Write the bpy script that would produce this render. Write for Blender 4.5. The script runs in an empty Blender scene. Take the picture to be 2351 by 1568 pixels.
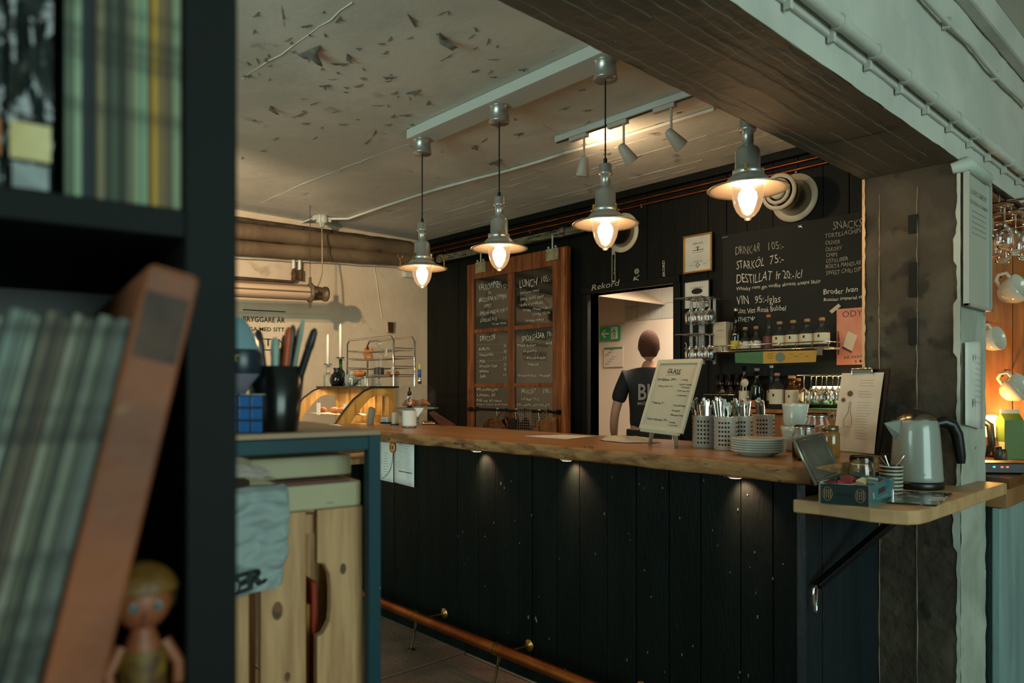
import bpy, math, random
from mathutils import Vector, Matrix, noise
random.seed(7)
SC = bpy.context.scene
COL = SC.collection
R = math.radians
# ------------------------------------------------------------------ camera, world, lights, exposure
CAMZ, FPX, CX, HY = 1.35, 1647.0, 1175.5, 889.0      # eye height, focal length in pixels, centre column, horizon row
YAW = R(47.15)
cd = bpy.data.cameras.new('camera'); cam = bpy.data.objects.new('camera', cd); COL.objects.link(cam)
cam.location = (0, 0, CAMZ); cam.rotation_euler = (R(90), 0, YAW)
cd.sensor_width = 36; cd.lens = FPX / 2351 * 36; cd.shift_y = (HY - 784) / 2351
cd.clip_start = 0.02; cd.clip_end = 60
cd.dof.use_dof = True; cd.dof.focus_distance = 3.9; cd.dof.aperture_fstop = 4.2
SC.camera = cam
SC.view_settings.view_transform = 'Standard'; SC.view_settings.look = 'None'
SC.view_settings.gamma = 1; SC.view_settings.use_curve_mapping = False
SC.view_settings.exposure = 0.0
w = bpy.data.worlds.new('world'); SC.world = w; w.use_nodes = True
w.node_tree.nodes['Background'].inputs[0].default_value = (0.52, 0.72, 0.64, 1)
w.node_tree.nodes['Background'].inputs[1].default_value = 0.20

def light(kind, name, loc, col, power, size=.1, target=None, **k):
    l = bpy.data.lights.new(name, kind); l.color = col; l.energy = power
    if kind == 'AREA':
        l.shape = 'RECTANGLE'; l.size = size; l.size_y = k.get('size_y', size)
    elif kind == 'SPOT':
        l.shadow_soft_size = size; l.spot_size = R(k.get('angle', 60)); l.spot_blend = k.get('blend', .4)
    else: l.shadow_soft_size = size
    o = bpy.data.objects.new(name, l); COL.objects.link(o); o.location = loc
    if target:
        o.rotation_euler = (Vector(target) - Vector(loc)).to_track_quat('-Z', 'Y').to_euler()
    return o
WARM = (1.0, .66, .36); DAY = (.67, .93, .86)
# daylight from windows right of and behind the camera, plus a ceiling fill
light('AREA', 'window_daylight', (4.2, .6, 1.9), DAY, 170, 3.2, (-1.2, 2.6, 1.7), size_y=2.0)
light('AREA', 'daylight_ceiling_fill', (-1.6, -3.0, 1.5), DAY, 150, 3.2, (-3.4, 2.6, 2.83), size_y=1.8)  # added daylight fill, set low and tilted up to brighten the ceiling
# lit ceiling spot on the far-left side of the room, hidden behind the shelf
light('SPOT', 'wall_spot', (-3.55, .95, 2.40), (1, .72, .46), 330, .035, (-5.95, 2.3, 1.5), angle=84, blend=.7)
# room behind the doorway and the kitchen nook
light('AREA', 'back_room_light', (-3.3, 5.0, 2.45), (1, .80, .62), 62, .8, (-3.3, 5.0, 0))
light('POINT', 'nook_lamp', (-1.02, 4.12, 1.22), (1, .50, .14), 7, .03)

# ------------------------------------------------------------------ pixel -> room helpers (room axes: X along the bar, Y towards the back wall)
def ray(px):
    s = (px - CX) / FPX
    return (math.cos(YAW) * s - math.sin(YAW), math.sin(YAW) * s + math.cos(YAW))
def PT(px, py, t): r = ray(px); return Vector((r[0]*t, r[1]*t, CAMZ - (py-HY)/FPX*t))
def PY(px, py, y): r = ray(px); return PT(px, py, y / r[1])
def PX(px, py, x): r = ray(px); return PT(px, py, x / r[0])
def PZ(px, py, z): return PT(px, py, (CAMZ - z) * FPX / (py - HY))
def depth(p): return -p[0]*math.sin(YAW) + p[1]*math.cos(YAW)

# ------------------------------------------------------------------ materials
def srgb(h):
    if isinstance(h, str):
        h = h.lstrip('#'); c = [int(h[i:i+2], 16)/255 for i in (0, 2, 4)]
    else: c = [x for x in h]
    return tuple((x/12.92 if x <= .04045 else ((x+.055)/1.055)**2.4) for x in c) + (1,)
MATS = {}
def M(name, col='#808080', rough=.55, metal=0, col2=None, vs=4, vc=(.4, .6), bump=0, bs=40, st=(1, 1, 1), trans=0, ior=1.45,
      emit=None, es=0, alpha=1, coat=0, detail=6, wave=None, spec=None, col3=None, s3=12, c3=(.62, .66)):
    if name in MATS: return MATS[name]
    m = bpy.data.materials.new(name); m.use_nodes = True; n = m.node_tree.nodes; L = m.node_tree.links.new
    b = n['Principled BSDF']; b.inputs['Base Color'].default_value = srgb(col)
    b.inputs['Roughness'].default_value = rough; b.inputs['Metallic'].default_value = metal
    b.inputs['IOR'].default_value = ior; b.inputs['Transmission Weight'].default_value = trans
    b.inputs['Alpha'].default_value = alpha; b.inputs['Coat Weight'].default_value = coat
    if spec is not None: b.inputs['Specular IOR Level'].default_value = spec
    if emit: b.inputs['Emission Color'].default_value = srgb(emit); b.inputs['Emission Strength'].default_value = es
    if col2 or bump or col3:
        tc = n.new('ShaderNodeTexCoord'); mp = n.new('ShaderNodeMapping'); L(tc.outputs['Object'], mp.inputs[0])
        mp.inputs['Scale'].default_value = st
    if col2:
        t = n.new('ShaderNodeTexNoise'); t.inputs['Scale'].default_value = vs; t.inputs['Detail'].default_value = detail
        t.inputs['Distortion'].default_value = .4
        L(mp.outputs[0], t.inputs['Vector']); r = n.new('ShaderNodeValToRGB'); L(t.outputs['Fac'], r.inputs[0])
        r.color_ramp.elements[0].position = vc[0]; r.color_ramp.elements[1].position = vc[1]
        r.color_ramp.elements[0].color = srgb(col); r.color_ramp.elements[1].color = srgb(col2)
        out = r.outputs[0]
        if col3:
            t2 = n.new('ShaderNodeTexNoise'); t2.inputs['Scale'].default_value = s3; t2.inputs['Detail'].default_value = 5
            L(mp.outputs[0], t2.inputs['Vector']); r2 = n.new('ShaderNodeValToRGB'); L(t2.outputs['Fac'], r2.inputs[0])
            r2.color_ramp.elements[0].position = c3[0]; r2.color_ramp.elements[1].position = c3[1]
            mx = n.new('ShaderNodeMix'); mx.data_type = 'RGBA'; L(r2.outputs[0], mx.inputs[0]); L(out, mx.inputs[6])
            mx.inputs[7].default_value = srgb(col3); out = mx.outputs[2]
        L(out, b.inputs['Base Color'])
    if bump:
        t = n.new('ShaderNodeTexNoise'); t.inputs['Scale'].default_value = bs; t.inputs['Detail'].default_value = 5
        L(mp.outputs[0], t.inputs['Vector']); u = n.new('ShaderNodeBump'); u.inputs['Strength'].default_value = bump
        u.inputs['Distance'].default_value = .01; L(t.outputs['Fac'], u.inputs['Height']); L(u.outputs[0], b.inputs['Normal'])
    MATS[name] = m; return m

plaster = M('ceiling_paint', '#d2d1c6', .75, col2='#bfbfb4', vs=1.3, bump=.35, bs=9, col3='#a9a8a0', s3=5, c3=(.66, .72))
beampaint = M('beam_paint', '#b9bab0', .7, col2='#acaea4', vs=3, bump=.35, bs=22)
beam_shaded = M('beam_paint_shaded', '#524f44', .7, col2='#4a473d', vs=3, bump=.35, bs=30)  # same beam paint, darkened in colour where no light reaches
wallcream = M('cream_wall_paint', '#c8b9a0', .8, col2='#b8a78d', vs=1.2, bump=.5, bs=14, col3='#a8947a', s3=4, c3=(.66, .74))
blackboard_wood = M('black_painted_wood', '#10120e', .5, col2='#0b0d0a', vs=3, spec=.2, bump=.25, bs=30, st=(4, 4, .6), col3='#2c2c28', s3=60, c3=(.78, .80))
bargreen = M('dark_green_painted_wood', '#0a110e', .5, col2='#070c0a', vs=3, spec=.10, bump=.35, bs=26, st=(4, 4, .7), col3='#45463f', s3=45, c3=(.79, .81))
concrete = M('bare_concrete', '#4c4436', .85, col2='#3b3428', vs=4.2, vc=(.42, .58), bump=1.0, bs=26, col3='#29241b', s3=8, c3=(.57, .64))
flakey = M('white_flaking_paint', '#a9afa2', .6, col2='#929a8d', vs=4, bump=.7, bs=16, col3='#5d5a4c', s3=22, c3=(.70, .72))
floor_m = M('worn_concrete_floor', '#6f5949', .6, col2='#564438', vs=3, bump=.4, bs=50, col3='#9a8b79', s3=70, c3=(.72, .75))
slab_top = M('oiled_counter_wood', '#a5794c', .3, col2='#8a6038', vs=3, bump=.15, bs=20, st=(.35, 6, 3))
slab_edge = M('live_edge_bark_wood', '#8f673c', .6, col2='#6b4524', vs=7, vc=(.45, .6), bump=.8, bs=14, st=(1, 2, 3), col3='#3f2c18', s3=16, c3=(.62, .68))
oldwood = M('old_orange_pine', '#8a4c22', .45, col2='#663414', vs=4, bump=.3, bs=25, st=(7, 7, .8), col3='#3a1f0e', s3=12, c3=(.68, .74))
pine = M('pale_pine', '#b98f62', .6, col2='#9a7048', vs=5, bump=.12, bs=20, st=(9, 9, .8), col3='#6d4a2a', s3=5, c3=(.74, .78))
ply = M('light_birch_board', '#b89469', .5, col2='#a5825a', vs=3, bump=.06, bs=20, st=(1, 5, 3))
orangewood = M('warm_wood_panelling', '#a1662f', .5, col2='#865022', vs=3, bump=.1, bs=20, st=(7, 7, .8))
steel = M('brushed_aluminium', '#b5b5ae', .33, .75, bump=.05, bs=80, st=(1, 1, 8))
steel_in = M('shade_inside_metal', '#aea698', .36, .8)
chrome = M('chrome', '#cfcfcb', .08, 1)
copper = M('copper_pipe', '#a5602f', .42, 1, col2='#8a4422', vs=6, bump=.1, bs=30)
brass = M('worn_brass', '#b08a4a', .35, 1, col2='#8a6430', vs=10)
gold = M('gold_frame', '#b98a45', .35, .9)
blackp = M('black_plastic', '#0c0d0c', .35)
blackm = M('black_metal', '#141414', .4, .6)
whitep = M('white_plastic', '#c9c8bf', .4)
whitepaint = M('white_painted_metal', '#bcc0b6', .45)
paper = M('paper', '#c9c3b5', .8, col2='#bab3a4', vs=6)
paperw = M('white_paper', '#cfcfc6', .8, col2='#c2c2b9', vs=6)
ink = M('black_ink', '#1a1917', .8)
chalk = M('chalk', '#d2cbb8', .9)
chalkdim = M('dim_chalk', '#a09a88', .9)
slate = M('blackboard', '#101512', .6, spec=.3, col2='#151915', vs=4, bump=.05, bs=30)
glass = M('clear_glass', '#ffffff', .02, trans=1, ior=1.45)
glassth = M('thin_pane_glass', '#4a4c48', .03, alpha=.09, spec=1)
ceramic = M('white_ceramic', '#b3b2a7', .18, coat=.3)
frosty = M('glowing_lamp_glass', '#0c0a07', .12, alpha=.5, emit='#ffcb96', es=.62)
bulbm = M('lit_bulb', '#fff0d8', .4, emit='#ffc78c', es=230)
tealm = M('teal_powder_coat', '#0d3a42', .5, col2='#0b323a', vs=4, spec=.25)

# ------------------------------------------------------------------ mesh building
class B:
    def __init__(s): s.v = []; s.f = []; s.mi = []; s.sm = []; s.cur = 0
    def add(s, vs, fs, smooth=False):
        o = len(s.v); s.v += [tuple(v) for v in vs]
        for f in fs: s.f.append(tuple(i+o for i in f)); s.mi.append(s.cur); s.sm.append(smooth)
        return s
    def mat(s, i): s.cur = i; return s
    def box(s, lo, hi, M4=None):
        x0, y0, z0 = lo; x1, y1, z1 = hi
        vs = [(x, y, z) for z in (z0, z1) for y in (y0, y1) for x in (x0, x1)]
        if M4: vs = [M4 @ Vector(v) for v in vs]
        return s.add(vs, [(0, 2, 3, 1), (4, 5, 7, 6), (0, 1, 5, 4), (2, 6, 7, 3), (0, 4, 6, 2), (1, 3, 7, 5)])
    def cbox(s, c, sz, rz=0, M4=None):
        m = Matrix.Translation(c) @ Matrix.Rotation(rz, 4, 'Z')
        if M4: m = M4 @ m
        return s.box([-a/2 for a in sz], [a/2 for a in sz], m)
    def bar(s, p0, p1, wd, ht, up=(0, 0, 1)):
        p0, p1 = Vector(p0), Vector(p1); d = (p1-p0); L = d.length; d.normalize(); up = Vector(up)
        sd = d.cross(up)
        if sd.length < 1e-4: sd = d.cross(Vector((1, 0, 0)))
        sd.normalize(); u = sd.cross(d)
        vs = [p + sd*a*wd/2 + u*b*ht/2 for p in (p0, p1) for a, b in ((-1, -1), (1, -1), (1, 1), (-1, 1))]
        return s.add(vs, [(0, 1, 2, 3), (7, 6, 5, 4), (0, 4, 5, 1), (1, 5, 6, 2), (2, 6, 7, 3), (3, 7, 4, 0)])
    def tube(s, pts, r, n=10, caps=True, closed=False):
        pts = [Vector(p) for p in pts]; k = len(pts); rs = r if isinstance(r, (list, tuple)) else [r]*k
        vs = []; prev = None
        for i, p in enumerate(pts):
            if closed: d = pts[(i+1) % k] - pts[i-1]
            else: d = pts[min(i+1, k-1)] - pts[max(i-1, 0)]
            d.normalize()
            if prev is None:
                a = Vector((0, 0, 1)) if abs(d.z) < .9 else Vector((1, 0, 0)); u = d.cross(a).normalized()
            else:
                u = prev - d*prev.dot(d); u.normalize()
            prev = u; w_ = d.cross(u)
            vs += [p + (u*math.cos(2*math.pi*j/n) + w_*math.sin(2*math.pi*j/n))*rs[i] for j in range(n)]
        fs = []
        for i in range(k if closed else k-1):
            a = i*n; b = ((i+1) % k)*n
            fs += [(a+j, a+(j+1) % n, b+(j+1) % n, b+j) for j in range(n)]
        s.add(vs, fs, True)
        if caps and not closed: s.add(vs[:n], [tuple(range(n))[::-1]]); s.add(vs[-n:], [tuple(range(n))])
        return s
    def lathe(s, prof, c=(0, 0, 0), n=24, M4=None, arc=None, smooth=True):
        m = M4 or Matrix.Translation(c); vs = []; k = len(prof)
        for r, z in prof: vs += [m @ Vector((max(r, 1e-5)*math.cos(2*math.pi*j/n), max(r, 1e-5)*math.sin(2*math.pi*j/n), z)) for j in range(n)]
        fs = [(i*n+j, i*n+(j+1) % n, (i+1)*n+(j+1) % n, (i+1)*n+j) for i in range(k-1) for j in range(n)]
        return s.add(vs, fs, smooth)
    def prism(s, poly, h0, h1, M4=None):
        k = len(poly); vs = [(x, y, h0) for x, y in poly] + [(x, y, h1) for x, y in poly]
        if M4: vs = [M4 @ Vector(v) for v in vs]
        return s.add(vs, [tuple(range(k))[::-1], tuple(range(k, 2*k))] + [(i, (i+1) % k, k+(i+1) % k, k+i) for i in range(k)])
    def grid(s, nu, nv, fn, smooth=True):
        vs = [fn(i/nu, j/nv) for j in range(nv+1) for i in range(nu+1)]
        return s.add(vs, [(j*(nu+1)+i, j*(nu+1)+i+1, (j+1)*(nu+1)+i+1, (j+1)*(nu+1)+i) for j in range(nv) for i in range(nu)], smooth)
    def ball(s, c, r, n=12, sq=(1, 1, 1)):
        c = Vector(c)
        k = n//2
        return s.grid(n, k, lambda u, v: c + Vector((r*sq[0]*math.sin(math.pi*(v*.998+.001))*math.cos(-2*math.pi*u), r*sq[1]*math.sin(math.pi*(v*.998+.001))*math.sin(-2*math.pi*u), r*sq[2]*math.cos(math.pi*v))))
    def quad(s, a, b, c, d): return s.add([a, b, c, d], [(0, 1, 2, 3)])
    def build(s, name, mats, parent=None, world=False, bevel=0, solid=0, sub=0, seg=2):
        me = bpy.data.meshes.new(name)
        vs = s.v
        if world and parent is not None:
            inv = XF[parent.name].inverted(); vs = [inv @ Vector(v) for v in vs]
        me.from_pydata([tuple(v) for v in vs], [], s.f)
        for m in (mats if isinstance(mats, (list, tuple)) else [mats]): me.materials.append(m)
        me.polygons.foreach_set('material_index', s.mi); me.polygons.foreach_set('use_smooth', s.sm); me.update()
        o = bpy.data.objects.new(name, me); COL.objects.link(o)
        if parent is not None: o.parent = parent; XF[o.name] = XF[parent.name]
        else: XF[o.name] = Matrix.Identity(4)
        if solid: md = o.modifiers.new('solid', 'SOLIDIFY'); md.thickness = solid; md.offset = 0
        if sub: md = o.modifiers.new('sub', 'SUBSURF'); md.levels = sub; md.render_levels = sub
        if bevel: md = o.modifiers.new('bevel', 'BEVEL'); md.width = bevel; md.segments = seg; md.limit_method = 'ANGLE'; md.angle_limit = R(40)
        return o
XF = {}
def tag(o, label=None, cat=None, group=None, kind=None):
    if label: o['label'] = label
    if cat: o['category'] = cat
    if group: o['group'] = group
    if kind: o['kind'] = kind
    return o
def thing(name, label, cat, loc=(0, 0, 0), rz=0, group=None, rx=0, ry=0):
    o = bpy.data.objects.new(name, None); COL.objects.link(o); o.empty_display_size = .05
    o.location = loc; o.rotation_euler = (rx, ry, rz); tag(o, label, cat, group)
    XF[o.name] = Matrix.Translation(loc) @ o.rotation_euler.to_matrix().to_4x4(); return o
def struct(name, loc=(0, 0, 0)):
    o = bpy.data.objects.new(name, None); COL.objects.link(o); o.location = loc; o['kind'] = 'structure'
    XF[o.name] = Matrix.Translation(loc); return o
def dup(root, loc=None, rz=None, label=None, group=None, parent=None):
    r = root.copy(); COL.objects.link(r); r.parent = parent
    if loc is not None: r.location = loc
    if rz is not None: r.rotation_euler = (r.rotation_euler.x, r.rotation_euler.y, rz)
    if label: r['label'] = label
    if group: r['group'] = group
    XF[r.name] = Matrix.Translation(r.location) @ r.rotation_euler.to_matrix().to_4x4()
    for c in list(root.children): dup(c, parent=r)
    return r
# ---- lettering laid flat on a surface
_TX = {}
def glyphs(s, off=0):
    k = (s, off)
    if k not in _TX:
        c = bpy.data.curves.new('t', 'FONT'); c.body = s; c.resolution_u = 2; c.fill_mode = 'FRONT' if hasattr(c, 'fill_mode') else 'FRONT'
        c.offset = off
        o = bpy.data.objects.new('t', c); COL.objects.link(o); dg = bpy.context.evaluated_depsgraph_get(); dg.update()
        me = bpy.data.meshes.new_from_object(o.evaluated_get(dg))
        vs = [v.co.copy() for v in me.vertices]; fs = [tuple(p.vertices) for p in me.polygons]
        bpy.data.objects.remove(o); bpy.data.curves.remove(c); bpy.data.meshes.remove(me); _TX[k] = (vs, fs)
    return _TX[k]
def letters(b, s, p0, p1, up, cap, off=0, wob=0, fit=True):
    """write s from p0 to p1 along its base line; cap = height of a capital"""
    vs, fs = glyphs(s, off)
    if not vs: return
    p0, p1 = Vector(p0), Vector(p1); up = Vector(up).normalized(); x0 = min(v.x for v in vs); x1 = max(v.x for v in vs)
    d = p1 - p0; k = d.length/(x1-x0) if fit else cap/.73; d = d.normalized(); ph = len(b.v)*.37
    b.add([p0 + d*((v.x-x0)*k + wob*cap*.10*math.sin(v.y*4+v.x*1.3+ph)) + up*(v.y*cap/.73 + wob*cap*.12*math.sin(v.x*1.9+ph)) for v in vs], fs)
def wr(b, s, plane, x0, y0, x1, y1, cap, off=0, wob=0):
    """same, the line given by where its ends stand in the photo on the given wall"""
    p0, p1 = plane(x0, y0), plane(x1, y1); letters(b, s, p0, p1, (0, 0, 1), cap*depth(p0)/FPX, off, wob)
# ================================================================== SETTING
HC, YB, XL = 2.83, 4.34, -5.95          # ceiling height, back wall, left wall
# floor of big concrete slabs
fl = struct('floor')
B().box((-6.1, -3.2, -.12), (4.5, 6.6, -.02)).build('floor_bed', M('floor_joint', '#15110d', .9), fl)
ji = 0
for i in range(-3, 7):
    for j in range(0, 7):
        x0 = -2.844 + i*1.2; y0 = -2.5 + j*1.2 + (.35 if i % 2 else 0)
        if x0 > 3.3 or x0 < -6.6: continue
        B().box((max(x0, -5.96)+.006, y0+.006, -.03), (x0+1.194, y0+1.194, random.uniform(-.002, .001))).build('floor_slab', floor_m, fl, bevel=.004)
# left wall
wl = struct('wall_left')
B().box((XL-.15, -3, 0), (XL, 4.5, HC+.02)).build('wall_surface', wallcream, wl)
b = B()
for pts in ([(858, 610), (864, 640), (868, 668), (872, 700), (878, 730)],):
    b.tube([PX(x, y, XL) for x, y in pts], .006, 5)
b.tube([PX(x, y, XL+.002) for x, y in ((545, 717), (640, 720), (750, 722))], .004, 5)
b.build('plaster_ridge', wallcream, wl)
# ceiling with board marks and peeling paint
ce = struct('ceiling')
B().box((XL-.15, -3, HC), (4.5, YB+.1, HC+.15)).build('ceiling_surface', plaster, ce)
b = B()
def ridge(b, pts, rr, zz=HC, jit=.006):
    P = []
    for (x0, y0), (x1, y1) in zip(pts, pts[1:]):
        a, c = PZ(x0, y0, zz), PZ(x1, y1, zz); n = max(2, int((c-a).length/.08))
        for k in range(n): P.append(a.lerp(c, k/n) + Vector((random.uniform(-jit, jit), random.uniform(-jit, jit), 0)))
    P.append(c); b.tube(P, [random.uniform(.25, 1)*rr for _ in P], 5)
for p in ([(600, 465), (690, 425), (790, 385), (862, 358)], [(862, 358), (940, 330)], [(556, 180), (690, 95), (810, 5)],
          [(1245, 285), (1290, 318)]):
    ridge(b, p, .0045)
random.seed(11)
for k in range(46):     # board marks of the shuttering, running along the bar near the back wall
    x0 = random.uniform(-5.6, -1.6); y0 = random.uniform(3.2, 4.2); L = random.uniform(.15, .9)
    P = [Vector((x0+L*i/6, y0+random.uniform(-.004, .004), HC+.001)) for i in range(7)]
    b.tube(P, [random.uniform(.001, .0042) for _ in P], 4)
b.build('board_mark', plaster, ce)
flakem = M('peeled_paint_back', '#6f6a60', .9, col2='#57534b', vs=20)
def flake(px, py, L, W, ang, curl=1.0):
    c = PZ(px, py, HC); b = B(); ca, sa = math.cos(ang), math.sin(ang); ph = random.random()*6
    def fn(u, v):
        uu = u*2-1; wdt = W*max(0, 1-abs(uu)**1.3)*(1+.9*noise.noise(Vector((u*5, ph, 0)))+.4*math.sin(u*17+ph))
        a = v*curl*1.5; h = wdt*(math.sin(a)/1.5 if curl else 0); lat = wdt*(v if not curl else (1-math.cos(a))/1.5*.4+v*.7)
        x, y = uu*L/2, lat
        return (c.x+ca*x-sa*y, c.y+sa*x+ca*y, HC-.0015-h)
    b.grid(14, 3, fn)
    return b.build('paint_flake', flakem, ce)
# the flaps one can point to: place in the photo, length, width in metres, heading
big = [(708, 114, .26, .13, .2, 1.3), (795, 131, .13, .07, -.5, 1.2), (943, 47, .20, .045, -.9, .9), (1008, 88, .15, .12, -.7, 1.5),
       (618, 247, .10, .11, -.3, 1.3), (688, 262, .26, .03, .1, .8), (745, 195, .11, .05, .6, 1), (948, 209, .17, .05, .3, .9),
       (702, 58, .09, .03, .5, 1), (842, 325, .26, .02, -.2, .6), (632, 318, .16, .018, 0, .8), (722, 316, .14, .016, -.1, .8),
       (590, 140, .12, .02, -.6, .7), (1135, 370, .25, .085, -.1, 1.1), (1088, 337, .11, .06, 0, 1.2), (1110, 322, .18, .02, -.3, .8),
       (1190, 306, .12, .04, .2, 1), (780, 145, .16, .03, .8, .9), (893, 176, .13, .03, .8, .9), (720, 237, .12, .02, .2, .8),
       (868, 241, .13, .02, .7, .8), (930, 263, .16, .03, .6, .9), (890, 285, .1, .03, .4, .9), (858, 306, .28, .018, -.4, .6),
       (1375, 190, .09, .03, -.9, 1), (1336, 205, .08, .02, .4, 1), (1295, 248, .14, .018, .1, .8), (1392, 352, .12, .035, .3, 1.2),
       (603, 345, .1, .025, .3, 1), (555, 362, .12, .02, -.3, 1), (1012, 30, .1, .012, .1, .8), (1025, 131, .22, .012, 0, .7),
       (883, 120, .1, .02, 0, .8), (660, 90, .1, .02, .1, .8), (648, 36, .3, .012, -.5, .6), (1040, 460, .4, .01, 0, .5), (700, 445, .2, .012, 0, .5)]
for f in big: flake(f[0], f[1], f[2]*.6, f[3]*.34, *f[4:])
for k in range(85):
    px, py = random.uniform(556, 1230), random.uniform(20, 400)
    if py < .444*(px-1045)+30: continue
    flake(px, py, random.uniform(.02, .075), random.uniform(.003, .011), random.uniform(-.9, .9), random.uniform(.5, 1.2))
for k in range(14): flake(random.uniform(1290, 1600), random.uniform(250, 380) , random.uniform(.03, .08), random.uniform(.003, .010), random.uniform(-.3, .6), .8)
# the beam over the bar end, its underside and far side darkened in colour for shade
BX0, BX1, BZ = -1.135, -.80, 2.17
be = struct('beam')
def beamgrid(u0, u1, fn, nu, nv, amp):
    def g(u, v):
        p, nrm = fn(u, v); return p + nrm*amp*noise.noise(p*7) + nrm*amp*.6*noise.noise(p*23)
    return B().grid(nu, nv, g)
beamgrid(0, 1, lambda u, v: (Vector((BX0+(BX1-BX0)*v, -1.2+(YB+1.2)*u, BZ)), Vector((0, 0, -1))), 160, 12, .0025).build('beam_underside', beam_shaded, be)
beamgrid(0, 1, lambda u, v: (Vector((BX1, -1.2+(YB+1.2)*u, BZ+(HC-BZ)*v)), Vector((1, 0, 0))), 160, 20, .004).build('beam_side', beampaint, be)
beamgrid(0, 1, lambda u, v: (Vector((BX0, YB-(YB+1.2)*u, BZ+(HC-BZ)*v)), Vector((-1, 0, 0))), 160, 12, .006).build('beam_far_side', beam_shaded, be)
B().box((BX0+.02, -1.2, BZ+.02), (BX1-.02, YB, HC)).build('beam_core', beam_shaded, be)
b = B()
B().box((BX1-.005, -1.2, BZ+.075), (BX1+.012, YB, BZ+.30)).build('board_step', beampaint, be, bevel=.006)
random.seed(5)
for k, (xx, ya, yb_) in enumerate([(-1.10, .4, 1.7), (-1.10, 1.75, 2.9), (-1.07, 1.5, 2.9), (-1.035, .3, 1.3), (-1.0, .9, 2.2), (-.99, 2.3, 2.85), (-.95, .4, 1.3), (-.945, 1.3, 2.2),
                                   (-.91, 1.0, 2.9), (-.875, .5, 1.6), (-.86, 1.6, 2.8), (-.835, .6, 2.0)]):
    n = int((yb_-ya)/.035); P = [Vector((xx+random.uniform(-.003, .003), ya+(yb_-ya)*i/n, BZ-.004+random.uniform(-.002, .001))) for i in range(n+1)]
    b.tube(P, [random.uniform(.0003, .0013) for _ in P], 5)
for k in range(120):
    p = Vector((random.uniform(BX0, BX1), random.uniform(.2, 2.95), BZ-.003)); b.ball(p, random.uniform(.0005, .0016), 6)
b.build('shuttering_ridge', M('ridge_paint', '#6b695f', .7), be)
B().tube([PZ(x, y, BZ-.003) for x, y in ((1880, 330), (1920, 326), (1960, 318), (2010, 308), (2040, 298), (2068, 288))], [.0005, .0018, .0012, .0018, .0012, .0005], 5).build('crack', ink, be)
# pillar of bare concrete with a white painted side
pi = struct('pillar')
PY0, PY1 = 2.95, 3.26
def jag(p, a, s=11): return a*noise.noise(p*s)
g = B()
g.grid(14, 90, lambda u, v: (lambda p: p + Vector((0, -1, 0))*(jag(p, .009, 9)+jag(p, .004, 31)))(Vector((BX0+(BX1-BX0)*u, PY0, (BZ+.01)*v))))
g.build('pillar_face', concrete, pi)
B().box((BX0+.004, PY0+.012, 0), (BX1-.004, PY1, BZ+.01)).build('pillar_core', concrete, pi)
b = B()
for zc, h, xx, ww in ((1.56, .10, -.955, .03), (1.755, .13, -.955, .026), (1.965, .07, -.955, .03)):
    b.cbox((xx, PY0-.001, zc), (ww, .014, h))
b.build('board_hole', M('dark_recess', '#120f0b', .9), pi)
b = B()
for xx in (-1.075, -.94):
    P = [Vector((xx+random.uniform(-.002, .002), PY0-.004, z*.05+.1)) for z in range(41)]; b.tube(P, [random.uniform(.0005, .003) for _ in P], 4)
b.build('board_mark', M('lime_mark', '#857a63', .8), pi)
b = B()
b.grid(6, 110, lambda u, v: Vector((BX1+.004, (PY0-.004)+(PY1-PY0+.006)*u - (0 if u > 0 else jag(Vector((0, 0, v*2.1)), .01, 14)), (BZ-.02)*v + .01)) + Vector((jag(Vector((0, u, v*2.1)), .005, 16), 0, 0)))
b.grid(1, 110, lambda u, v: Vector((BX1+.004-(1-u)*(.010+.012*abs(noise.noise(Vector((3, 1, v*30))))+.012*(noise.noise(Vector((3, 8, v*9))) > .1)), PY0-.008, (BZ-.02)*v+.01)))
b.build('flaking_paint_side', flakey, pi)
B().grid(1, 110, lambda u, v: Vector((BX0-.004+u*(.012+.008*abs(noise.noise(Vector((9, 1, v*26))))), PY0-.010+.006*(1-u), .95+(BZ-.95)*v))).build('chipped_corner', M('cream_flaking_paint', '#c0a684', .6, bump=.6, bs=30), pi)
B().tube([(BX1-.02, PY0-.02, BZ-.03), (BX1+.02, PY0-.01, BZ-.02), (BX1+.03, PY1-.08, BZ-.03)], [.02, .028, .022], 8).build('paint_bulge', flakey, pi)
# back wall: black boards with the doorway
wb = struct('wall_back'); DX0, DX1, DZ = -3.775, -2.97, 2.09
B().box((XL, YB+.02, 0), (DX0-.0, YB+.12, HC)).box((DX1, YB+.02, 0), (-1.2, YB+.12, HC)).box((DX0, YB+.02, DZ), (DX1, YB+.12, HC)).build('wall_backing', blackboard_wood, wb)
seams = [970, 1022, 1052, 1078, 1160, 1250, 1306, 1345, 1375, 1418, 1447, 1485, 1517, 1548, 1585, 1626, 1668, 1715, 1775, 1833, 1890, 1950, 2010, 2060]
xs = [XL] + [PY(p, 700, YB).x for p in seams[1:]]; xs = [x for x in xs if x < -1.25] + [-1.2]
for a, c in zip(xs, xs[1:]):
    z0 = DZ if (c > DX0+.01 and a < DX1-.01) else 0
    B().box((a+.0015, YB+random.uniform(-.004, .002), z0), (c-.0015, YB+.022, HC)).build('wall_board', blackboard_wood, wb, bevel=.002)
fr = struct('door_1'); 
B().box((DX0-.06, YB-.02, 0), (DX0, YB+.12, DZ+.05)).build('door_jamb', blackboard_wood, fr, bevel=.004)
B().box((DX1, YB-.02, 0), (DX1+.06, YB+.12, DZ+.05)).build('door_jamb', blackboard_wood, fr, bevel=.004)
B().box((DX0-.06, YB-.035, DZ), (DX1+.06, YB+.12, DZ+.055)).build('door_lintel', blackboard_wood, fr, bevel=.004)
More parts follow.
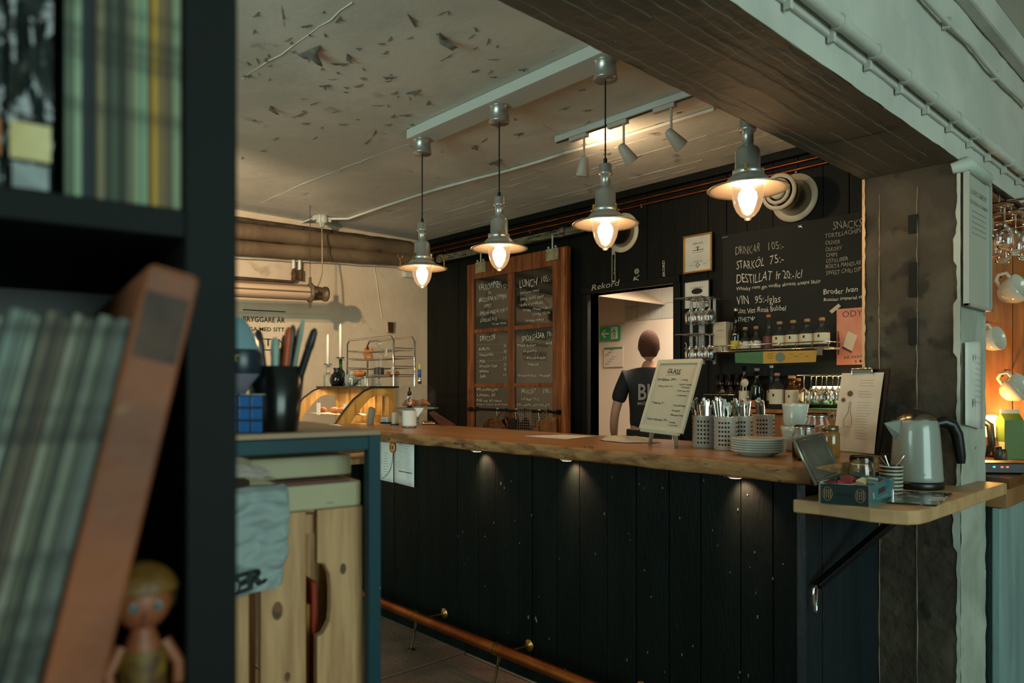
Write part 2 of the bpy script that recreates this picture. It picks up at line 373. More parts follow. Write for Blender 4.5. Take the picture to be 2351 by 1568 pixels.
B().box((DX0-.29, YB-.02, 0), (DX0-.24, YB, 2.03)).build('door_trim', blackboard_wood, fr, bevel=.004)
# the white room behind
wr_ = struct('wall_beyond'); whitewall = M('white_room_wall', '#d8cbb8', .5)
B().box((-5.2, 5.85, 0), (-1.6, 5.95, 2.7)).build('wall_surface', whitewall, wr_)
B().box((-5.3, YB+.13, 0), (-5.2, 5.95, 2.7)).box((-1.7, YB+.13, 0), (-1.6, 5.95, 2.7)).build('wall_end', whitewall, wr_)
B().box((-5.3, YB+.13, 2.7), (-1.6, 5.95, 2.8)).build('ceiling_beyond', whitewall, wr_)
for i in range(18): 
    for j in range(2): B().box((-4.6+i*.15+.003, 5.842, 2.02+j*.15), (-4.6+i*.15+.147, 5.852, 2.02+j*.15+.147)).build('wall_tile', ceramic, wr_, bevel=.003)
B().add([(-5.19, 4.5, 2.7), (-5.19, 5.85, 2.7), (-4.1, 5.85, 2.16), (-4.1, 4.5, 2.16)], [(0, 1, 2, 3)]).build('diagonal_shade_panel', M('diagonal_shade_tone', '#b9ab97', .6), wr_, solid=.02)  # tilted darker panel added to stand for the diagonal corner shading
# kitchen nook behind the pillar: warm boards
wk = struct('wall_kitchen')
x = -1.2
while x < .9:
    B().box((x+.001, YB-.01, 0), (x+.129, YB+.05, HC)).build('wall_board', orangewood, wk, bevel=.003); x += .13
# picture rail of copper pipes under the ceiling
def pipe(name, label, p0, p1, r, mat, clips=(), cat='pipe', group=None, clipm=chrome, extra=None):
    t = thing(name, label, cat, p0, group=group); n = 14
    pts = extra or [Vector(p0).lerp(Vector(p1), i/n) for i in range(n+1)]
    B().tube(pts, r, 12).build('pipe_run', mat, t, world=True)
    for c in clips:
        b = B(); b.tube([Vector(c)+Vector((0, r*1.15*math.cos(a), r*1.15*math.sin(a))) for a in [k*math.pi/5 for k in range(10)]], r*.25, 5, closed=True)
        b.cbox(Vector(c)+Vector((0, .009, -r*1.6)), (.012, .02, .012)); b.build('pipe_clip', clipm, t, world=True)
    return t
zc = 1.35+511/FPX*4.29
clp = [PY(x, y, YB-.045) for x, y in ((1017, 566), (1212, 521), (1333, 495), (1468, 463), (1632, 426), (1823, 383))]
for k, dz in enumerate((0, .045)):
    pipe('copper_pipe', ('lower' if k == 0 else 'upper')+' of the two thin copper pipes along the black back wall under the ceiling', (XL+.05, YB-.02, 2.70+dz), (-1.25, YB-.02, 2.70+dz), .0085, copper,
         [(c.x, YB-.02, 2.70+dz) for c in clp] if k == 0 else (), group='copper pipes under the ceiling')
# timber ledge between wall and ceiling
B().box((XL, YB-.05, HC-.05), (-1.2, YB, HC)).build('trim_1', blackboard_wood)['kind'] = 'structure'
# ================================================================== LEFT WALL FITTINGS
lag = M('old_pipe_lagging', '#6f5e47', .7, col2='#5b4a36', vs=3, bump=.5, bs=14, col3='#46382a', s3=5, c3=(.62, .68))
lagd = M('dark_old_pipe', '#4a3c2e', .7, col2='#33291f', vs=8, bump=.6, bs=30)
def wob_line(p0, p1, n, a): return [Vector(p0).lerp(Vector(p1), i/n) + Vector((random.uniform(-a, a),)*3) for i in range(n+1)]
for lab, (ya, yb_), dx, r, m in (('thick upper lagged pipe along the cream wall just under the ceiling', (530, 573), .13, .068, lag),
                             ('thick lower lagged pipe along the cream wall beneath the other thick one', (569, 597), .12, .062, lag),
                             ('slim dark pipe running above both thick lagged pipes on the cream wall', (504, 560), .06, .025, lagd),
                             ('thin pale pipe running below both thick lagged pipes on the cream wall', (590, 613), .04, .014, wallcream)):
    p0, p1 = PX(480, ya-(yb_-ya)*65/398, XL+dx), PX(943, yb_, XL+dx)
    t = thing('wall_pipe', lab, 'pipe', p0, group='pipes along the cream wall')
    p0 = p0 + (p0-p1).normalized()*2.6; P = wob_line(p0, p1, 50, .003); B().tube(P, [r*random.uniform(.99, 1.01) for _ in P], 16).build('pipe_run', m, t, world=True)
    for k in (8, 20, 31, 40):
        if r > .05: B().tube([P[k], P[k]+Vector((0, .03, 0))], r*1.025, 16).build('pipe_band', lag, t, world=True)
# brown heating pipe that turns up to a valve, and a cut stub beside it
t = thing('valve_pipe', 'thin rust-brown pipe with an elbow and upright valve stub on the cream wall', 'pipe', PX(545, 638, XL+.06))
B().tube([PX(x, y, XL+.06) for x, y in ((250, 618), (480, 634), (545, 639), (668, 648), (674, 644), (675, 620))], .017, 10).build('pipe_run', lagd, t, world=True)
rust = M('rusty_valve', '#5a3a20', .7, col2='#3b2413', vs=30, bump=.8, bs=60)
B().tube([PX(675, y, XL+.06) for y in (645, 640, 634, 628, 622, 616)], [.02, .025, .021, .026, .02, .016], 10).build('valve', rust, t, world=True)
B().tube([PX(674, y, XL+.06) for y in (618, 594)], .014, 10).build('riser', whitep, t, world=True)
t = thing('capped_pipe', 'short white pipe stub with a rusty cap hanging right of the valve', 'pipe', PX(690, 640, XL+.06))
B().tube([PX(688, y, XL+.06) for y in (620, 594)], .014, 10).build('riser', whitep, t, world=True)
B().tube([PX(690, y, XL+.06) for y in (643, 638, 632, 626, 618)], [.02, .02, .017, .021, .016], 10).build('rusty_cap', rust, t, world=True)
# hanging industrial tube lamp
TXW = XL+.55
t = thing('tube_luminaire', 'unlit industrial caged tube lamp with a cast end cap hung by the cream wall', 'lamp', PX(720, 672, TXW))
e = PX(712, 672, TXW); st_ = PX(430, 657, TXW)
tubeglass = M('aged_tube_glass', '#b39a80', .3, coat=.2)
B().tube([st_, e], .05, 16).build('glass_tube', tubeglass, t, world=True)
b = B()
for a in range(6):
    o = Vector((math.cos(a*1.047)*.066, 0, math.sin(a*1.047)*.066)); b.tube([st_+o, e+o], .004, 5)
b.build('cage_rod', M('cage_rod', '#7a6a55', .5, .4), t, world=True)
cap = M('cast_iron_cap', '#6b5a44', .55, .3, col2='#4b3e2e', vs=9, bump=.4, bs=30)
ax = Matrix.Translation(e) @ Matrix.Rotation(R(-90), 4, 'X')
B().lathe([(0, -.02), (.06, -.02), (.085, 0), (.075, .012), (.062, .03), (.055, .09), (.05, .12), (.062, .125), (.062, .145), (.05, .15), (0, .15)], n=16, M4=ax).build('end_cap', cap, t, world=True)
b = B()
for a in (0, 1.57, 3.14, 4.71):
    o = Vector((math.cos(a+1.57), 0, math.sin(a+1.57))); b.bar(e+o*.06, e+o*.125, .012, .03)
b.build('star_lug', cap, t, world=True)
B().tube([e+Vector((0, 0, .12)), Vector((e.x, e.y, HC))], .003, 6).build('hanging_wire', lagd, t, world=True)
jb = PX(739, 525, XL+.30)
b = B(); b.lathe([(0, -.07), (.018, -.07), (.028, -.035), (.05, -.03), (.05, .03), (0, .03)], (jb.x, jb.y, HC-.032), 14); b.cbox((jb.x, jb.y+.06, HC-.03), (.05, .03, .04)); b.cbox((jb.x, jb.y-.06, HC-.03), (.05, .03, .04))
t2 = thing('junction_box', 'round grey cable junction box on the ceiling edge above the tube lamp', 'junction box', (jb.x, jb.y, HC))
b.build('box_body', whitepaint, t2, world=True)
B().tube([(jb.x, jb.y, HC-.106), PX(740, 590, XL+.38), PX(739, 628, XL+.44), PX(733, 650, XL+.5), PX(727, 662, TXW)], .006, 7).build('lamp_cable', M('beige_cable', '#9c8a6d', .6), t2, world=True)
t = thing('ceiling_cable', 'long white-painted cable clipped across the peeling ceiling to the beam', 'cable', (jb.x, jb.y, HC))
pts = [Vector((jb.x, jb.y+.05, HC-.02))] + [PZ(x, y, HC-.012) for x, y in ((800, 502), (880, 474), (990, 438), (1100, 408), (1160, 393), (1240, 370), (1300, 350), (1400, 322), (1500, 293), (1640, 250))]
B().tube(pts, .010, 8).build('cable_run', plaster, t, world=True)
t = thing('ceiling_edge_cable', 'thin pale cable from the junction box leftwards along the ceiling edge', 'cable', (jb.x, jb.y, HC))
B().tube([Vector((jb.x, jb.y-.07, HC-.03))] + [PZ(x, y, HC-.012) for x, y in ((690, 512), (600, 497), (520, 483))], .008, 8).build('cable_run', plaster, t, world=True)
# small beer-glass shaped sign and socket box
p = PX(894, 752, XL+.01); t = thing('wall_ornament', 'little brown beer-glass shaped ornament on the cream wall above the chrome rack', 'ornament', p)
B().prism([(-.035, -.05), (.035, -.05), (.045, .06), (-.045, .06)], 0, .02, Matrix.Translation(p) @ Matrix.Rotation(R(90), 4, 'Z') @ Matrix.Rotation(R(90), 4, 'X')).build('glass_outline', M('pale_rim', '#b5a183', .6), t, world=True)
B().prism([(-.024, -.05), (.024, -.05), (.032, .05), (-.032, .05)], .02, .028, Matrix.Translation(p) @ Matrix.Rotation(R(90), 4, 'Z') @ Matrix.Rotation(R(90), 4, 'X')).build('brown_fill', M('dark_brown', '#3c2510', .5), t, world=True)
p = PX(938, 626, XL+.03); t = thing('socket_box', 'small white cable box high in the corner beside the first pendant lamp', 'socket box', p)
B().cbox(p, (.06, .12, .1)).build('box_body', whitep, t, world=True, bevel=.006)
# lettering painted on the wall
b = B(); pl = lambda x, y: PX(x, y, XL+.004)
wr(b, 'BRYGGARE ÄR', pl, 558, 738, 654, 741, 12.5, .012)
wr(b, 'NOGA MED SITT', pl, 548, 759, 653, 761, 9.5, .012)
wr(b, 'VATTEN', pl, 556, 792, 655, 795, 18, .004)
for a in ((558, 711, 655, 716), (556, 801, 655, 805)):
    b.bar(pl(a[0], a[1]), pl(a[2], a[3]), .003, .008)
t = tag(b.build('wall_lettering', ink), 'black capital lettering BRYGGARE ÄR NOGA MED SITT VATTEN on the cream wall', 'lettering')

# ================================================================== CEILING FITTINGS
t = thing('ceiling_rail', 'long white lighting trunking box on the ceiling carrying the pendant lamps', 'lamp rail', (-3.43, 2.43, HC))
B().box((-3.43, 2.355, 2.775), (BX0-.005, 2.505, HC-.001)).build('trunking', M('white_trunking', '#c3c6bd', .45), t, world=True, bevel=.004)
# pendants
def pendant():
    t = thing('pendant_lamp', '', 'lamp', (0, 0, 0))
    b = B(); b.lathe([(0, 0), (.052, 0), (.054, .004), (.052, .012), (.046, .075), (.052, .077), (.052, .083), (0, .083)], (0, 0, 2.775-.083), 28); b.build('canopy', steel, t)
    B().tube([(0, 0, 2.70), (0, 0, 2.26)], .0035, 8).tube([(0, 0, 2.285), (0, 0, 2.255)], .008, 8).build('cord', blackp, t)
    b = B()
    b.lathe([(0, 2.26), (.026, 2.26), (.028, 2.256), (.028, 2.226), (.031, 2.222), (.030, 2.214), (.021, 2.212), (.021, 2.165), (.024, 2.16), (.037, 2.152), (.0445, 2.138), (.0455, 2.072), (.054, 2.068), (.055, 2.056), (.053, 2.054), (.064, 2.045), (.075, 2.032), (.080, 2.020)], n=32)
    body_ = b.build('lamp_body', steel, t)
    b = B()
    b.lathe([(.074, 2.026), (.080, 2.023), (.10, 2.017), (.126, 2.006), (.143, 2.001), (.146, 1.999), (.143, 1.996), (.126, 2.0), (.10, 2.009), (.07, 2.018)], n=40)
    b.build('shade', steel_in, t)
    for a in (.6, 2.7, 4.8):
        b = B(); c = Vector((math.cos(a)*.056, math.sin(a)*.056, 2.062)); b.cbox(c, (.010, .010, .035), a); b.ball(c+Vector((math.cos(a)*.01, math.sin(a)*.01, -.01)), .006, 8)
        b.build('glass_clip', brass, body_)
    prof = [(.056, 2.02), (.0565, 1.995), (.055, 1.968), (.050, 1.943), (.040, 1.920), (.026, 1.902), (.013, 1.894), (.011, 1.887), (0, 1.886)]
    gl_ = B().lathe(prof, n=28).build('lamp_glass', frosty, t)
    B().lathe([(0, 2.02), (.018, 2.02), (.020, 2.0), (.031, 1.985), (.034, 1.968), (.029, 1.945), (.013, 1.915), (0, 1.904)], n=18).build('bulb', bulbm, gl_)
    return t
PX_LAMP = [(-3.38, 'farthest of the four, hanging nearest the cream wall'), (-2.715, 'second from the cream wall, before the wooden menu board'),
           (-2.02, 'third from the cream wall, hanging before the doorway'), (-1.345, 'nearest of the four, half behind the beam')]
P0 = pendant()
for i, (x, s) in enumerate(PX_LAMP):
    lab = 'lit aluminium pendant lamp, ' + s
    dzz = (.035, .055, .063, .078)[i]
    o = P0 if i == 0 else dup(P0)
    o.location = (x, 2.43, dzz); o.rotation_euler.z = i*.8; o['label'] = lab; o['group'] = 'aluminium pendant lamps over the bar'
    if dzz: 
        for c in o.children:
            if c.name.startswith('canopy'): c.location.z = -dzz
t = thing('shade_ornament', 'pair of tiny gold deer figures on the shade of the farthest pendant lamp', 'ornament', (-3.38, 2.43, 2.045))
b = B()
for sx in (-1, 1):
    c = Vector((-3.38+sx*.085, 2.43+sx*.093, 2.043)); b.tube([c, c+Vector((0, 0, .035))], .004, 6); b.ball(c+Vector((0, 0, .04)), .009, 8, (1, 1, .8))
    for q in (-1, 1): b.tube([c+Vector((0, 0, .045)), c+Vector((q*.010, q*.010, .058)), c+Vector((q*.008, q*.008, .072))], .002, 5)
b.build('deer_figure', brass, t, world=True)
# track with three spots
ty = 3.08
t = thing('track_rail', 'white ceiling track rail holding three small spotlights', 'track rail', (-2.93, ty, HC))
B().box((-2.93, ty-.02, HC-.035), (BX0-.01, ty+.022, HC-.001)).build('rail_body', M('white_track', '#bfc2ba', .4), t, world=True, bevel=.002)
B().box((-2.93, ty-.006, HC-.0375), (BX0-.01, ty+.006, HC-.034)).build('rail_slot', blackp, t, world=True)
for px, (dx, dy, dz), lab in ((1341, (-.25, .08, -1), 'leftmost, pointing nearly straight down'), (1432, (.35, .75, -1), 'middle, tilted towards the back wall'), (1541, (.45, .9, -.9), 'rightmost, closest to the beam')):
    x = PY(px, 300, ty).x; t = thing('track_spotlight', 'small white spotlight on the ceiling track, ' + lab, 'spotlight', (x, ty, HC-.035), group='white track spotlights')
    wt = M('white_spot_enamel', '#b8aea0', .45); d = Vector((dx, dy, dz)).normalized()
    B().cbox((-.04, 0, -.012), (.13, .028, .022)).build('adapter', wt, t)
    B().tube([(0, 0, -.02), (0, 0, -.15)], .0065, 8).build('stem', wt, t)
    c = Vector((0, 0, -.16)); m = Matrix.Translation(c) @ d.to_track_quat('Z', 'Y').to_matrix().to_4x4()
    B().lathe([(0, -.035), (.017, -.03), (.024, -.015), (.038, .08), (.036, .082), (.033, .07), (0, .068)], n=18, M4=m).build('lamp_head', wt, t)
    B().tube([c+Vector((0, -.02, .01)), c+Vector((0, .02, .01))], .012, 10).build('pivot', chrome, t)
light('SPOT', 'track_spot_light', (PY(1341, 300, ty).x-.03, ty+.02, HC-.16), (1, .68, .40), 18, .03, (PY(1341, 300, ty).x+.15, ty+.6, HC), angle=150, blend=1)
# conduit and cables on the beam's bright side
def side_pts(pl): return [PX(x, y, BX1+.022) for x, y in pl]
t = thing('conduit_pipe', 'thick white painted conduit with saddle clips along the bright side of the beam', 'conduit', (BX1+.03, 1.5, 2.3))
zc2 = BZ+.098+.0; P = [(BX1+.034, .3+i*.12, 2.272+random.uniform(-.0015, .0015)) for i in range(34)]
B().tube(P, .0165, 12).build('conduit_run', beampaint, t, world=True)
for k, y in enumerate([.42+i*.235 for i in range(17)]):
    b = B(); b.tube([(BX1+.034, y, 2.272), (BX1+.034, y+.022, 2.272)], .0205, 12); b.box((BX1+.005, y+.004, 2.228), (BX1+.022, y+.018, 2.262)); b.build('saddle_clip', beampaint, t, world=True)
t = thing('beam_cable', 'thin white painted cable sagging between clips high on the bright beam side', 'cable', (BX1+.02, 1.5, 2.58))
P = []; 
for i in range(60):
    y = .3+i*.06; P.append((BX1+.018, y, 2.60-.012*abs(math.sin(y*4.2))))
B().tube(P, .0085, 8).build('cable_run', beampaint, t, world=True)
for i in range(6): B().tube([(BX1+.018, .35+i*.6, 2.60), (BX1+.018, .37+i*.6, 2.60)], .013, 8).box((BX1, .35+i*.6, 2.575), (BX1+.02, .365+i*.6, 2.60)).build('saddle_clip', beampaint, t, world=True)
B().box((BX1, -1.2, 2.72), (BX1+.05, YB, HC)).build('trim_2', beampaint, bevel=.01)['kind'] = 'structure'
# the two round air valves on the back wall
for px, py, lab in ((1432, 535, 'round white and chrome air valve on the black boards above the doorway'), (1826, 455, 'round white and chrome air valve on the black boards above the chalkboard')):
    c = PY(px, py, YB); t = thing('air_valve', lab, 'air valve', c, group='round air valves on the back wall')
    m = Matrix.Translation(c) @ Matrix.Rotation(R(90), 4, 'X')
    B().lathe([(.10, 0), (.145, .004), (.15, .012), (.147, .02), (.095, .014)], n=40, M4=m).build('wall_flange', M('valve_enamel', '#c7bda6', .35), t, world=True)
    B().lathe([(.112, .012), (.105, .05), (.098, .12), (.10, .17), (.105, .20), (.09, .205)], n=36, M4=m).build('duct_sleeve', M('dull_chrome', '#8b8376', .22, 1), t, world=True)
    b = B(); b.lathe([(.088, .20), (.108, .205), (.112, .215), (.108, .225), (.088, .222)], n=36, M4=m); b.lathe([(.058, .215), (.076, .22), (.079, .232), (.074, .24), (.058, .236)], n=32, M4=m)
    b.lathe([(0, .235), (.03, .24), (.046, .236), (.048, .222), (.04, .21), (0, .21)], n=28, M4=m); b.build('louvre_ring', M('valve_enamel'), t, world=True)
    B().lathe([(.10, .195), (0, .195)], n=24, M4=m).build('dark_throat', blackp, t, world=True)
# ================================================================== BAR
ZB = 1.10; YF = 2.31
bar = thing('bar_counter', 'long dark green boarded bar front beneath the live-edge wooden slab', 'bar counter', (-2.4, 2.6, 0))
sp = [843, 878, 905, 960, 1015, 1050, 1097, 1138, 1191, 1221, 1277, 1330, 1395, 1460, 1535, 1608, 1700, 1775, 1845]
bx = [PY(p, 1200, YF).x for p in sp]
for a, c in zip(bx, bx[1:]):
    B().box((a+.0016, YF+random.uniform(-.003, .002), .06), (c-.0016, YF+.02, 1.044)).build('front_board', bargreen, bar, world=True, bevel=.003)
B().box((bx[0], YF+.02, 0), (-1.10, 2.86, 1.044)).build('bar_carcass', bargreen, bar, world=True)
B().box((bx[0], YF+.006, 0), (-1.085, YF+.02, .06)).build('kick_board', bargreen, bar, world=True)
for y0, y1, dx in ((2.306, 2.33, .008), (2.334, 2.45, 0), (2.454, 2.60, .002), (2.604, 2.76, 0), (2.764, 2.94, .001)):
    B().box((-1.10, y0, 0), (-1.078+dx, y1, 1.03)).build('end_board', M('bar_wood_cool_lit', '#142025', .42, col2='#101a1d', vs=3, bump=.3, bs=26, st=(4, 4, .7)), bar, world=True, bevel=.002)  # bar paint tinted teal to carry the cool daylight on this end
random.seed(3)
b = B()
for k in range(60):
    p = PY(random.uniform(890, 1830), random.uniform(1090, 1560), YF-.0035); b.cbox(p, (random.uniform(.002, .006), .001, random.uniform(.002, .012)), 0)
for x, y in ((1213, 1417), (1232, 1425), (1230, 1420), (1150, 1110)): b.cbox(PY(x, y, YF-.0035), (.008, .001, .016))
o = b.build('paint_scuff', M('scuff', '#4c544d', .8), bar, world=True); o['kind'] = 'stuff'
# live-edge slab
t = thing('counter_slab', 'long live-edge wooden slab with bark-brown front edge along the bar top', 'counter top', (-2.4, 2.5, ZB))
XS0, XS1 = -4.36, -1.0
def edge_y(x): return 2.20 + .014*math.sin(x*2.6+1) + .012*noise.noise(Vector((x*4, 0, 0)))
n = 120
def slabpt(u, v):
    x = XS0+(XS1-XS0)*u; y0 = edge_y(x)+.012; return Vector((x, y0+(2.88+.01*math.sin(x*3)-y0)*v, ZB))
B().grid(n, 4, slabpt).grid(n, 1, lambda u, v: Vector((XS1-(XS1-XS0)*u, 2.22+.66*v, ZB-.055))).box((XS0, 2.24, ZB-.0535), (XS1-.004, 2.87, ZB-.0015)).build('slab_top', slab_top, t, world=True)
def edgept(u, v):
    x = XS0+(XS1-XS0)*u; e = edge_y(x); a = v
    pr = [(.012, 0), (.002, -.003), (-.002, -.018), (0, -.036), (.006, -.052), (.03, -.056)]
    i = min(int(v*5), 4); f = v*5-i; yy = pr[i][0]*(1-f)+pr[i+1][0]*f; zz = pr[i][1]*(1-f)+pr[i+1][1]*f
    return Vector((x, e+yy+.004*noise.noise(Vector((x*14, v*4, 2))), ZB+zz+(.006*noise.noise(Vector((x*6, 3, v))) if v > .5 else 0)))
B().grid(260, 10, lambda u, v: edgept(u, 1-v)).build('bark_edge', slab_edge, t, world=True)
b = B(); b.add([(XS1, edge_y(XS1)+y, ZB+z) for y, z in ((.012, 0), (.002, -.003), (-.002, -.018), (0, -.036), (.006, -.052), (.03, -.056))] + [(XS1, 2.88, ZB-.055), (XS1, 2.88, ZB)], [tuple(range(8))])
b.build('sawn_end', M('sawn_end_grain', '#8f6a42', .6, col2='#6e4c2b', vs=12, st=(1, 1, 6)), t, world=True)
letters(lb := B(), '> 10', PY(1341, 1030, 2.193)+Vector((0, -.004, 0)), PY(1362, 1034, 2.193), (0, 0, 1), .018); lb.build('branded_mark', ink, t, world=True)
# three small lights under the slab
for px, lab in ((1097, 'small lit spot under the slab near the pinned leaflets'), (1303, 'small lit spot under the middle of the slab'), (1690, 'small lit spot under the slab nearest the pillar')):
    x = PY(px, 1040, 2.27).x; t = thing('under_slab_light', lab, 'light', (x, 2.265, 1.044), group='small lights under the slab')
    B().lathe([(0, -.008), (.024, -.008), (.03, -.004), (.03, 0), (0, 0)], n=20).build('housing', whitep, t)
    B().lathe([(0, -.0095), (.02, -.0095), (.021, -.008)], n=18).build('lens', M('led_lens', '#ffffff', .4, emit='#ffd0a8', es=6), t)
    light('SPOT', 'under_slab_led', (x, 2.262, 1.032), (1, .52, .34), 17, .012, (x+.02, 2.325, .93), angle=95, blend=1)
# foot rail
t = thing('foot_rail', 'worn copper foot rail on brackets along the foot of the bar', 'foot rail', (-2.4, 2.15, 0))
B().tube([(-5.0+i*.2, 2.15+.002*math.sin(i), .169) for i in range(21)], .025, 16).build('rail_pipe', copper, t, world=True)
for x in (-4.32, -3.68, -3.04, -2.40, -1.76, -1.2):
    b = B(); b.tube([(x+.03, 2.15, .165), (x+.03, YF-.003, .16)], .006, 8); m = Matrix.Translation((x+.03, YF-.003, .16)) @ Matrix.Rotation(R(90), 4, 'X')
    b.lathe([(0, .010), (.012, .010), (.016, .003), (.027, .003), (.028, 0), (0, 0)], n=16, M4=m); b.build('wall_bracket', brass, t, world=True)
    b = B(); b.tube([(x-.004, 2.15, .15), (x-.012, 2.14, .06), (x-.012, 2.12, .0)], .006, 8); b.tube([(x+.012, 2.15, .148), (x-.008, 2.14, .09)], .005, 8); b.lathe([(0, .012), (.02, .008), (.024, 0), (0, 0)], (x-.012, 2.12, 0), 12)
    b.build('floor_leg', M('dark_brass', '#4c3a22', .45, .8), t, world=True)
    b = B(); [b.tube([(x+d, 2.15, .169), (x+d+.008, 2.15, .169)], .0285, 16) for d in (-.03, -.014)]; b.build('collar_ring', brass, t, world=True)
# leaflets pinned on the bar front
def sheet(name, lab, cat, pl, x0, x1, yt0, yt1, yb0, yb1, mat=paperw, group=None):
    a, b_, c, d = pl(x0, yb0), pl(x1, yb1), pl(x1, yt1), pl(x0, yt0); o = thing(name, lab, cat, a, group=group)
    B().grid(6, 6, lambda u, v: (a.lerp(b_, u)).lerp(d.lerp(c, u), v) + Vector((0, -.003*math.sin(u*3)*(1-v) if abs(a.y-b_.y) < 1e-4 else 0, 0))).build('sheet', mat, o, world=True, solid=.0008)
    return o
lf = lambda x, y: PY(x, y, YF-.006); lf2 = lambda x, y: PY(x, y, YF-.0105)
def lines(b, pl, rows, th=.0012):
    for x0, y0, x1, y1 in rows: b.bar(pl(x0, y0), pl(x1, y1), .0006, th)
t = sheet('leaflet', 'white leaflet pinned to the bar front, half hidden by the teal rack leg', 'leaflet', lf, 868, 903, 1000, 1006, 1100, 1108)
b = B(); P = [lf2(x, y) for x, y in ((902, 1040), (901, 1058), (897, 1076), (889, 1090), (878, 1098))]; b.tube(P, .0014, 5); lines(b, lf2, [(880, y, 890, y+1) for y in range(1040, 1090, 6)]); b.build('printed_drawing', ink, t, world=True)
t = sheet('notice_sheet', 'white notice sheet of small print with a coloured bar, pinned to the bar front', 'notice', lf, 905, 951, 1006, 1012, 1107, 1119)
b = B(); lines(b, lf2, [(912+random.uniform(0, 4), y, 936+random.uniform(0, 7), y+4) for y in range(1022, 1075, 4)]); letters(b, 'Meny', lf2(914, 1019), lf2(924, 1021), (0, 0, 1), .008); b.build('small_print', M('grey_print', '#8b8880', .8), t, world=True)
for k, (c, x0) in enumerate((('#9c3030', 915), ('#2c7a86', 921), ('#b5502e', 927), ('#27424f', 933), ('#2a8b8f', 939))):
    B().bar(lf2(x0, 1081+k*1.2), lf2(x0+6, 1082.2+k*1.2), .0006, .006).build('colour_bar', M('print_'+c[1:], c, .8), t, world=True)
p = PY(901, 1027, YF-.014); t = thing('age_sticker', 'round orange and red sticker with the number 18 between the two leaflets', 'sticker', p)
m = Matrix.Translation(p) @ Matrix.Rotation(R(90), 4, 'X')
B().lathe([(0, .001), (.031, .001), (.031, -.001)], n=28, M4=m).build('red_ring', M('red_print', '#b8432a', .6), t, world=True)
B().lathe([(0, .0018), (.025, .0018), (.025, .001)], n=28, M4=m).build('yellow_disc', M('orange_print', '#d39a4a', .6), t, world=True)
b = B(); letters(b, '18', p+Vector((-.016, -.0026, -.011)), p+Vector((.016, -.0026, -.011)), (0, 0, 1), .022, .02); b.build('number', ink, t, world=True)

# ================================================================== LOWER COUNTER AND PASTRY CASE AT THE LEFT
t = thing('side_counter', 'lower lit wooden counter carrying the pastry case left of the bar', 'counter', (-4.6, 2.7, 0))
B().box((-5.9, 2.28, .86), (-4.0, 3.05, .895)).build('counter_top', pine, t, world=True, bevel=.004)
B().box((-5.9, 2.33, 0), (-4.0, 3.0, .86)).build('counter_body', bargreen, t, world=True)
woodgold = M('golden_wood_panel', '#a9803f', .45, col2='#8b662e', vs=4, st=(6, 6, 1))
t = thing('pastry_case', 'lit curved-glass pastry display case with golden end panels by the cream wall', 'display case', (-4.8, 2.6, .895))
CX0, CX1 = -5.20, -4.45
prof = [(2.95, 1.345), (2.745, 1.345), (2.68, 1.32), (2.60, 1.265), (2.52, 1.18), (2.452, 1.093), (2.40, 1.0), (2.38, .90)]
for x in (CX0, CX1):
    b = B()
    inner = [(2.91, 1.315), (2.77, 1.315), (2.71, 1.29), (2.635, 1.235), (2.56, 1.155), (2.495, 1.07), (2.45, .985), (2.44, .94)]
    cut = [(2.885, 1.285), (2.78, 1.29), (2.73, 1.27), (2.67, 1.215), (2.60, 1.135), (2.545, 1.05), (2.515, .985), (2.50, .95)]
    o_ = [Vector((x, y, z)) for y, z in prof] + [Vector((x, 2.38, .897)), Vector((x, 2.95, .897))]
    i_ = [Vector((x, y, z)) for y, z in cut] + [Vector((x, 2.50, .945)), Vector((x, 2.885, .945))]
    k = len(o_); d = Vector((.022, 0, 0)); V = o_+i_+[v+d for v in o_]+[v+d for v in i_]
    F = []
    for i in range(k):
        j = (i+1) % k; F += [(i, j, k+j, k+i), (2*k+i, 3*k+i, 3*k+j, 2*k+j), (i, 2*k+i, 2*k+j, j), (k+i, k+j, 3*k+j, 3*k+i)]
    b.add(V, F); b.build('end_panel', woodgold, t, world=True)
    B().tube([Vector((x+.024, y-.004, z+.003)) for y, z in prof], .006, 6).build('black_edging', blackp, t, world=True)
    B().add([v+d*.4 for v in i_], [tuple(range(k))]).build('side_pane', glassth, t, world=True)
B().grid(1, 7, lambda u, v: Vector((CX0+(CX1-CX0)*u, prof[int(v*7+.01)][0], prof[int(v*7+.01)][1]-.004))).build('curved_glass', glassth, t, world=True)
B().box((CX0-.01, 2.72, 1.345), (CX1+.03, 2.97, 1.358)).build('top_board', M('dark_case_top', '#1c1a16', .3), t, world=True)
B().box((CX0, 2.90, .9), (CX1, 2.94, 1.345)).build('back_panel', woodgold, t, world=True)
B().box((CX0, 2.42, .897), (CX1, 2.94, .935)).build('case_floor', woodgold, t, world=True)
B().box((CX0+.02, 2.60, 1.135), (CX1-.01, 2.90, 1.141)).build('glass_shelf', glassth, t, world=True)
b = B(); [b.cbox((x, 2.895, 1.15), (.018, .02, .36)) for x in (-5.0, -4.8, -4.62, -4.52)]; b.build('back_mullion', woodgold, t, world=True)
light('AREA', 'case_light', (-4.82, 2.78, 1.33), (1, .74, .42), 3.2, .6, (-4.82, 2.70, .9), size_y=.06)
pap = M('tray_paper', '#d8cbb0', .8)
for k, (x, y, z) in enumerate(((-5.02, 2.72, 1.142), (-4.72, 2.72, 1.142), (-5.0, 2.62, .936), (-4.66, 2.62, .936))):
    B().grid(8, 6, lambda u, v: Vector((x-.12+.24*u, y-.09+.18*v, z+.008+.008*math.sin(u*22+k)*math.sin(v*9)))).build('tray_paper', pap, t, world=True)
bread = M('baked_crust', '#a5672e', .6, col2='#7a4218', vs=20, bump=.4, bs=60)
random.seed(21)
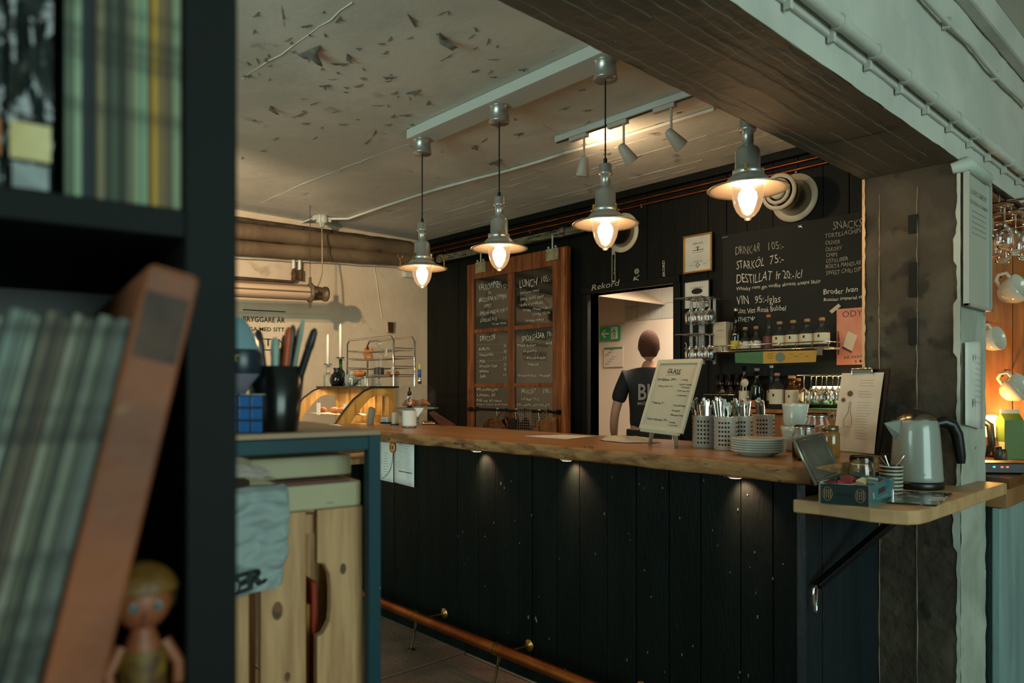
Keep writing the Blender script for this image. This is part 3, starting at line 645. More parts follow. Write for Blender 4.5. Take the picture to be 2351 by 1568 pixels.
for k in range(9):
    x, y, z = [(-5.08, 2.7, 1.15), (-4.95, 2.74, 1.15), (-4.76, 2.70, 1.15), (-4.66, 2.74, 1.15), (-5.06, 2.6, .945), (-4.93, 2.63, .945), (-4.74, 2.6, .945), (-4.62, 2.64, .945), (-4.84, 2.6, .945)][k]
    o = B().ball((0, 0, .025), .042, 12, (1.3, .9, .6)).build('pastry', bread); o.location = (x, y, z)
    tag(o, 'golden pastry on %s of the lit display case, %s from its far end' % ('the glass shelf' if z > 1 else 'the floor', ('first', 'second', 'third', 'fourth', 'first', 'second', 'fourth', 'fifth', 'third')[k]), 'pastry', 'pastries in the case'+(' on the shelf' if z > 1 else ' on the floor'))
# price cards in the case
for x, y, z in ((-4.98, 2.62, 1.142), (-4.58, 2.62, 1.142)):
    o = thing('price_card', 'small white price card in the case '+('at its far end' if x < -4.8 else 'at its near end'), 'card', (x, y, z)); B().cbox((0, 0, .045), (.055, .003, .09)).build('card', paperw, o)
# ---- objects on top of the case (z 1.358)
ZT = 1.358
def at(px, y): v = PY(px, 889, y); return (v.x, y)
def sc(px, y): return depth(PY(px, 889, y))/FPX
def bottle(t, c, r, h, neck, rn, gm, label=None, cork=None, lz=(.15, .62), liq=None, square=False, capr=None):
    x, y, z = c; sh = h-neck
    n = 20
    b = B(); b.lathe([(0, z), (r*.9, z), (r, z+.006), (r, z+sh*.72), (r*.93, z+sh*.82), (r*.6, z+sh*.94), (rn*1.1, z+sh), (rn, z+sh+neck*.3), (rn, z+h-.006), (rn*1.2, z+h-.005), (rn*1.2, z+h), (0, z+h)], (x, y, 0), n)
    bb_ = b.build('bottle_body', gm, t, world=True)
    if liq: B().lathe([(0, z+.008), (r*.9, z+.008), (r*.9, z+sh*liq[1]), (0, z+sh*liq[1])], (x, y, 0), n).build('liquid', liq[0], bb_, world=True)
    if label: B().lathe([(r*1.012, z+sh*lz[0]), (r*1.012, z+sh*lz[1])], (x, y, 0), n).build('label', label, bb_, world=True)
    if cork:
        cr = capr or rn*1.15
        B().lathe([(0, z+h), (cr, z+h), (cr*1.05, z+h+.003), (cr*1.05, z+h+.016), (cr*.9, z+h+.018), (0, z+h+.018)], (x, y, 0), 14).build('stopper', cork, t, world=True)
whitec = M('candle_wax', '#d9d4c6', .5)
corkm = M('cork', '#b98a5c', .8, col2='#9c6c3f', vs=40)
greeng = M('green_glass', '#1f6b3a', .05, trans=.85, ior=1.45)
frost = M('etched_clear_glass', '#dfe6e2', .12, trans=.9, ior=1.4)
for px, y, top, mid, m, lab in ((753, 2.80, 766, 838, frost, 'clear glass bottle holding the shorter white candle on the pastry case'), (782, 2.86, 742, 823, greeng, 'green glass bottle holding the taller white candle on the pastry case')):
    x, yy = at(px, y); s = sc(px, y); t = thing('candle_bottle', lab, 'bottle', (x, yy, ZT))
    hb = (HY-mid)*s + CAMZ - ZT
    bottle(t, (x, yy, ZT), .035, hb, hb*.38, .013, m)
    t = thing('taper_candle', lab.replace('clear glass bottle holding the shorter white candle', 'shorter white taper candle in the clear bottle').replace('green glass bottle holding the taller white candle', 'taller white taper candle in the green bottle'), 'candle', (x, yy, ZT+hb))
    zt = CAMZ+(HY-top)*s; B().lathe([(0, ZT+hb-.0), (.012, ZT+hb), (.0115, zt-.03), (.008, zt-.01), (0, zt)], (x, yy, 0), 12).build('wax', whitec, t, world=True)
    b = B(); b.lathe([(.014, ZT+hb-.005), (.035, ZT+hb+.006), (.036, ZT+hb+.010), (.014, ZT+hb+.002)], (x, yy, 0), 16)
    for a in range(6): b.ball((x+.033*math.cos(a*1.05), yy+.033*math.sin(a*1.05), ZT+hb-.008), .007, 6)
    b.build('drip_ring', glass, t, world=True)
x, y = at(774, 2.77); t = thing('black_jug', 'glossy black ceramic jug among the candle bottles on the pastry case', 'jug', (x, y, ZT))
jm = M('black_glaze', '#0b0c0b', .12)
B().lathe([(0, 0), (.04, 0), (.056, .03), (.058, .055), (.046, .085), (.027, .105), (.025, .125), (.033, .14), (.030, .14), (.022, .125)], n=24).build('jug_body', jm, t)
B().tube([(.03, .0, .125), (.06, .01, .12), (.075, .012, .085), (.056, .008, .05)], .007, 8).build('handle', jm, t)
B().prism([(-.028, .012), (-.028, -.012), (-.055, 0)], .125, .142).build('spout', jm, t)
# glass cloche on a foot with a dark cake
def cloche(name, lab, x, y, z, r, foot, hh, knob=True):
    t = thing(name, lab, 'cake stand', (x, y, z))
    B().lathe([(0, 0), (r*.55, 0), (r*.5, .008), (r*.14, .02), (r*.12, foot-.02), (r*.3, foot-.006), (r*1.12, foot-.004), (r*1.15, foot+.006), (r*1.05, foot+.002), (0, foot+.002)], n=28).build('stand', frost, t)
    b = B(); b.lathe([(r, foot+.004), (r, foot+hh*.62), (r*.93, foot+hh*.82), (r*.7, foot+hh*.95), (r*.2, foot+hh), (.006, foot+hh)], n=28); b.build('dome', glassth, t)
    if knob: B().lathe([(.006, foot+hh), (.008, foot+hh+.012), (.017, foot+hh+.022), (.012, foot+hh+.036), (0, foot+hh+.04)], n=14).build('knob', frost, t)
    return t
x, y = at(870, 2.755); cloche('glass_cloche', 'tall glass cloche on a footed stand with a dark cake, before the chrome rack', x, y, ZT, .062, .075, .20)
o = tag(B().lathe([(0, 0), (.035, 0), (.037, .01), (.034, .05), (0, .055)], n=16).build('chocolate_cake', M('dark_cake', '#2a1710', .8, bump=.5, bs=60)), 'dark chocolate cake under the tall glass cloche', 'cake'); o.location = (x, y, ZT+.08)
# swing-top jar and chips, little white cards
x, y = at(808, 2.775); t = thing('glass_jar', 'round clear glass jar lying beside the dark loaf on the pastry case', 'jar', (x, y, ZT))
B().lathe([(0, 0), (.045, 0), (.055, .03), (.052, .07), (.03, .09), (.028, .11), (.034, .115), (.025, .11), (.027, .09), (.048, .068), (.05, .03), (0, .006)], n=22).build('jar_body', frost, t)
x, y = at(826, 2.76); t = tag(B().ball((0, 0, .03), .05, 14, (1.35, .8, .5)).build('dark_loaf', bread), 'brown loaf resting on a glass stand on the pastry case', 'bread'); t.location = (x, y, ZT+.062)
x, y = at(826, 2.76); t = thing('glass_dish', 'low footed glass dish under the brown loaf', 'dish', (x, y, ZT)); B().lathe([(0, 0), (.03, 0), (.01, .012), (.01, .05), (.065, .062), (.06, .066), (0, .056)], n=20).build('dish_body', frost, t)
card = M('pale_blue_card', '#b9c9c9', .7)
for px, lab in ((808, 'left'), (838, 'right')):
    x, y = at(px, 2.735); t = thing('menu_card', 'small pale blue card, the %s of two on the pastry case edge' % lab, 'card', (x, y, ZT), rz=-.5)
    B().cbox((0, 0, .04), (.06, .003, .062)).build('card', card, t); B().cbox((0, 0, .005), (.05, .025, .01)).build('holder', glass, t)
    b = B(); letters(b, 'Cookie' if lab == 'left' else 'Kladdkaka', (-.018, -.0025, .055), (.02, -.0025, .055), (0, 0, 1), .006); b.build('lettering', M('blue_print', '#2f7f96', .7), t)
# chrome wire rack with bread and cards
XA, YA = at(818, 2.92); XBk, _ = at(925, 2.92); t = thing('chrome_rack', 'chrome tube rack with wire shelves standing behind the pastry case', 'rack', ((XA+XBk)/2, 2.98, ZT))
zt = CAMZ+(HY-778)*sc(870, 2.92)
for y in (2.84, 3.02):
    B().tube([(XA, y, ZT), (XA, y, zt-.03), (XA+.03, y, zt), (XBk-.03, y, zt), (XBk, y, zt-.03), (XBk, y, ZT)], .0075, 10).build('hoop', chrome, t, world=True)
for k, dz in enumerate((.07, .13, .20, .26)):
    b = B(); [b.tube([(XA, y, ZT+dz), (XBk, y, ZT+dz)], .0025, 5) for y in [2.84+.18*i/6 for i in range(7)]]; b.tube([(XA, 2.84, ZT+dz+.012), (XA, 3.02, ZT+dz+.012)], .003, 5); b.tube([(XBk, 2.84, ZT+dz+.012), (XBk, 3.02, ZT+dz+.012)], .003, 5)
    b.build('wire_shelf', chrome, t, world=True)
kraft = M('kraft_paper', '#9a6337', .8, col2='#7c4a26', vs=9, bump=.4, bs=20)
xb, yb_ = at(845, 2.93); t = tag(B().grid(12, 8, lambda u, v: Vector(((u-.5)*.13+.01*math.sin(v*9), .04*math.sin(u*6.28), .085*v+.018*math.sin(u*13)*v))).build('crumpled_paper_bag', kraft, solid=.002), 'crumpled brown paper bag on the top wire shelf of the chrome rack', 'paper bag'); t.location = (xb, yb_, ZT+.205)
for px, dz, lab in ((886, .215, 'white price card on the top shelf of the chrome rack'), (900, .085, 'orange-edged white card on the low shelf of the chrome rack')):
    x, y = at(px, 2.84); t = thing('rack_card', lab, 'card', (x, y, ZT+dz), rz=-.4); B().cbox((0, 0, .025), (.075, .003, .05)).build('card', paperw, t)
    b = B(); [b.box((-.03, -.003, .012+i*.009), (.01+.01*(i % 2), -.0018, .014+i*.009)) for i in range(3)]; b.build('print', M('orange_ink', '#b05a2c', .7), t)
for k in range(3):
    x, y = at(892+k*9, 2.93); o = tag(B().ball((0, 0, .018), .026, 10, (1.1, .9, .7)).build('bread_roll', bread), 'brown bread roll on the low wire shelf of the chrome rack, '+('leftmost', 'middle', 'rightmost')[k], 'bread roll', 'rolls on the chrome rack'); o.location = (x, y, ZT+.072)
# ---- left end of the slab
c = PZ(955, 972, ZB); t = cloche('cake_dome', 'wide glass cake dome on a foot holding croissants at the far end of the slab', c.x, c.y, ZB, .135, .105, .165, knob=False)
for k, (dx, dy) in enumerate(((-.05, -.04), (.05, -.05), (.0, .05))):
    o = tag(B().tube([(-.055, 0, .02), (-.03, .015, .03), (0, .02, .035), (.03, .015, .03), (.055, 0, .02)], [.008, .022, .028, .022, .008], 10).build('croissant', bread), 'golden croissant under the wide cake dome, '+('front left', 'front right', 'at the back')[k], 'croissant', 'croissants under the dome'); o.location = (c.x+dx, c.y+dy, ZB+.108); o.rotation_euler.z = k*2
o = thing('napkin', 'white paper napkin hanging over the rim of the cake stand', 'napkin', (c.x+.1, c.y-.1, ZB+.1)); B().add([(0, 0, .012), (.09, .03, .012), (.06, .0, -.05)], [(0, 1, 2)]).build('sheet', paperw, o, solid=.001)
t = thing('toy_candle', 'blue toy candle with a yellow flame behind the cake dome', 'candle', (c.x-.0, c.y+.03, ZB+.272))
B().lathe([(0, 0), (.014, 0), (.016, .03), (.012, .04), (.012, .055), (0, .055)], n=12).build('glass_base', chrome, t); B().lathe([(0, .05), (.012, .05), (.012, .10), (0, .10)], n=12).build('blue_wax', M('blue_wax', '#27508c', .5), t)
B().lathe([(0, .10), (.009, .112), (.006, .13), (0, .15)], n=10).build('flame', M('yellow_flame_plastic', '#cfb52f', .5), t)
c = PZ(940, 982, ZB); t = thing('label_bottle', 'clear pump-neck bottle with a large white label at the slab end', 'bottle', c)
bottle(t, (c.x, c.y, ZB), .043, .20, .07, .012, glass, paperw, None, (.1, .82))
B().lathe([(0, .2), (.013, .2), (.013, .222), (.005, .225), (.005, .25), (0, .25)], n=10).build('pump', blackp, t)
b = B(); 
for i in range(5): b.box((-.034, -.0445, .035+i*.013), (-.012, -.044, .037+i*.013)); 
b.build('small_print', ink, t)
for px, py, w_, h_, col, lab in ((886, 972, .05, .045, '#a3b7bb', 'grey-blue tape roll stand left of the labelled bottle'), (906, 976, .028, .085, '#a9a89c', 'upright grey card holder beside the labelled bottle')):
    c = PZ(px, py, ZB); t = thing('counter_gadget', lab, 'holder', c, rz=.5)
    B().box((-w_/2, -.02, 0), (w_/2, .02, h_)).build('body', M('gad'+col[1:], col, .5), t, bevel=.008); B().box((-w_/2-.006, -.024, 0), (w_/2+.006, .024, .01)).build('base', blackp, t)
c = PZ(848, 975, ZB); t = tag(B().cbox((0, 0, .05), (.05, .03, .12)).build('wood_block', M('grey_wood_block', '#7d7562', .7), bevel=.004), 'leaning grey wooden block at the very end of the slab', 'block'); t.location = (-4.18, c.y+.02, ZB+.006); t.rotation_euler.y = .25
c = PZ(868, 972, ZB); 
for k in range(9):
    p = PZ(972+k % 5*6, 976-(k//5)*3, ZB); o = tag(B().ball((0, 0, .011), .013, 10, (1, 1, .8)).build('wrapped_sweet', M('copper_foil', '#b98a6a', .12, 1)), 'shiny copper-foil sweet, %s row, %s from the labelled bottle' % (('front', 'rear')[k//5], ('first', 'second', 'third', 'fourth', 'fifth')[k % 5]), 'sweet', 'copper-foil sweets on the slab'); o.location = p
a, b2 = PZ(985, 962, ZB), PZ(1012, 978, ZB)
t = thing('red_folder', 'dark red folder lying tilted behind the labelled bottle', 'folder', a)
B().add([a+Vector((0, 0, .05)), PZ(972, 962, ZB)+Vector((0, .1, .06)), b2+Vector((0, .12, .004)), b2], [(0, 1, 2, 3)]).build('cover', M('dark_red_cover', '#5c2a20', .5), t, world=True, solid=.004)

# ================================================================== MIDDLE OF THE SLAB
t = thing('flat_menu', 'flat pale paper menu lying on the slab before the wooden menu board', 'paper', PZ(1300, 1003, ZB))
P = [PZ(x, y, ZB+.002) for x, y in ((1205, 1001), (1300, 1008), (1367, 1001), (1290, 998))]
B().add(P, [(0, 1, 2, 3)]).build('sheet', paperw, t, world=True, solid=.001)
c = PZ(1430, 1014, ZB); cl = M('creased_cloth', '#b4a894', .9, bump=.5, bs=30)
def clothfn(u, v):
    a = u*2*math.pi; r = v; bump_ = .018*(1-v**3) + .006*math.sin(a*5+v*7)*v*(1-v)*3 + .004*noise.noise(Vector((u*9, v*6, 0)))
    return Vector((c.x+math.cos(a)*r*.155*(1+.12*math.sin(a*3)), c.y+.03+math.sin(a)*r*.085*(1+.1*math.sin(a*4)), ZB+.003+max(0, bump_)))
t = thing('folded_cloth', 'creased off-white cloth lying on the slab left of the GLASS sign', 'cloth', c)
B().grid(60, 14, clothfn).build('cloth', cl, t, world=True)
# ice-cream sign on its little stand
BL, BR, TL, TR = PY(1468, 984, 2.48), PY(1567, 996, 2.48), PY(1513, 827, 2.60), PY(1613, 824, 2.60)
t = thing('ice_cream_sign', 'white framed tilted sign headed GLASS on a small wooden stand', 'sign', PZ(1525, 1020, ZB))
def sg(u, v, d=0):
    nrm = ((BR-BL).cross(TL-BL)).normalized(); return BL.lerp(BR, u).lerp(TL.lerp(TR, u), v) + nrm*d
def slab4(b, u0, u1, v0, v1, d0, d1, f=None):
    f = f or sg; V = [f(u, v, d) for d in (d0, d1) for u, v in ((u0, v0), (u1, v0), (u1, v1), (u0, v1))]
    b.add(V, [(3, 2, 1, 0), (4, 5, 6, 7), (0, 1, 5, 4), (1, 2, 6, 5), (2, 3, 7, 6), (3, 0, 4, 7)])
wf = M('white_wood_frame', '#a9a18c', .55); wp = M('white_panel', '#a39b88', .5)
B().__class__; b = B(); slab4(b, .04, .96, .04, .96, -.006, 0); b.build('writing_panel', wp, t, world=True)
for r_ in ((0, 1, 0, .06), (0, 1, .94, 1), (0, .07, .06, .94), (.93, 1, .06, .94)):
    b = B(); slab4(b, *r_, -.008, .006); b.build('frame_strip', wf, t, world=True, bevel=.001)
def sgt(b, s, u0, u1, v, cap, wob=1, off=.012):
    p0, p1 = sg(u0, v, .0012), sg(u1, v, .0012); letters(b, s, p0, p1, TL-BL, cap, off, wob)
b = B()
for s, u0, u1, v, cp in (('GLASS', .28, .60, .80, .022), ('Kulglass 30:-', .12, .55, .70, .011), ('Extra kula 15:-', .17, .52, .61, .007), ('- Vanilj', .64, .80, .70, .008), ('- Salted candy', .61, .92, .64, .008), ('Choklad', .70, .88, .60, .007),
                         ('- Salt lakrits', .60, .90, .55, .007), ('- Vegansk', .62, .88, .49, .007), ('Topping 5:-', .12, .42, .37, .009), ('- Chokladsås', .60, .90, .35, .008), ('- Kolasås', .60, .82, .28, .008), ('- Blandströssel', .60, .93, .22, .008),
                         ('Soft majestät 30:-', .12, .60, .14, .009), ('- Vanilj', .60, .78, .12, .007), ('- Caramel', .62, .84, .085, .006)):
    sgt(b, s, u0, u1, v, cp)
b.bar(sg(.27, .775, .001), sg(.60, .79, .001), .0006, .001)
b.build('lettering', ink, t, world=True)
b = B()
for px, py in ((1492, 1018), (1553, 1024)):
    f = PZ(px, py, ZB); h = sg(.30 if px < 1500 else .82, .03, -.004); b.bar(f, h, .016, .012); 
f0, f1 = sg(.10, -.02, .01), sg(.95, -.02, .01); b.bar(f0, f1, .022, .012); b.bar(sg(.5, .7, -.012), PZ(1600, 1012, ZB)+Vector((0, .12, 0)), .014, .010)
b.build('stand', wf, t, world=True)
# perforated cutlery holders
perf = M('brushed_steel_holder', '#bab7ad', .40, .55, bump=.05, bs=90, st=(8, 8, 1)); hole = M('hole_dark', '#0b0a08', .8)
cut = M('cutlery_steel', '#a8a49a', .16, 1)
random.seed(9)
H4 = [(1619, 1027, .052, 'leftmost'), (1666, 1033, .046, 'second from the left'), (1702, 1030, .044, 'third from the left'), (1752, 1022, .047, 'rightmost')]
CUT = []
for k, (px, py, r, lab) in enumerate(H4):
    c = PZ(px, py+1, ZB); c.z = ZB; h = .132
    t = thing('cutlery_holder', 'perforated steel cutlery holder, %s of the four beside the GLASS sign' % lab, 'cutlery holder', c, group='perforated cutlery holders')
    B().lathe([(0, .002), (r*.9, 0), (r*.93, .004), (r, .010), (r, h), (r*1.03, h+.002), (r*.97, h+.001), (r*.96, .008), (0, .006)], n=32).build('cup', perf, t)
    b = B()
    for a in range(0, 24):
        if a % 6 in (4, 5): continue
        for j in range(6):
            an = a*math.pi/12; p = Vector((math.cos(an)*r*1.006, math.sin(an)*r*1.006, .025+j*.017)); e1 = Vector((-math.sin(an), math.cos(an), 0))*.0045; e2 = Vector((0, 0, .0048))
            b.add([p+e1*math.cos(q*1.047)+e2*math.sin(q*1.047) for q in range(6)], [(0, 1, 2, 3, 4, 5)])
    b.build('perforations', hole, t)['kind'] = 'stuff'
    for q in range(11 if k != 1 else 13):
        an = random.uniform(0, 6.28); rr = random.uniform(.1, .75)*r; bx_, by_ = math.cos(an)*rr*.6, math.sin(an)*rr*.6
        tx = math.cos(an)*rr*1.2 + random.uniform(-.02, .015) - .012; tz = h+random.uniform(.035, .075); kind = q % 3
        p0, p1 = Vector((bx_, by_, .012)), Vector((tx, math.sin(an)*rr*1.1, tz)); b = B()
        if kind == 0: b.bar(p0, p1, .016, .0035); b.ball(p1, .008, 8, (1, .5, 1))
        elif kind == 1: b.tube([p0, p0.lerp(p1, .7), p1], [.003, .0045, .0075], 6); b.ball(p1, .0078, 8, (1, .45, 1))
        else:
            b.bar(p0, p0.lerp(p1, .8), .007, .003); 
            for d in (-.006, 0, .006): b.tube([p0.lerp(p1, .8)+Vector((d*.4, 0, 0)), p0.lerp(p1, .88)+Vector((d, 0, 0)), p1+Vector((d, 0, 0))], .0014, 4)
        CUT.append((k, kind, tx*.68+p1.y*.73))
        o = tag(b.build(('table_knife', 'teaspoon', 'fork')[kind], cut), 'x', ('knife', 'spoon', 'fork')[kind], '%s in the %s cutlery holder' % (('knives', 'spoons', 'forks')[kind], lab)); o.location = c; CUT[-1] += (o,)
ORD = ('leftmost', 'second from left', 'third from left', 'fourth from left', 'fifth from left', 'sixth from left')
for k in range(4):
    for kind in range(3):
        for i, q in enumerate(sorted((q for q in CUT if q[0] == k and q[1] == kind), key=lambda q: q[2])):
            q[3]['label'] = '%s upright in the %s holder, its %s %s' % (('steel table knife', 'steel teaspoon', 'steel fork')[kind], H4[k][3], ORD[i], ('knife', 'spoon', 'fork')[kind])
# plates
c = PZ(1734, 1046, ZB); r = .098
for k in range(6):
    o = tag(B().lathe([(0, 0), (r*.6, 0), (r*.62, .003), (r*.95, .016), (r, .021), (r*.985, .022), (r*.6, .007), (0, .006)], n=40).build('plate', ceramic), '%s white ceramic plate in the stack beside the cutlery holders' % ('topmost', 'second from the top', 'third from the top', 'third from the bottom', 'second from the bottom', 'bottom')[5-k], 'plate', 'stacked plates on the slab')
    o.location = (c.x+random.uniform(-.002, .002), c.y+.02, ZB+.0005+k*.0085)
# two stacked white beakers
c = PZ(1826, 1036, ZB)
for k in range(2):
    s = (1, 1.0)[k]; o = thing('white_beaker', ('lower' if k == 0 else 'upper')+' of two stacked white ceramic beakers right of the plates', 'beaker', (c.x, c.y, ZB+.0005+k*.088))
    B().lathe([(0, 0), (.034, 0), (.040, .012), (.050, .045), (.048, .062), (.052, .080), (.055, .098), (.051, .097), (.044, .06), (.044, .045), (.03, .012), (0, .008)] if k == 0 else [(0, 0), (.036, 0), (.043, .02), (.046, .045), (.045, .06), (.049, .088), (.050, .098), (.047, .097), (.042, .045), (.03, .012), (0, .008)], n=32).build('beaker_body', ceramic, o)
# glass jars, honey jar
for px, py, r, h, lab in ((1847, 1056, .040, .12, 'front clear glass jug behind the open tin lid'), (1877, 1045, .044, .155, 'rear clear glass jar with a metal clip lid beside the honey jar')):
    c = PZ(px, py, ZB); t = thing('glass_jar', lab, 'jar', c)
    B().lathe([(0, 0), (r*.9, 0), (r, .008), (r, h*.7), (r*.8, h*.84), (r*.78, h*.95), (r*.85, h), (r*.78, h*.99), (r*.72, h*.85), (r*.93, h*.68), (r*.93, .01), (0, .006)], n=28).build('jar_body', glass, t)
    b = B(); b.lathe([(r*.83, h*.9), (r*.88, h*.92), (r*.83, h*.94)], n=24); b.tube([(r*.85, 0, h*.92), (r*1.25, .01, h*1.02), (r*1.4, .0, h*.86)], .003, 6); b.build('clip_ring', chrome, t)
    B().lathe([(0, .008), (r*.88, .008), (r*.88, h*.25), (0, h*.25)], n=20).build('contents', M('amber_sugar', '#8a5a2c', .7), t)
c = PZ(1905, 1050, ZB); t = thing('honey_jar', 'amber honey jar with a metal lid left of the clipboard', 'jar', c)
B().lathe([(0, 0), (.03, 0), (.034, .006), (.034, .085), (.028, .096), (0, .096)], n=22).build('honey', M('honey', '#7d5522', .12, coat=.5), t); B().lathe([(0, .114), (.029, .113), (.030, .096), (.028, .094)], n=22).build('lid', M('honey_lid', '#7a6b52', .3, .8), t)
# clipboard leaning on the pillar
BL2, BR2, TL2, TR2 = PZ(1912, 1034, ZB+.002), PZ(2012, 1044, ZB+.002), PY(1934, 849, 2.90), PY(1934, 849, 2.90)+(PZ(2012, 1044, ZB+.002)-PZ(1912, 1034, ZB+.002))*1.02
def cp(u, v, d=0):
    nrm = ((BR2-BL2).cross(TL2-BL2)).normalized(); return BL2.lerp(BR2, u).lerp(TL2.lerp(TR2, u), v) + nrm*d
t = thing('clipboard', 'dark clipboard with a pale drinks list leaning against the pillar', 'clipboard', BL2)
b = B(); slab4(b, 0, 1.06, 0, 1.0, -.004, 0, cp); b.build('board', blackm, t, world=True)
B().grid(4, 6, lambda u, v: cp(.01+.95*u, .005+.95*v, .002+.004*math.sin(v*3))).build('paper', paper, t, world=True)
b = B(); slab4(b, .26, .74, .955, .985, .006, .012, cp); b.tube([cp(.28, .93, .010), cp(.28, 1.0, .012), cp(.74, 1.0, .012), cp(.74, .93, .010)], .004, 6); b.build('clip', chrome, t, world=True)
b = B()
for u, v, r in ((.28, .70, .012), (.14, .62, .009)): b.add([cp(u+r*6*math.cos(a*.7)*.9, v+r*3*math.sin(a*.7), .0075) for a in range(9)], [tuple(range(9))])
P = [(.22, .30), (.20, .38), (.26, .44), (.29, .48), (.29, .60), (.33, .60), (.33, .48), (.37, .42), (.40, .36), (.38, .30), (.22, .30)]
b.tube([cp(u, v, .0075) for u, v in P], .0007, 4)
for i in range(5): b.bar(cp(.12, .19+i*.022, .0075), cp(.36, .19+i*.022, .0075), .0003, .0008)
b.build('printed_drawing', M('brown_print', '#5c4032', .8), t, world=True)
b = B()
for i in range(22):
    v = .86-i*.033; 
    if i in (3, 7): continue
    b.bar(cp(.48, v, .0078), cp(.72+.1*random.random(), v, .0078), .0003, .0010)
b.build('small_print', M('faint_print', '#8b7a66', .8), t, world=True)
# ================================================================== BACK WALL: SLIDING WINDOW MENU
YM = 4.26; pm = lambda x, y: PY(x, y, YM-.012)
t = thing('sliding_rail', 'worn timber sliding rail on the black wall above the wooden menu board', 'rail', PY(1170, 560, YM))
a, c = PY(1003, 592, YM+.02), PY(1347, 529, YM+.02)
rw = M('worn_grey_timber', '#7d7357', .8, col2='#4f4a39', vs=9, bump=.6, bs=30, st=(.8, 5, 5), col3='#1f1d17', s3=12, c3=(.6, .66))
zr = (a.z+c.z)/2; B().box((a.x, YM+.01, zr-.035), (c.x, YM+.05, zr+.035)).build('rail_beam', rw, t, world=True, bevel=.004)
B().box((a.x, YM-.0, zr-.045), (c.x, YM+.03, zr-.030)).build('rail_track', blackm, t, world=True)
for px, py in ((1010, 588), (1290, 534), (1106, 571)): q = PY(px, py, YM); B().cbox((q.x, YM-.002, zr), (.045, .012, .075)).build('rail_bracket', rw, t, world=True, bevel=.002)
t = thing('window_menu', 'old orange wooden window frame with dark chalk-lettered panes hung on the black wall', 'menu board', PY(1190, 990, YM))
xL, xR = PY(1077, 800, YM).x, PY(1306, 800, YM).x; xl, xm0, xm1, xr = PY(1091, 800, YM).x, PY(1169, 800, YM).x, PY(1184, 800, YM).x, PY(1273, 800, YM).x
ZS = [2.485, 2.344, 1.883, 1.843, 1.385, 1.350, .886, .74]
for nm, lo, hi in (('frame_stile', (xL, .74), (xl, 2.485)), ('frame_stile', (xr, .74), (xR, 2.485)), ('mullion', (xm0, .886), (xm1, 2.344)), ('frame_rail', (xl, 2.344), (xr, 2.485)), ('frame_rail', (xl, .74), (xr, .886)),
                   ('glazing_bar', (xl, 1.843), (xm0, 1.883)), ('glazing_bar', (xm1, 1.843), (xr, 1.883)), ('glazing_bar', (xl, 1.350), (xm0, 1.385)), ('glazing_bar', (xm1, 1.350), (xr, 1.385))):
    B().box((lo[0], YM-(.025 if 'stile' in nm or 'rail' in nm else .02), lo[1]), (hi[0], YM+.025, hi[1])).build(nm, oldwood, t, world=True, bevel=.004)
B().box((xR-.045, YM-.04, .74), (xR-.012, YM-.02, 2.47)).build('edge_bead', M('lighter_orange_wood', '#b0682f', .5, col2='#8b4b20', vs=6, st=(7, 7, 1)), t, world=True, bevel=.003)
paneg = M('dark_window_pane', '#1b1d19', .06, spec=1, coat=.8, bump=.02, bs=3)
for x0, x1 in ((xl, xm0), (xm1, xr)):
    for z0, z1 in ((1.883, 2.344), (1.385, 1.843), (.886, 1.350)): B().box((x0, YM-.006, z0), (x1, YM+.006, z1)).build('window_pane', paneg, t, world=True)
for px0, px1, py0, py1 in ((1092, 1114, 599, 628), (1254, 1281, 568, 600)):
    q0, q1 = PY(px0, py1, YM-.04), PY(px1, py0, YM-.04); B().box((q0.x, YM-.045, q0.z), (q1.x, YM-.03, q1.z)).build('hanger_plate', M('pale_metal_plate', '#a89a78', .6, col2='#8c7d5c', vs=20), t, world=True, bevel=.002)
    b = B(); xc = (q0.x+q1.x)/2; b.tube([(xc, YM-.035, q1.z), (xc, YM-.035, zr-.02)], .007, 8); [b.ball((xc+d, YM-.04, q1.z+.012), .010, 8) for d in (-.04, .04)]; b.build('hanger_rod', whitepaint, t, world=True)
C6 = lambda x, y: (1060+x/3.2, 520+y/3.2)
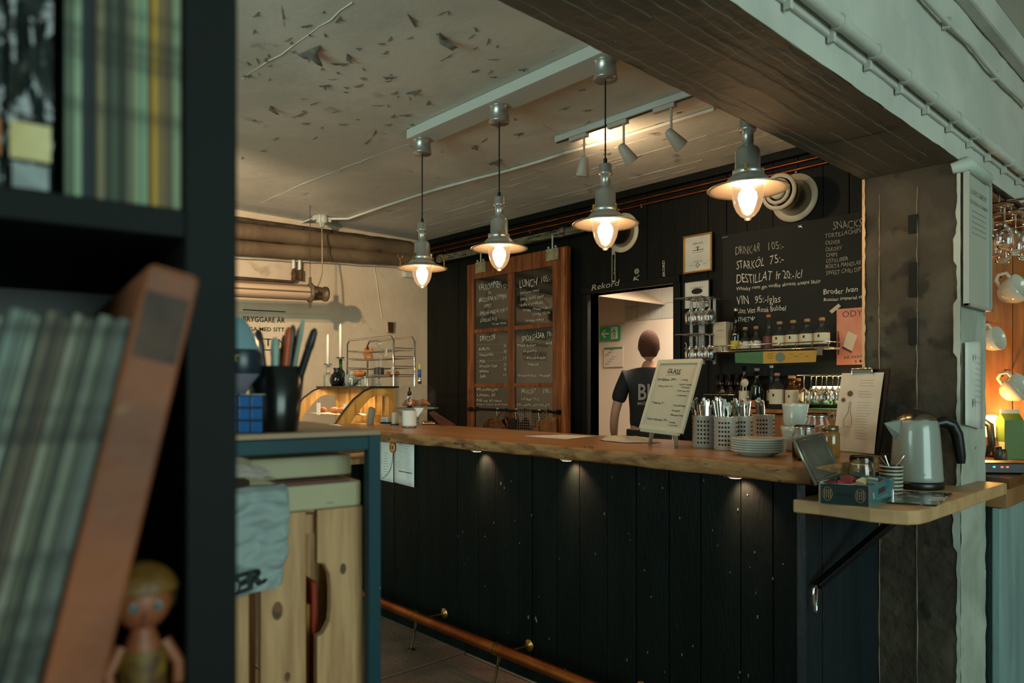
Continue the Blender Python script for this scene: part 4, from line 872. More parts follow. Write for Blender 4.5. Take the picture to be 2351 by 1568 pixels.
rows = [('VÄLKOMMEN', 125, 475, 290, 442, 17), ('TILL', 190, 500, 222, 493, 8), ('BRÖDERNA KOMMEN', 128, 560, 331, 525, 12), ('ÖPPET', 165, 600, 220, 590, 9), ('ONSDAG-FREDAG 9:30-17', 132, 655, 340, 622, 9.5), ('LÖRDAG 9-15', 137, 705, 258, 688, 9.5), ('Tel. 040-187700', 222, 724, 326, 716, 5),
 ('LUNCH', 425, 457, 555, 430, 21), ('105:-', 585, 417, 652, 402, 16), ('serveras med', 430, 500, 567, 475, 7), ('Sallad, bröd, smör', 430, 547, 606, 520, 8), ('kaffe + småkaka.', 435, 590, 602, 562, 8), ('Onsdag - Fredag 11:30-14', 450, 625, 657, 602, 7), ('Lördag 12-14', 525, 655, 645, 640, 7), ('Smaklig måltid!', 470, 700, 605, 690, 6),
 ('DRYCKER', 135, 842, 248, 832, 13), ('Kaffe/Te', 128, 912, 212, 905, 7.5), ('35', 308, 888, 330, 886, 7), ('Varmchoklad', 130, 955, 232, 948, 7.5), ('45', 308, 930, 330, 928, 7), ('Mjölk', 133, 1002, 175, 998, 7.5), ('15', 308, 978, 330, 976, 7), ('Smoothie / Läsk', 130, 1035, 262, 1030, 7), ('25', 308, 1026, 330, 1024, 7), ('Islatte', 133, 1073, 200, 1069, 7), ('45', 308, 1060, 330, 1058, 7), ('Saft', 135, 1112, 178, 1109, 7), ('15', 308, 1100, 330, 1098, 6),
 ('SMÖRGÅSAR', 440, 850, 608, 815, 15), ('70:-', 625, 812, 672, 808, 13), ('Med fröer', 412, 885, 548, 880, 7), ('bröd', 622, 868, 662, 864, 7), ('och glutenfritt', 450, 925, 551, 920, 6), ('Räka, ost & skinka', 480, 975, 618, 972, 6.5), ('Veganost', 485, 1020, 568, 1018, 6.5), ('Glutenfritt finns - Hemlagat', 412, 1102, 657, 1102, 6),
 ('Wifi: brodern.guest', 108, 1207, 269, 1207, 8), ('Lösen: öl', 112, 1247, 245, 1247, 8), ('Följ oss på nätet', 112, 1287, 295, 1287, 7), ('bröderna kommen på alla kanaler', 112, 1312, 342, 1312, 4.5),
 ('FRUKOST', 440, 1227, 545, 1225, 11), ('100:-', 600, 1227, 658, 1225, 11), ('Lördagar 9-12', 440, 1275, 572, 1277, 7), ('kaffe, macka, juice och gröt', 405, 1318, 650, 1318, 7)]
panes = [c for c in t.children if c.name.startswith('window_pane')]
def pane_of(x, y): return panes[(0 if x < 380 else 3) + (0 if y < 740 else 1 if y < 1160 else 2)]
for s, x0, y0, x1, y1, cp_ in rows:
    b = B(); (ax, ay), (bx_, by_) = C6(x0, y0), C6(x1, y1); wr(b, s, pm, ax, ay, bx_, by_, cp_*.9, -.004, 1); b.build('chalk_line', chalk, pane_of(x0, y0), world=True)
b = B(); hx, hy = C6(318, 435); q = pm(hx, hy); b.tube([q+Vector((.022*math.sin(a)**3, 0, .02*math.cos(a)-.007*math.cos(2*a))) for a in [k*.52 for k in range(12)]], .002, 4, closed=True)
b.build('chalk_heart', chalk, panes[0], world=True)
for y in range(3): B().bar(pm(*C6(112, 870+y*60)), pm(*C6(345, 862+y*60)), .0006, .0015).build('ruled_line', chalkdim, panes[1], world=True)
# black rod with hooks, basket, wire and paper bags
YR = 4.20; zrod = PY(1180, 943, YR).z
t = thing('hook_rod', 'black iron rod across the lower panes of the wooden menu board', 'rod', PY(1180, 943, YR))
B().tube([(PY(1075, 943, YR).x, YR, zrod), (PY(1282, 943, YR).x, YR, zrod)], .009, 8).build('rod', blackm, t, world=True)
for px in (1077, 1279): q = PY(px, 943, YR); B().tube([(q.x, YR, zrod), (q.x, YM-.02, zrod)], .02, 10).build('rod_mount', blackm, t, world=True)
hooks = [(1142, 'holding the basket'), (1185, 'holding the wire bag'), (1238, 'holding the kraft bag')]
for px, s in hooks:
    x = PY(px, 943, YR).x; o = thing('s_hook', 'white S-hook on the iron rod '+s, 'hook', (x, YR, zrod), group='hooks on the iron rod')
    B().tube([(.012, 0, -.005), (.010, 0, .014), (-.005, 0, .018), (-.012, 0, .005), (-.006, 0, -.03), (.0, 0, -.07), (-.008, 0, -.085), (-.018, 0, -.075)], .004, 6).build('hook', whitep, o)
wick = M('brown_wicker', '#8a5a2c', .6, col2='#5a3516', vs=30, bump=.6, bs=60)
x = PY(1133, 970, YR-.05).x; zc = PY(1133, 1000, YR).z; t = thing('wicker_basket', 'round brown wicker basket hanging from the iron rod', 'basket', (x, YR-.05, zc))
b = B()
for k in range(9):
    r = .17*(k+1)/9; b.tube([(r*math.cos(a), -.03+.03*(k/9)+.003*(-1)**j, r*.92*math.sin(a)) for j, a in enumerate([j*math.pi/14 for j in range(28)])], .0075, 5, closed=True)
for a in range(14): b.tube([(0, -.03, 0), (.17*math.cos(a*.449), 0, .156*math.sin(a*.449))], .004, 5)
b.build('woven_bowl', wick, t); B().tube([(.17*math.cos(j*math.pi/16), .0, .156*math.sin(j*math.pi/16)) for j in range(32)], .011, 6, closed=True).build('rim', wick, t)
B().tube([(.02, .02, .16), (.06, .03, .21), (.11, .03, .18), (.15, .03, .1), (.165, .01, .04)], .009, 6).build('handle', wick, t)
x0, x1 = PY(1188, 960, YR-.03).x, PY(1219, 960, YR-.03).x; t = thing('wire_bag', 'pale wire mesh bag hanging between the basket and the kraft bag', 'wire basket', ((x0+x1)/2, YR-.03, 1.0))
b = B()
for i in range(8): xx = x0+(x1-x0)*i/7; b.tube([(xx, YR-.03, .95), (xx+.004, YR-.03, zrod+.012)], .0022, 4)
for j in range(10): z = .95+j*.022; b.tube([(x0, YR-.03, z), (x1, YR-.03, z)], .0022, 4)
b.build('mesh', M('pale_wire', '#9c8468', .5, .5), t, world=True)
t = thing('dark_bag', 'dark crumpled bag hanging right of the basket', 'bag', PY(1178, 975, YR-.02))
q = PY(1178, 985, YR-.02); B().ball(q, .07, 12, (.8, .35, 1.4)).build('bag_body', M('dark_cloth', '#2a211b', .9, bump=.8, bs=20), t, world=True)
for px0, px1, top, lab in ((1222, 1240, 985, 'smaller kraft paper bag behind the larger one on the rod'), (1244, 1273, 963, 'larger kraft paper bag with loop handle hanging from the rod')):
    a, c = PY(px0, 1000, YR-.03), PY(px1, 1000, YR-.03); zt = PY(px0, top, YR-.03).z; t = thing('paper_bag', lab, 'bag', (a.x, YR-.03, 1.0))
    B().add([(a.x, YR-.05, .93), (c.x, YR-.05, .93), (c.x-.005, YR-.05, zt+.02), (a.x+.005, YR-.05, zt), (a.x, YR-.0, .93), (c.x, YR-.0, .93), (c.x-.005, YR-.0, zt+.02), (a.x+.005, YR-.0, zt)], [(0, 1, 2, 3), (5, 4, 7, 6), (4, 0, 3, 7), (1, 5, 6, 2)]).build('bag_body', kraft, t, world=True)
    B().tube([(a.x+.03, YR-.03, zt), (a.x+.01, YR-.03, zt+.05), (a.x+.05, YR-.03, zt+.08), (a.x+.07, YR-.03, zt)], .006, 6).build('handle', kraft, t, world=True)

# ---- emblems around the doorway
pe = lambda x, y: PY(x, y, YB-.038); em = M('emblem_white', '#b5ae9d', .4)
b = B(); letters(b, 'Rekord', pe(1358, 668), pe(1420, 655), (.25, 0, 1), .05, -.004, .3); tag(b.build('script_emblem', em), 'white script emblem reading Rekord over the doorway corner', 'emblem')
b = B(); pv = lambda x, y: PY(x, y, YB-.012); letters(b, 'REKORD', pv(1527, 641), pv(1526, 598), (-1, 0, .1), .022, .015); tag(b.build('vertical_emblem', em), 'small white emblem reading REKORD upwards above the doorway', 'emblem')
t = thing('strip_emblem', 'narrow white upright emblem strip hanging under the first air valve', 'emblem', pv(1408, 612))
b = B(); q0, q1 = pv(1405, 648), pv(1412, 572)
for x in (q0.x, q1.x): b.box((x-.0015, YB-.014, q0.z), (x+.0015, YB-.008, q1.z))
b.box((q0.x, YB-.014, q0.z), (q1.x, YB-.008, q0.z+.01)); b.box((q0.x, YB-.014, q1.z-.04), (q1.x, YB-.008, q1.z)); letters(b, 'Rekord', Vector(((q1.x), YB-.014, q0.z+.06)), Vector(((q1.x), YB-.014, q0.z+.17)), (-1, 0, 0), .012); b.build('strip', em, t, world=True)
t = thing('ring_emblem', 'small round white spiral emblem above the doorway', 'emblem', pv(1462, 623)); q = pv(1462, 623)
b = B(); [b.tube([q+Vector((r*math.cos(a*.524), 0, r*math.sin(a*.524))) for a in range(12)], .003, 5, closed=True) for r in (.019, .009)]; b.build('rings', em, t, world=True)
b = B(); letters(b, 'K', pv(1453, 648), pv(1468, 643), (.3, 0, 1), .045); tag(b.build('letter_emblem', em), 'small slanted white letter emblem below the round spiral emblem', 'emblem')
t = thing('crescent_hook', 'tiny pale crescent hook on the black boards left of the hanging glasses', 'hook', pv(1572, 794)); q = pv(1572, 794); B().tube([q+Vector((.016*math.cos(a), 0, .022*math.sin(a))) for a in (-1.4, -.7, 0, .7, 1.4)], .004, 6).build('hook', em, t, world=True)
# exit sign and plan on the white wall beyond
YW = 5.84; px_ = lambda x, y: PY(x, y, YW)
t = thing('exit_sign', 'green and white emergency exit sign with arrow and running figure in the white room', 'sign', px_(1402, 765))
q0, q1 = px_(1379, 783), px_(1425, 748); gm = M('sign_green', '#1f7a4a', .4, emit='#1f7a4a', es=.12); xm = q0.x+(q1.x-q0.x)*.56
B().box((q0.x, YW-.012, q0.z), (q1.x, YW, q1.z)).build('green_panel', gm, t, world=True)
B().box((xm, YW-.014, q0.z+.012), (q1.x-.03, YW-.011, q1.z-.008)).build('white_door_field', M('sign_white', '#d9d6c4', .4), t, world=True)
h = q1.z-q0.z; w_ = q1.x-q0.x; b = B(); cx, cz = q0.x+w_*.27, (q0.z+q1.z)/2
b.add([(cx-w_*.22, YW-.014, cz), (cx-.0, YW-.014, cz+h*.32), (cx+.012, YW-.014, cz+h*.22), (cx-w_*.1, YW-.014, cz+h*.06), (cx+w_*.20, YW-.014, cz+h*.06), (cx+w_*.20, YW-.014, cz-h*.06), (cx-w_*.1, YW-.014, cz-h*.06), (cx+.012, YW-.014, cz-h*.22), (cx, YW-.014, cz-h*.32)], [(0, 3, 2, 1), (0, 8, 7, 6), (0, 6, 5, 4, 3)])
b.build('arrow', MATS['sign_white'], t, world=True)
b = B(); mx_, mz = xm+(q1.x-.03-xm)*.5, cz; 
P = lambda *a: [(mx_+x*h, YW-.0155, mz+z*h) for x, z in a]
b.ball((mx_-.03*h, YW-.0155, mz+.32*h), .055*h, 8, (1, .2, 1))
for q in (P((0, .24), (.04, 0)), P((.04, 0), (-.10, -.14), (-.16, -.34)), P((.04, 0), (.14, -.14), (.06, -.36)), P((0, .2), (-.14, .12), (-.2, .0)), P((0, .2), (.12, .1), (.2, .16))): b.tube(q, .035*h, 6)
b.build('running_figure', gm, t, world=True)
t = thing('evacuation_plan', 'pale evacuation plan sheet with a green heading under the exit sign', 'notice', px_(1408, 820))
q0, q1 = px_(1387, 843), px_(1431, 795); B().box((q0.x, YW-.006, q0.z), (q1.x, YW, q1.z)).build('sheet', M('plan_paper', '#cdc4b2', .7), t, world=True)
B().box((q0.x+.01, YW-.008, q1.z-.025), (q1.x-.01, YW-.005, q1.z-.005)).build('green_heading', M('plan_green', '#4f7a54', .6), t, world=True)
b = B(); zz = q0.z
for k in range(7): xx = q0.x+.03+.03*(k % 4); b.bar((xx, YW-.008, zz+.03+.025*k), (xx+.05, YW-.008, zz+.03+.025*k), .001, .004); b.bar((xx, YW-.008, zz+.02+.02*k), (xx, YW-.008, zz+.06+.02*k), .001, .003, (1, 0, 0))
b.build('plan_lines', M('plan_grey', '#8f897c', .8), t, world=True)

# ---- framed sheets
def framed(name, lab, x0, x1, yt, yb, fm, y, rows, fw=.012, head=None):
    q0, q1 = PY(x0, yb, y), PY(x1, yt, y); t = thing(name, lab, 'picture frame', ((q0.x+q1.x)/2, y, (q0.z+q1.z)/2))
    a, c, z0, z1 = q0.x, q1.x, q0.z, q1.z
    for lo, hi in (((a, z0), (c, z0+fw)), ((a, z1-fw), (c, z1)), ((a, z0+fw), (a+fw, z1-fw)), ((c-fw, z0+fw), (c, z1-fw))):
        B().box((lo[0], y-.012, lo[1]), (hi[0], y+.012, hi[1])).build('frame_side', fm, t, world=True, bevel=.002)
    B().box((a+fw, y-.002, z0+fw), (c-fw, y+.004, z1-fw)).build('sheet', paperw, t, world=True)
    b = B()
    for u0, u1, v, th in rows: b.box((a+(c-a)*u0, y-.0035, z0+(z1-z0)*v), (a+(c-a)*u1, y-.0025, z0+(z1-z0)*v+th))
    if head: letters(b, head, (a+(c-a)*.33, y-.0035, z0+(z1-z0)*.74), (a+(c-a)*.67, y-.0035, z0+(z1-z0)*.74), (0, 0, 1), .014)
    return t, b, (a, c, z0, z1)
t, b, bb = framed('gold_framed_diploma', 'gold-framed diploma on the black boards left of the chalkboard', 1570, 1636, 532, 630, gold, YB-.03, [(.42, .58, .66, .003), (.32, .7, .58, .005), (.3, .72, .53, .002), (.36, .66, .30, .002), (.34, .68, .27, .002), (.2, .36, .20, .002), (.66, .8, .20, .002)], head='DIPLOM')
a, c, z0, z1 = bb; cx = (a+c)/2
for d in ((0, .012), (.012, 0), (0, -.012), (-.012, 0)): b.cbox((cx+d[0], YB-.0335, z0+.05+d[1]), (.010, .001, .010))
b.box((cx-.005, YB-.0335, z0+.15), (cx+.005, YB-.0325, z0+.18)); b.build('print', M('grey_ink', '#6a665e', .8), t, world=True)
t, b, bb = framed('black_framed_print', 'black-framed white print with a dark oval drawing under the gold-framed diploma', 1571, 1631, 640, 712, blackp, YB-.03, [(.35, .65, .74, .002)], fw=.008)
a, c, z0, z1 = bb; b.ball(((a+c)/2, YB-.033, z0+(z1-z0)*.62), .045, 14, (1, .03, .45)); 
for k in range(6): b.bar(((a+c)/2-.04+.016*k, YB-.033, z0+(z1-z0)*.7), ((a+c)/2-.046+.018*k, YB-.033, z0+(z1-z0)*.78), .001, .002, (1, 0, 0))
b.build('oval_drawing', ink, t, world=True)

# ---- chalkboard
YC = 4.27; pc = lambda x, y: PY(x, y, YC-.004)
t = thing('chalkboard', 'large dark chalkboard listing drinks and snacks behind the bottle shelf', 'chalkboard', PY(1800, 850, YC))
cx0 = PY(1659, 600, YC).x; B().box((cx0, YC, 1.42), (-1.30, YC+.02, 2.36)).build('board', slate, t, world=True, bevel=.002); brd = t.children[0]
C1 = lambda x, y: (1620+x/4.9, 460+y/4.9)
rows = [('DRINKAR', 335, 620, 612, 580, 20, 1), ('105:-', 705, 567, 880, 548, 19, 1), ('STARKÖL', 345, 782, 660, 745, 20, 0), ('75:-', 720, 725, 875, 705, 21, 0), ('DESTILLAT', 347, 940, 745, 905, 22, 0), ('fr 20:-/cl', 785, 895, 1085, 868, 20, 0),
 ('Whisky rom gin vodka akvavit snaps likör', 345, 1018, 1298, 925, 8.5, 0), ('VIN', 345, 1182, 482, 1170, 21, 0), ('95:-/glas', 550, 1165, 848, 1140, 18, 0), ('Rött Vitt Rosé Bubbel', 345, 1278, 902, 1236, 12, 0), ('NYHET', 345, 1370, 498, 1358, 11, 0),
 ('SNACKS', 1430, 335, 1765, 292, 19, 1), ('TORTILLACHIPS', 1342, 430, 1750, 358, 10.5, 1), ('OLIVER', 1345, 503, 1516, 483, 9.5, 1), ('ÖLKORV', 1348, 580, 1532, 553, 9.5, 1), ('CHIPS', 1352, 643, 1487, 625, 9.5, 1), ('OSTKUBER', 1352, 708, 1602, 676, 9.5, 1), ('RÖKTA MANDLAR', 1352, 772, 1752, 722, 10, 1), ('SWEET CHILI DIP', 1354, 843, 1752, 795, 10, 1),
 ('Broder Ivan', 1326, 1062, 1708, 1030, 13, 0), ('Russian imperial stout', 1330, 1138, 1850, 1095, 8, 0)]
for dim in (0, 1):
    for s, x0, y0, x1, y1, cp_, dd in rows:
        if dd == dim: b = B(); wr(b, s, pc, *C1(x0, y0), *C1(x1, y1), cp_, -.006 if cp_ > 15 else 0, .8); b.build('chalk_line', chalkdim if dim else chalk, brd, world=True)
    b = B()
    if not dim:
        a, c = pc(*C1(528, 1305)), pc(*C1(528, 1350)); b.tube([a, c], .003, 5); b.tube([c+Vector((-.016, 0, .02)), c, c+Vector((.016, 0, .02))], .003, 5)
    if not dim: b.build('chalk_arrow', chalk, brd, world=True)
for px, py in ((1837, 519), ): q = pc(px, py); m = Matrix.Translation(q) @ Matrix.Rotation(R(90), 4, 'X'); B().lathe([(0, .006), (.012, .006), (.016, 0)], n=16, M4=m).build('fixing_disc', chrome, t, world=True)
q = pc(1665, 545); B().cbox(q, (.045, .008, .008)).build('corner_clip', chrome, t, world=True)
# pink poster taped to it
pp = lambda x, y: PY(x, y, YC-.008); t = thing('pink_poster', 'pink beer poster taped to the chalkboard beside the pillar', 'poster', pp(1955, 775))
q0, q1 = pp(1921, 838), pp(2010, 703); B().box((q0.x, YC-.009, q0.z), (q1.x, YC-.006, q1.z)).build('sheet', M('salmon_print', '#d08a6c', .7, col2='#c2745a', vs=6), t, world=True)
b = B(); wr(b, 'ODYSSÉ', lambda x, y: PY(x, y, YC-.010), 1934, 729, 2012, 722, 15, -.004); wr(b, 'PÅ SYSTEMET', lambda x, y: PY(x, y, YC-.010), 1938, 824, 2010, 818, 5, .01); wr(b, '5 MAJ', lambda x, y: PY(x, y, YC-.010), 1962, 834, 1996, 830, 7, .01); b.build('lettering', M('brown_ink', '#4a3a2a', .8), t, world=True)
f = lambda x, y: PY(x, y, YC-.010)
B().add([f(1935, 795), f(1956, 806), f(1968, 770), f(1947, 760)], [(0, 1, 2, 3)]).build('printed_label', M('cream_print', '#cdb89a', .8), t, world=True)
B().add([f(1933, 800), f(1955, 811), f(1956, 806), f(1935, 795)], [(0, 1, 2, 3)]).add([f(1925, 760), f(1929, 790), f(1926, 815), f(1923, 815), f(1923, 760)], [(0, 1, 2, 3, 4)]).build('printed_shape', M('dark_red_print', '#6b3030', .8), t, world=True)
B().add([f(1904, 714), f(1910, 720), f(1931, 703), f(1925, 697)], [(0, 1, 2, 3)]).build('tape', M('masking_tape', '#bba98a', .7), t, world=True)

# ---- bottle shelf
YS = 4.10; 
zs = PY(1780, 802, YS).z; xa, xb_ = PY(1645, 800, YS).x, PY(1915, 800, YS).x
t = thing('bottle_shelf', 'chrome wire shelf with a low rail carrying spirits bottles before the chalkboard', 'shelf', ((xa+xb_)/2, YS, zs))
b = B()
for y in (YS-.075, YS-.025, YS+.025, YS+.075): b.tube([(xa, y, zs-.005), (xb_, y, zs-.005)], .004, 6)
b.tube([(xa, YS-.08, zs+.03), (xb_, YS-.08, zs+.03), (xb_, YS+.1, zs+.03)], .0035, 6)
n = 8
for i in range(n+1): xx = xa+(xb_-xa)*i/n; b.tube([(xx, YS+.08, zs-.005), (xx, YS-.08, zs-.005), (xx, YS-.08, zs+.03)], .003, 5)
for xx in (xa+.1, xb_-.1): b.tube([(xx, YS+.08, zs-.005), (xx, YC, zs-.005)], .006, 6)
b.build('wire_frame', chrome, t, world=True)
B().box((xa, YS-.07, zs-.003), (xb_, YS+.07, zs)).build('shelf_pane', M('clear_shelf', '#c9cfc6', .05, alpha=.25), t, world=True)
t = thing('shelf_banner', 'green and yellow label strip hanging along the bottle shelf front', 'label strip', PY(1780, 820, YS-.09))
f = lambda x, y: PY(x, y, YS-.09); f2 = lambda x, y: PY(x, y, YS-.0925)
B().add([f(1688, 833), f(1752, 835), f(1752, 807), f(1687, 810)], [(0, 1, 2, 3)]).build('green_part', M('banner_green', '#356b42', .5), t, world=True)
B().add([f(1752, 835), f(1873, 831), f(1876, 804), f(1752, 807)], [(0, 1, 2, 3)]).build('yellow_part', M('banner_yellow', '#b08a2c', .5), t, world=True)
b = B(); q = f2(1791, 820); b.add([q+Vector((.028*math.cos(a*.4), 0, .028*math.sin(a*.4))) for a in range(16)], [tuple(range(16))]); b.build('blue_disc', M('banner_blue', '#5d6f72', .5), t, world=True)
b = B(); lines(b, f2, [(1762, y, 1774, y) for y in (812, 817, 822)] + [(1812+k*12, 812+(k % 2)*6, 1820+k*12, 812+(k % 2)*6) for k in range(4)] + [(1716, y, 1748, y-1) for y in (817, 822, 827)], .003); b.build('print', M('olive_ink', '#6b6a2a', .8), t, world=True)
def onshelf(px, y=YS): return PY(px, 800, y).x
k_ = depth((onshelf(1780), YS))/FPX
lb_c = M('cream_label', '#c9bda2', .7); lb_y = M('yellow_label', '#b5a12c', .6); lb_r = M('red_label', '#5d2a22', .5)
x = onshelf(1661); t = thing('carton_box', 'tall cream carton at the left end of the bottle shelf', 'box', (x, YS, zs)); B().cbox((0, 0, .093), (.085, .085, .185)).build('carton', M('cream_card', '#b8ab93', .7), t, bevel=.002)
b = B(); letters(b, 'SVEA', (-.025, -.0445, .125), (.025, -.0445, .125), (0, 0, 1), .012); b.build('lettering', M('faint_print'), t)
amber = M('amber_spirit', '#6b3c16', .06, trans=.55, ior=1.36); darkg = M('dark_wine_glass', '#0d120c', .06, coat=.4); clearg = M('gin_glass', '#3c413b', .05, alpha=.34, spec=1); strawl = M('straw_liquid', '#8a7650', .1, trans=.4)
spec = [(1690, 708, .034, darkg, lb_y, M('silver_foil', '#b5b2a8', .3, .8), .10, .012, 'dark wine bottle with silver cap and yellow label', (.06, .42), None),
        (1711, 751, .036, clearg, lb_c, corkm, .04, .012, 'small corked clear bottle, left of the pair beside the dark wine bottle', (.12, .62), (strawl, .7)),
        (1736, 749, .036, clearg, lb_c, corkm, .04, .012, 'small corked clear bottle, right of the pair beside the dark wine bottle', (.12, .62), (strawl, .7)),
        (1765, 722, .034, clearg, lb_r, M('orange_cap', '#b5643a', .4), .09, .012, 'tall clear spirits bottle with dark red label and orange cap', (.05, .75), None)]
for j, px in enumerate((1790, 1821, 1853, 1887)):
    spec.append((px, 738-j*3, .043, clearg, lb_c, corkm, .035, .014, 'round-shouldered clear gin bottle with cream label, %s of the row of four' % ('leftmost', 'second', 'third', 'rightmost'), (.16, .70), (M('pinkish_liquid', '#8f6a50', .1, trans=.4), .16)) if False else
                (px, 738-j*3, .043, clearg, lb_c, corkm, .035, .014, 'round-shouldered clear gin bottle with cream label, %s of the row of four' % ('leftmost', 'second', 'third', 'rightmost')[j], (.16, .70), None))
def put(spec, z, y, base=None):
    for px, top, r, gm, lm, ck, neck, rn, lab, lz, liq in spec:
        x = PY(px, 800, y).x; k = depth((x, y))/FPX; h = CAMZ+(HY-top)*k - z - (.018 if ck else 0)
        t = thing('spirits_bottle', lab, 'bottle', (x, y, z)); bottle(t, (x, y, z), r, h, neck, rn, gm, lm, ck, lz, liq)
        if lm is lb_c: 
            b = B(); b.cbox((0, -r*1.03, h*.42), (r*.22, .001, .016)); b.box((-r*.5, -r*.90, h*.30), (r*.3, -r*.89, h*.305)); b.build('label_print', ink, t)
put(spec, zs+.0008, YS)
t = thing('clip_light', 'small metal clip hanging at the right end of the bottle shelf', 'clip', PY(1882, 808, YS-.09)); q = PY(1882, 806, YS-.095); B().cbox(q, (.03, .012, .05)).build('clip_body', M('dull_chrome'), t, world=True, bevel=.003)
# wood shelf below with bottles, glasses and hanging stemware
zl = PY(1800, 939, YS).z; xa2, xb2 = PY(1650, 939, YS).x, -1.32
t = thing('wooden_shelf', 'orange wooden back-bar shelf under the lower bottles', 'shelf', ((xa2+xb2)/2, YS, zl))
B().box((xa2+.18, YS-.14, zl-.022), (xb2, YB-.08, zl)).build('shelf_board', orangewood, t, world=True, bevel=.002)
B().box((PY(1745, 960, YS).x, YS-.1, .85), (xb2, YS-.08, zl-.03)).build('drawer_front', orangewood, t, world=True, bevel=.003)
B().box((xa2-.3, YS-.15, .80), (xb2, YB-.08, .85)).build('worktop', orangewood, t, world=True, bevel=.002)
spec = [(1709, 838, .033, darkg, lb_c, None, .07, .012, 'dark bottle with round emblem and white label on the lower shelf', (.08, .55), None),
        (1738, 845, .040, darkg, M('orange_label', '#a5583a', .6), M('grey_cap', '#6b6b66', .4), .05, .014, 'squat dark green bottle with an orange label on the lower shelf', (.05, .28), None),
        (1771, 838, .032, clearg, lb_c, M('silver_foil'), .09, .012, 'tall slim clear bottle behind the lower row', (.3, .7), None),
        (1784, 856, .045, clearg, lb_c, M('pink_cap', '#a5605a', .5), .035, .014, 'round clear bottle with wide white label in the middle of the lower shelf', (.18, .72), None),
        (1818, 862, .037, amber, lb_c, corkm, .035, .018, 'amber whisky bottle with cork stopper on the lower shelf', (.10, .78), None),
        (1832, 868, .033, amber, lb_c, corkm, .035, .014, 'small amber bottle partly behind the cork-stoppered whisky bottle', (.2, .7), None)]
for i, s in enumerate(spec): put([s], zl+.0008, YS-.03+(.09 if i in (2, 5) else 0))
x = PY(1709, 880, YS-.07).x; m = Matrix.Translation((x, YS-.066, PY(1709, 879, YS-.07).z)) @ Matrix.Rotation(R(90), 4, 'X'); 
o = B().lathe([(0, .002), (.026, .002), (.026, 0)], n=20, M4=m).build('round_sticker', lb_c); tag(o, 'round white emblem sticker on the dark lower bottle', 'sticker')
def wineglass(b, up=True, s=1.0):
    P = [(.033, 0), (.034, .002), (.006, .006), (.0035, .012), (.0035, .075), (.012, .085), (.032, .105), (.038, .13), (.034, .165), (.031, .185), (.0295, .185), (.033, .16), (.0365, .13), (.03, .107), (.0, .09)]
    return b.lathe([(r*s, (z if up else -z)*s) for r, z in P], n=18)
zt_ = PY(1720, 905, YS).z
t = thing('glass_shelf', 'small wire shelf holding upright tumblers left of the lower bottles', 'shelf', (PY(1675, 905, YS).x, YS, zt_))
b = B(); x0, x1 = PY(1628, 905, YS).x, PY(1697, 905, YS).x
for y in (YS-.05, YS, YS+.05): b.tube([(x0, y, zt_-.004), (x1, y, zt_-.004)], .004, 6)
for i in range(5): xx = x0+(x1-x0)*i/4; b.tube([(xx, YS-.06, zt_-.004), (xx, YB-.06, zt_-.004)], .003, 5)
b.build('wire_frame', chrome, t, world=True)
g0 = None
for k, (dx, dy) in enumerate(((0, 0), (.075, 0), (.15, 0), (.03, .07), (.11, .07))):
    if g0 is None:
        g0 = thing('tall_tumbler', 'tall clear ribbed tumbler on the small wire shelf left of the lower bottles', 'glass', (0, 0, 0), group='tumblers on the small wire shelf')
        B().lathe([(0, 0), (.028, 0), (.035, .125), (.0335, .125), (.027, .006), (0, .006)], n=18).build('glass_body', glass, g0); o = g0
    else: o = dup(g0)
    o.location = (PY(1662, 905, YS).x+dx*.8, YS-.03+dy, zt_); o['label'] = 'tall clear ribbed tumbler on the small wire shelf, %s' % ('front row, left', 'front row, middle', 'front row, right', 'rear row, left', 'rear row, right')[k]
# hanging rack with stems (left) on the wall
t = thing('hanging_glass_rack', 'chrome two-tier rack of hanging wine glasses on the black wall left of the bottle shelf', 'glass rack', PY(1620, 690, YS-.02))
za, zb2 = PY(1610, 688, YS).z, PY(1610, 770, YS).z
b = B()
for z in (za, zb2):
    for xx in (PY(1588, 700, YS).x, PY(1608, 700, YS).x, PY(1626, 700, YS).x, PY(1640, 700, YS).x): b.tube([(xx, YS-.16, z), (xx, YB-.03, z)], .004, 6)
    b.tube([(PY(1582, 700, YS).x, YS-.16, z), (PY(1643, 700, YS).x, YS-.16, z)], .005, 6)
b.build('rack_rail', chrome, t, world=True)
for px, w_ in ((1607, .022), (1583, .010), (1636, .010)):
    q = PY(px, 760, YS); B().box((q.x-w_, YS+.02, PY(px, 836, YS).z), (q.x+w_, YS+.026, za+.0)).build('upright_strip', M('pale_strip', '#8f9a98', .3), t, world=True)
proto = thing('wine_glass', 'clear wine glass hanging upside down in the %s tier of the chrome rack', 'glass', (0, 0, 0), group='glasses in the chrome rack')
wineglass(B(), False, .88).build('glass_body', glass, proto); first = True
for z, nm, ns in ((za, 'upper', 7), (zb2, 'lower', 7)):
    for k in range(ns):
        o = proto if first else dup(proto); first = False
        o.location = (PY(1588+(k % 4)*15, 700, YS-.1).x, YS-.12+.085*(k//4), z-.004); o['label'] = 'clear wine glass, %s tier of the chrome rack, %s row, %s from the doorway' % (nm, ('front', 'rear')[k//4], ('first', 'second', 'third', 'fourth')[k % 4]); o['group'] = 'wine glasses in the %s tier' % nm
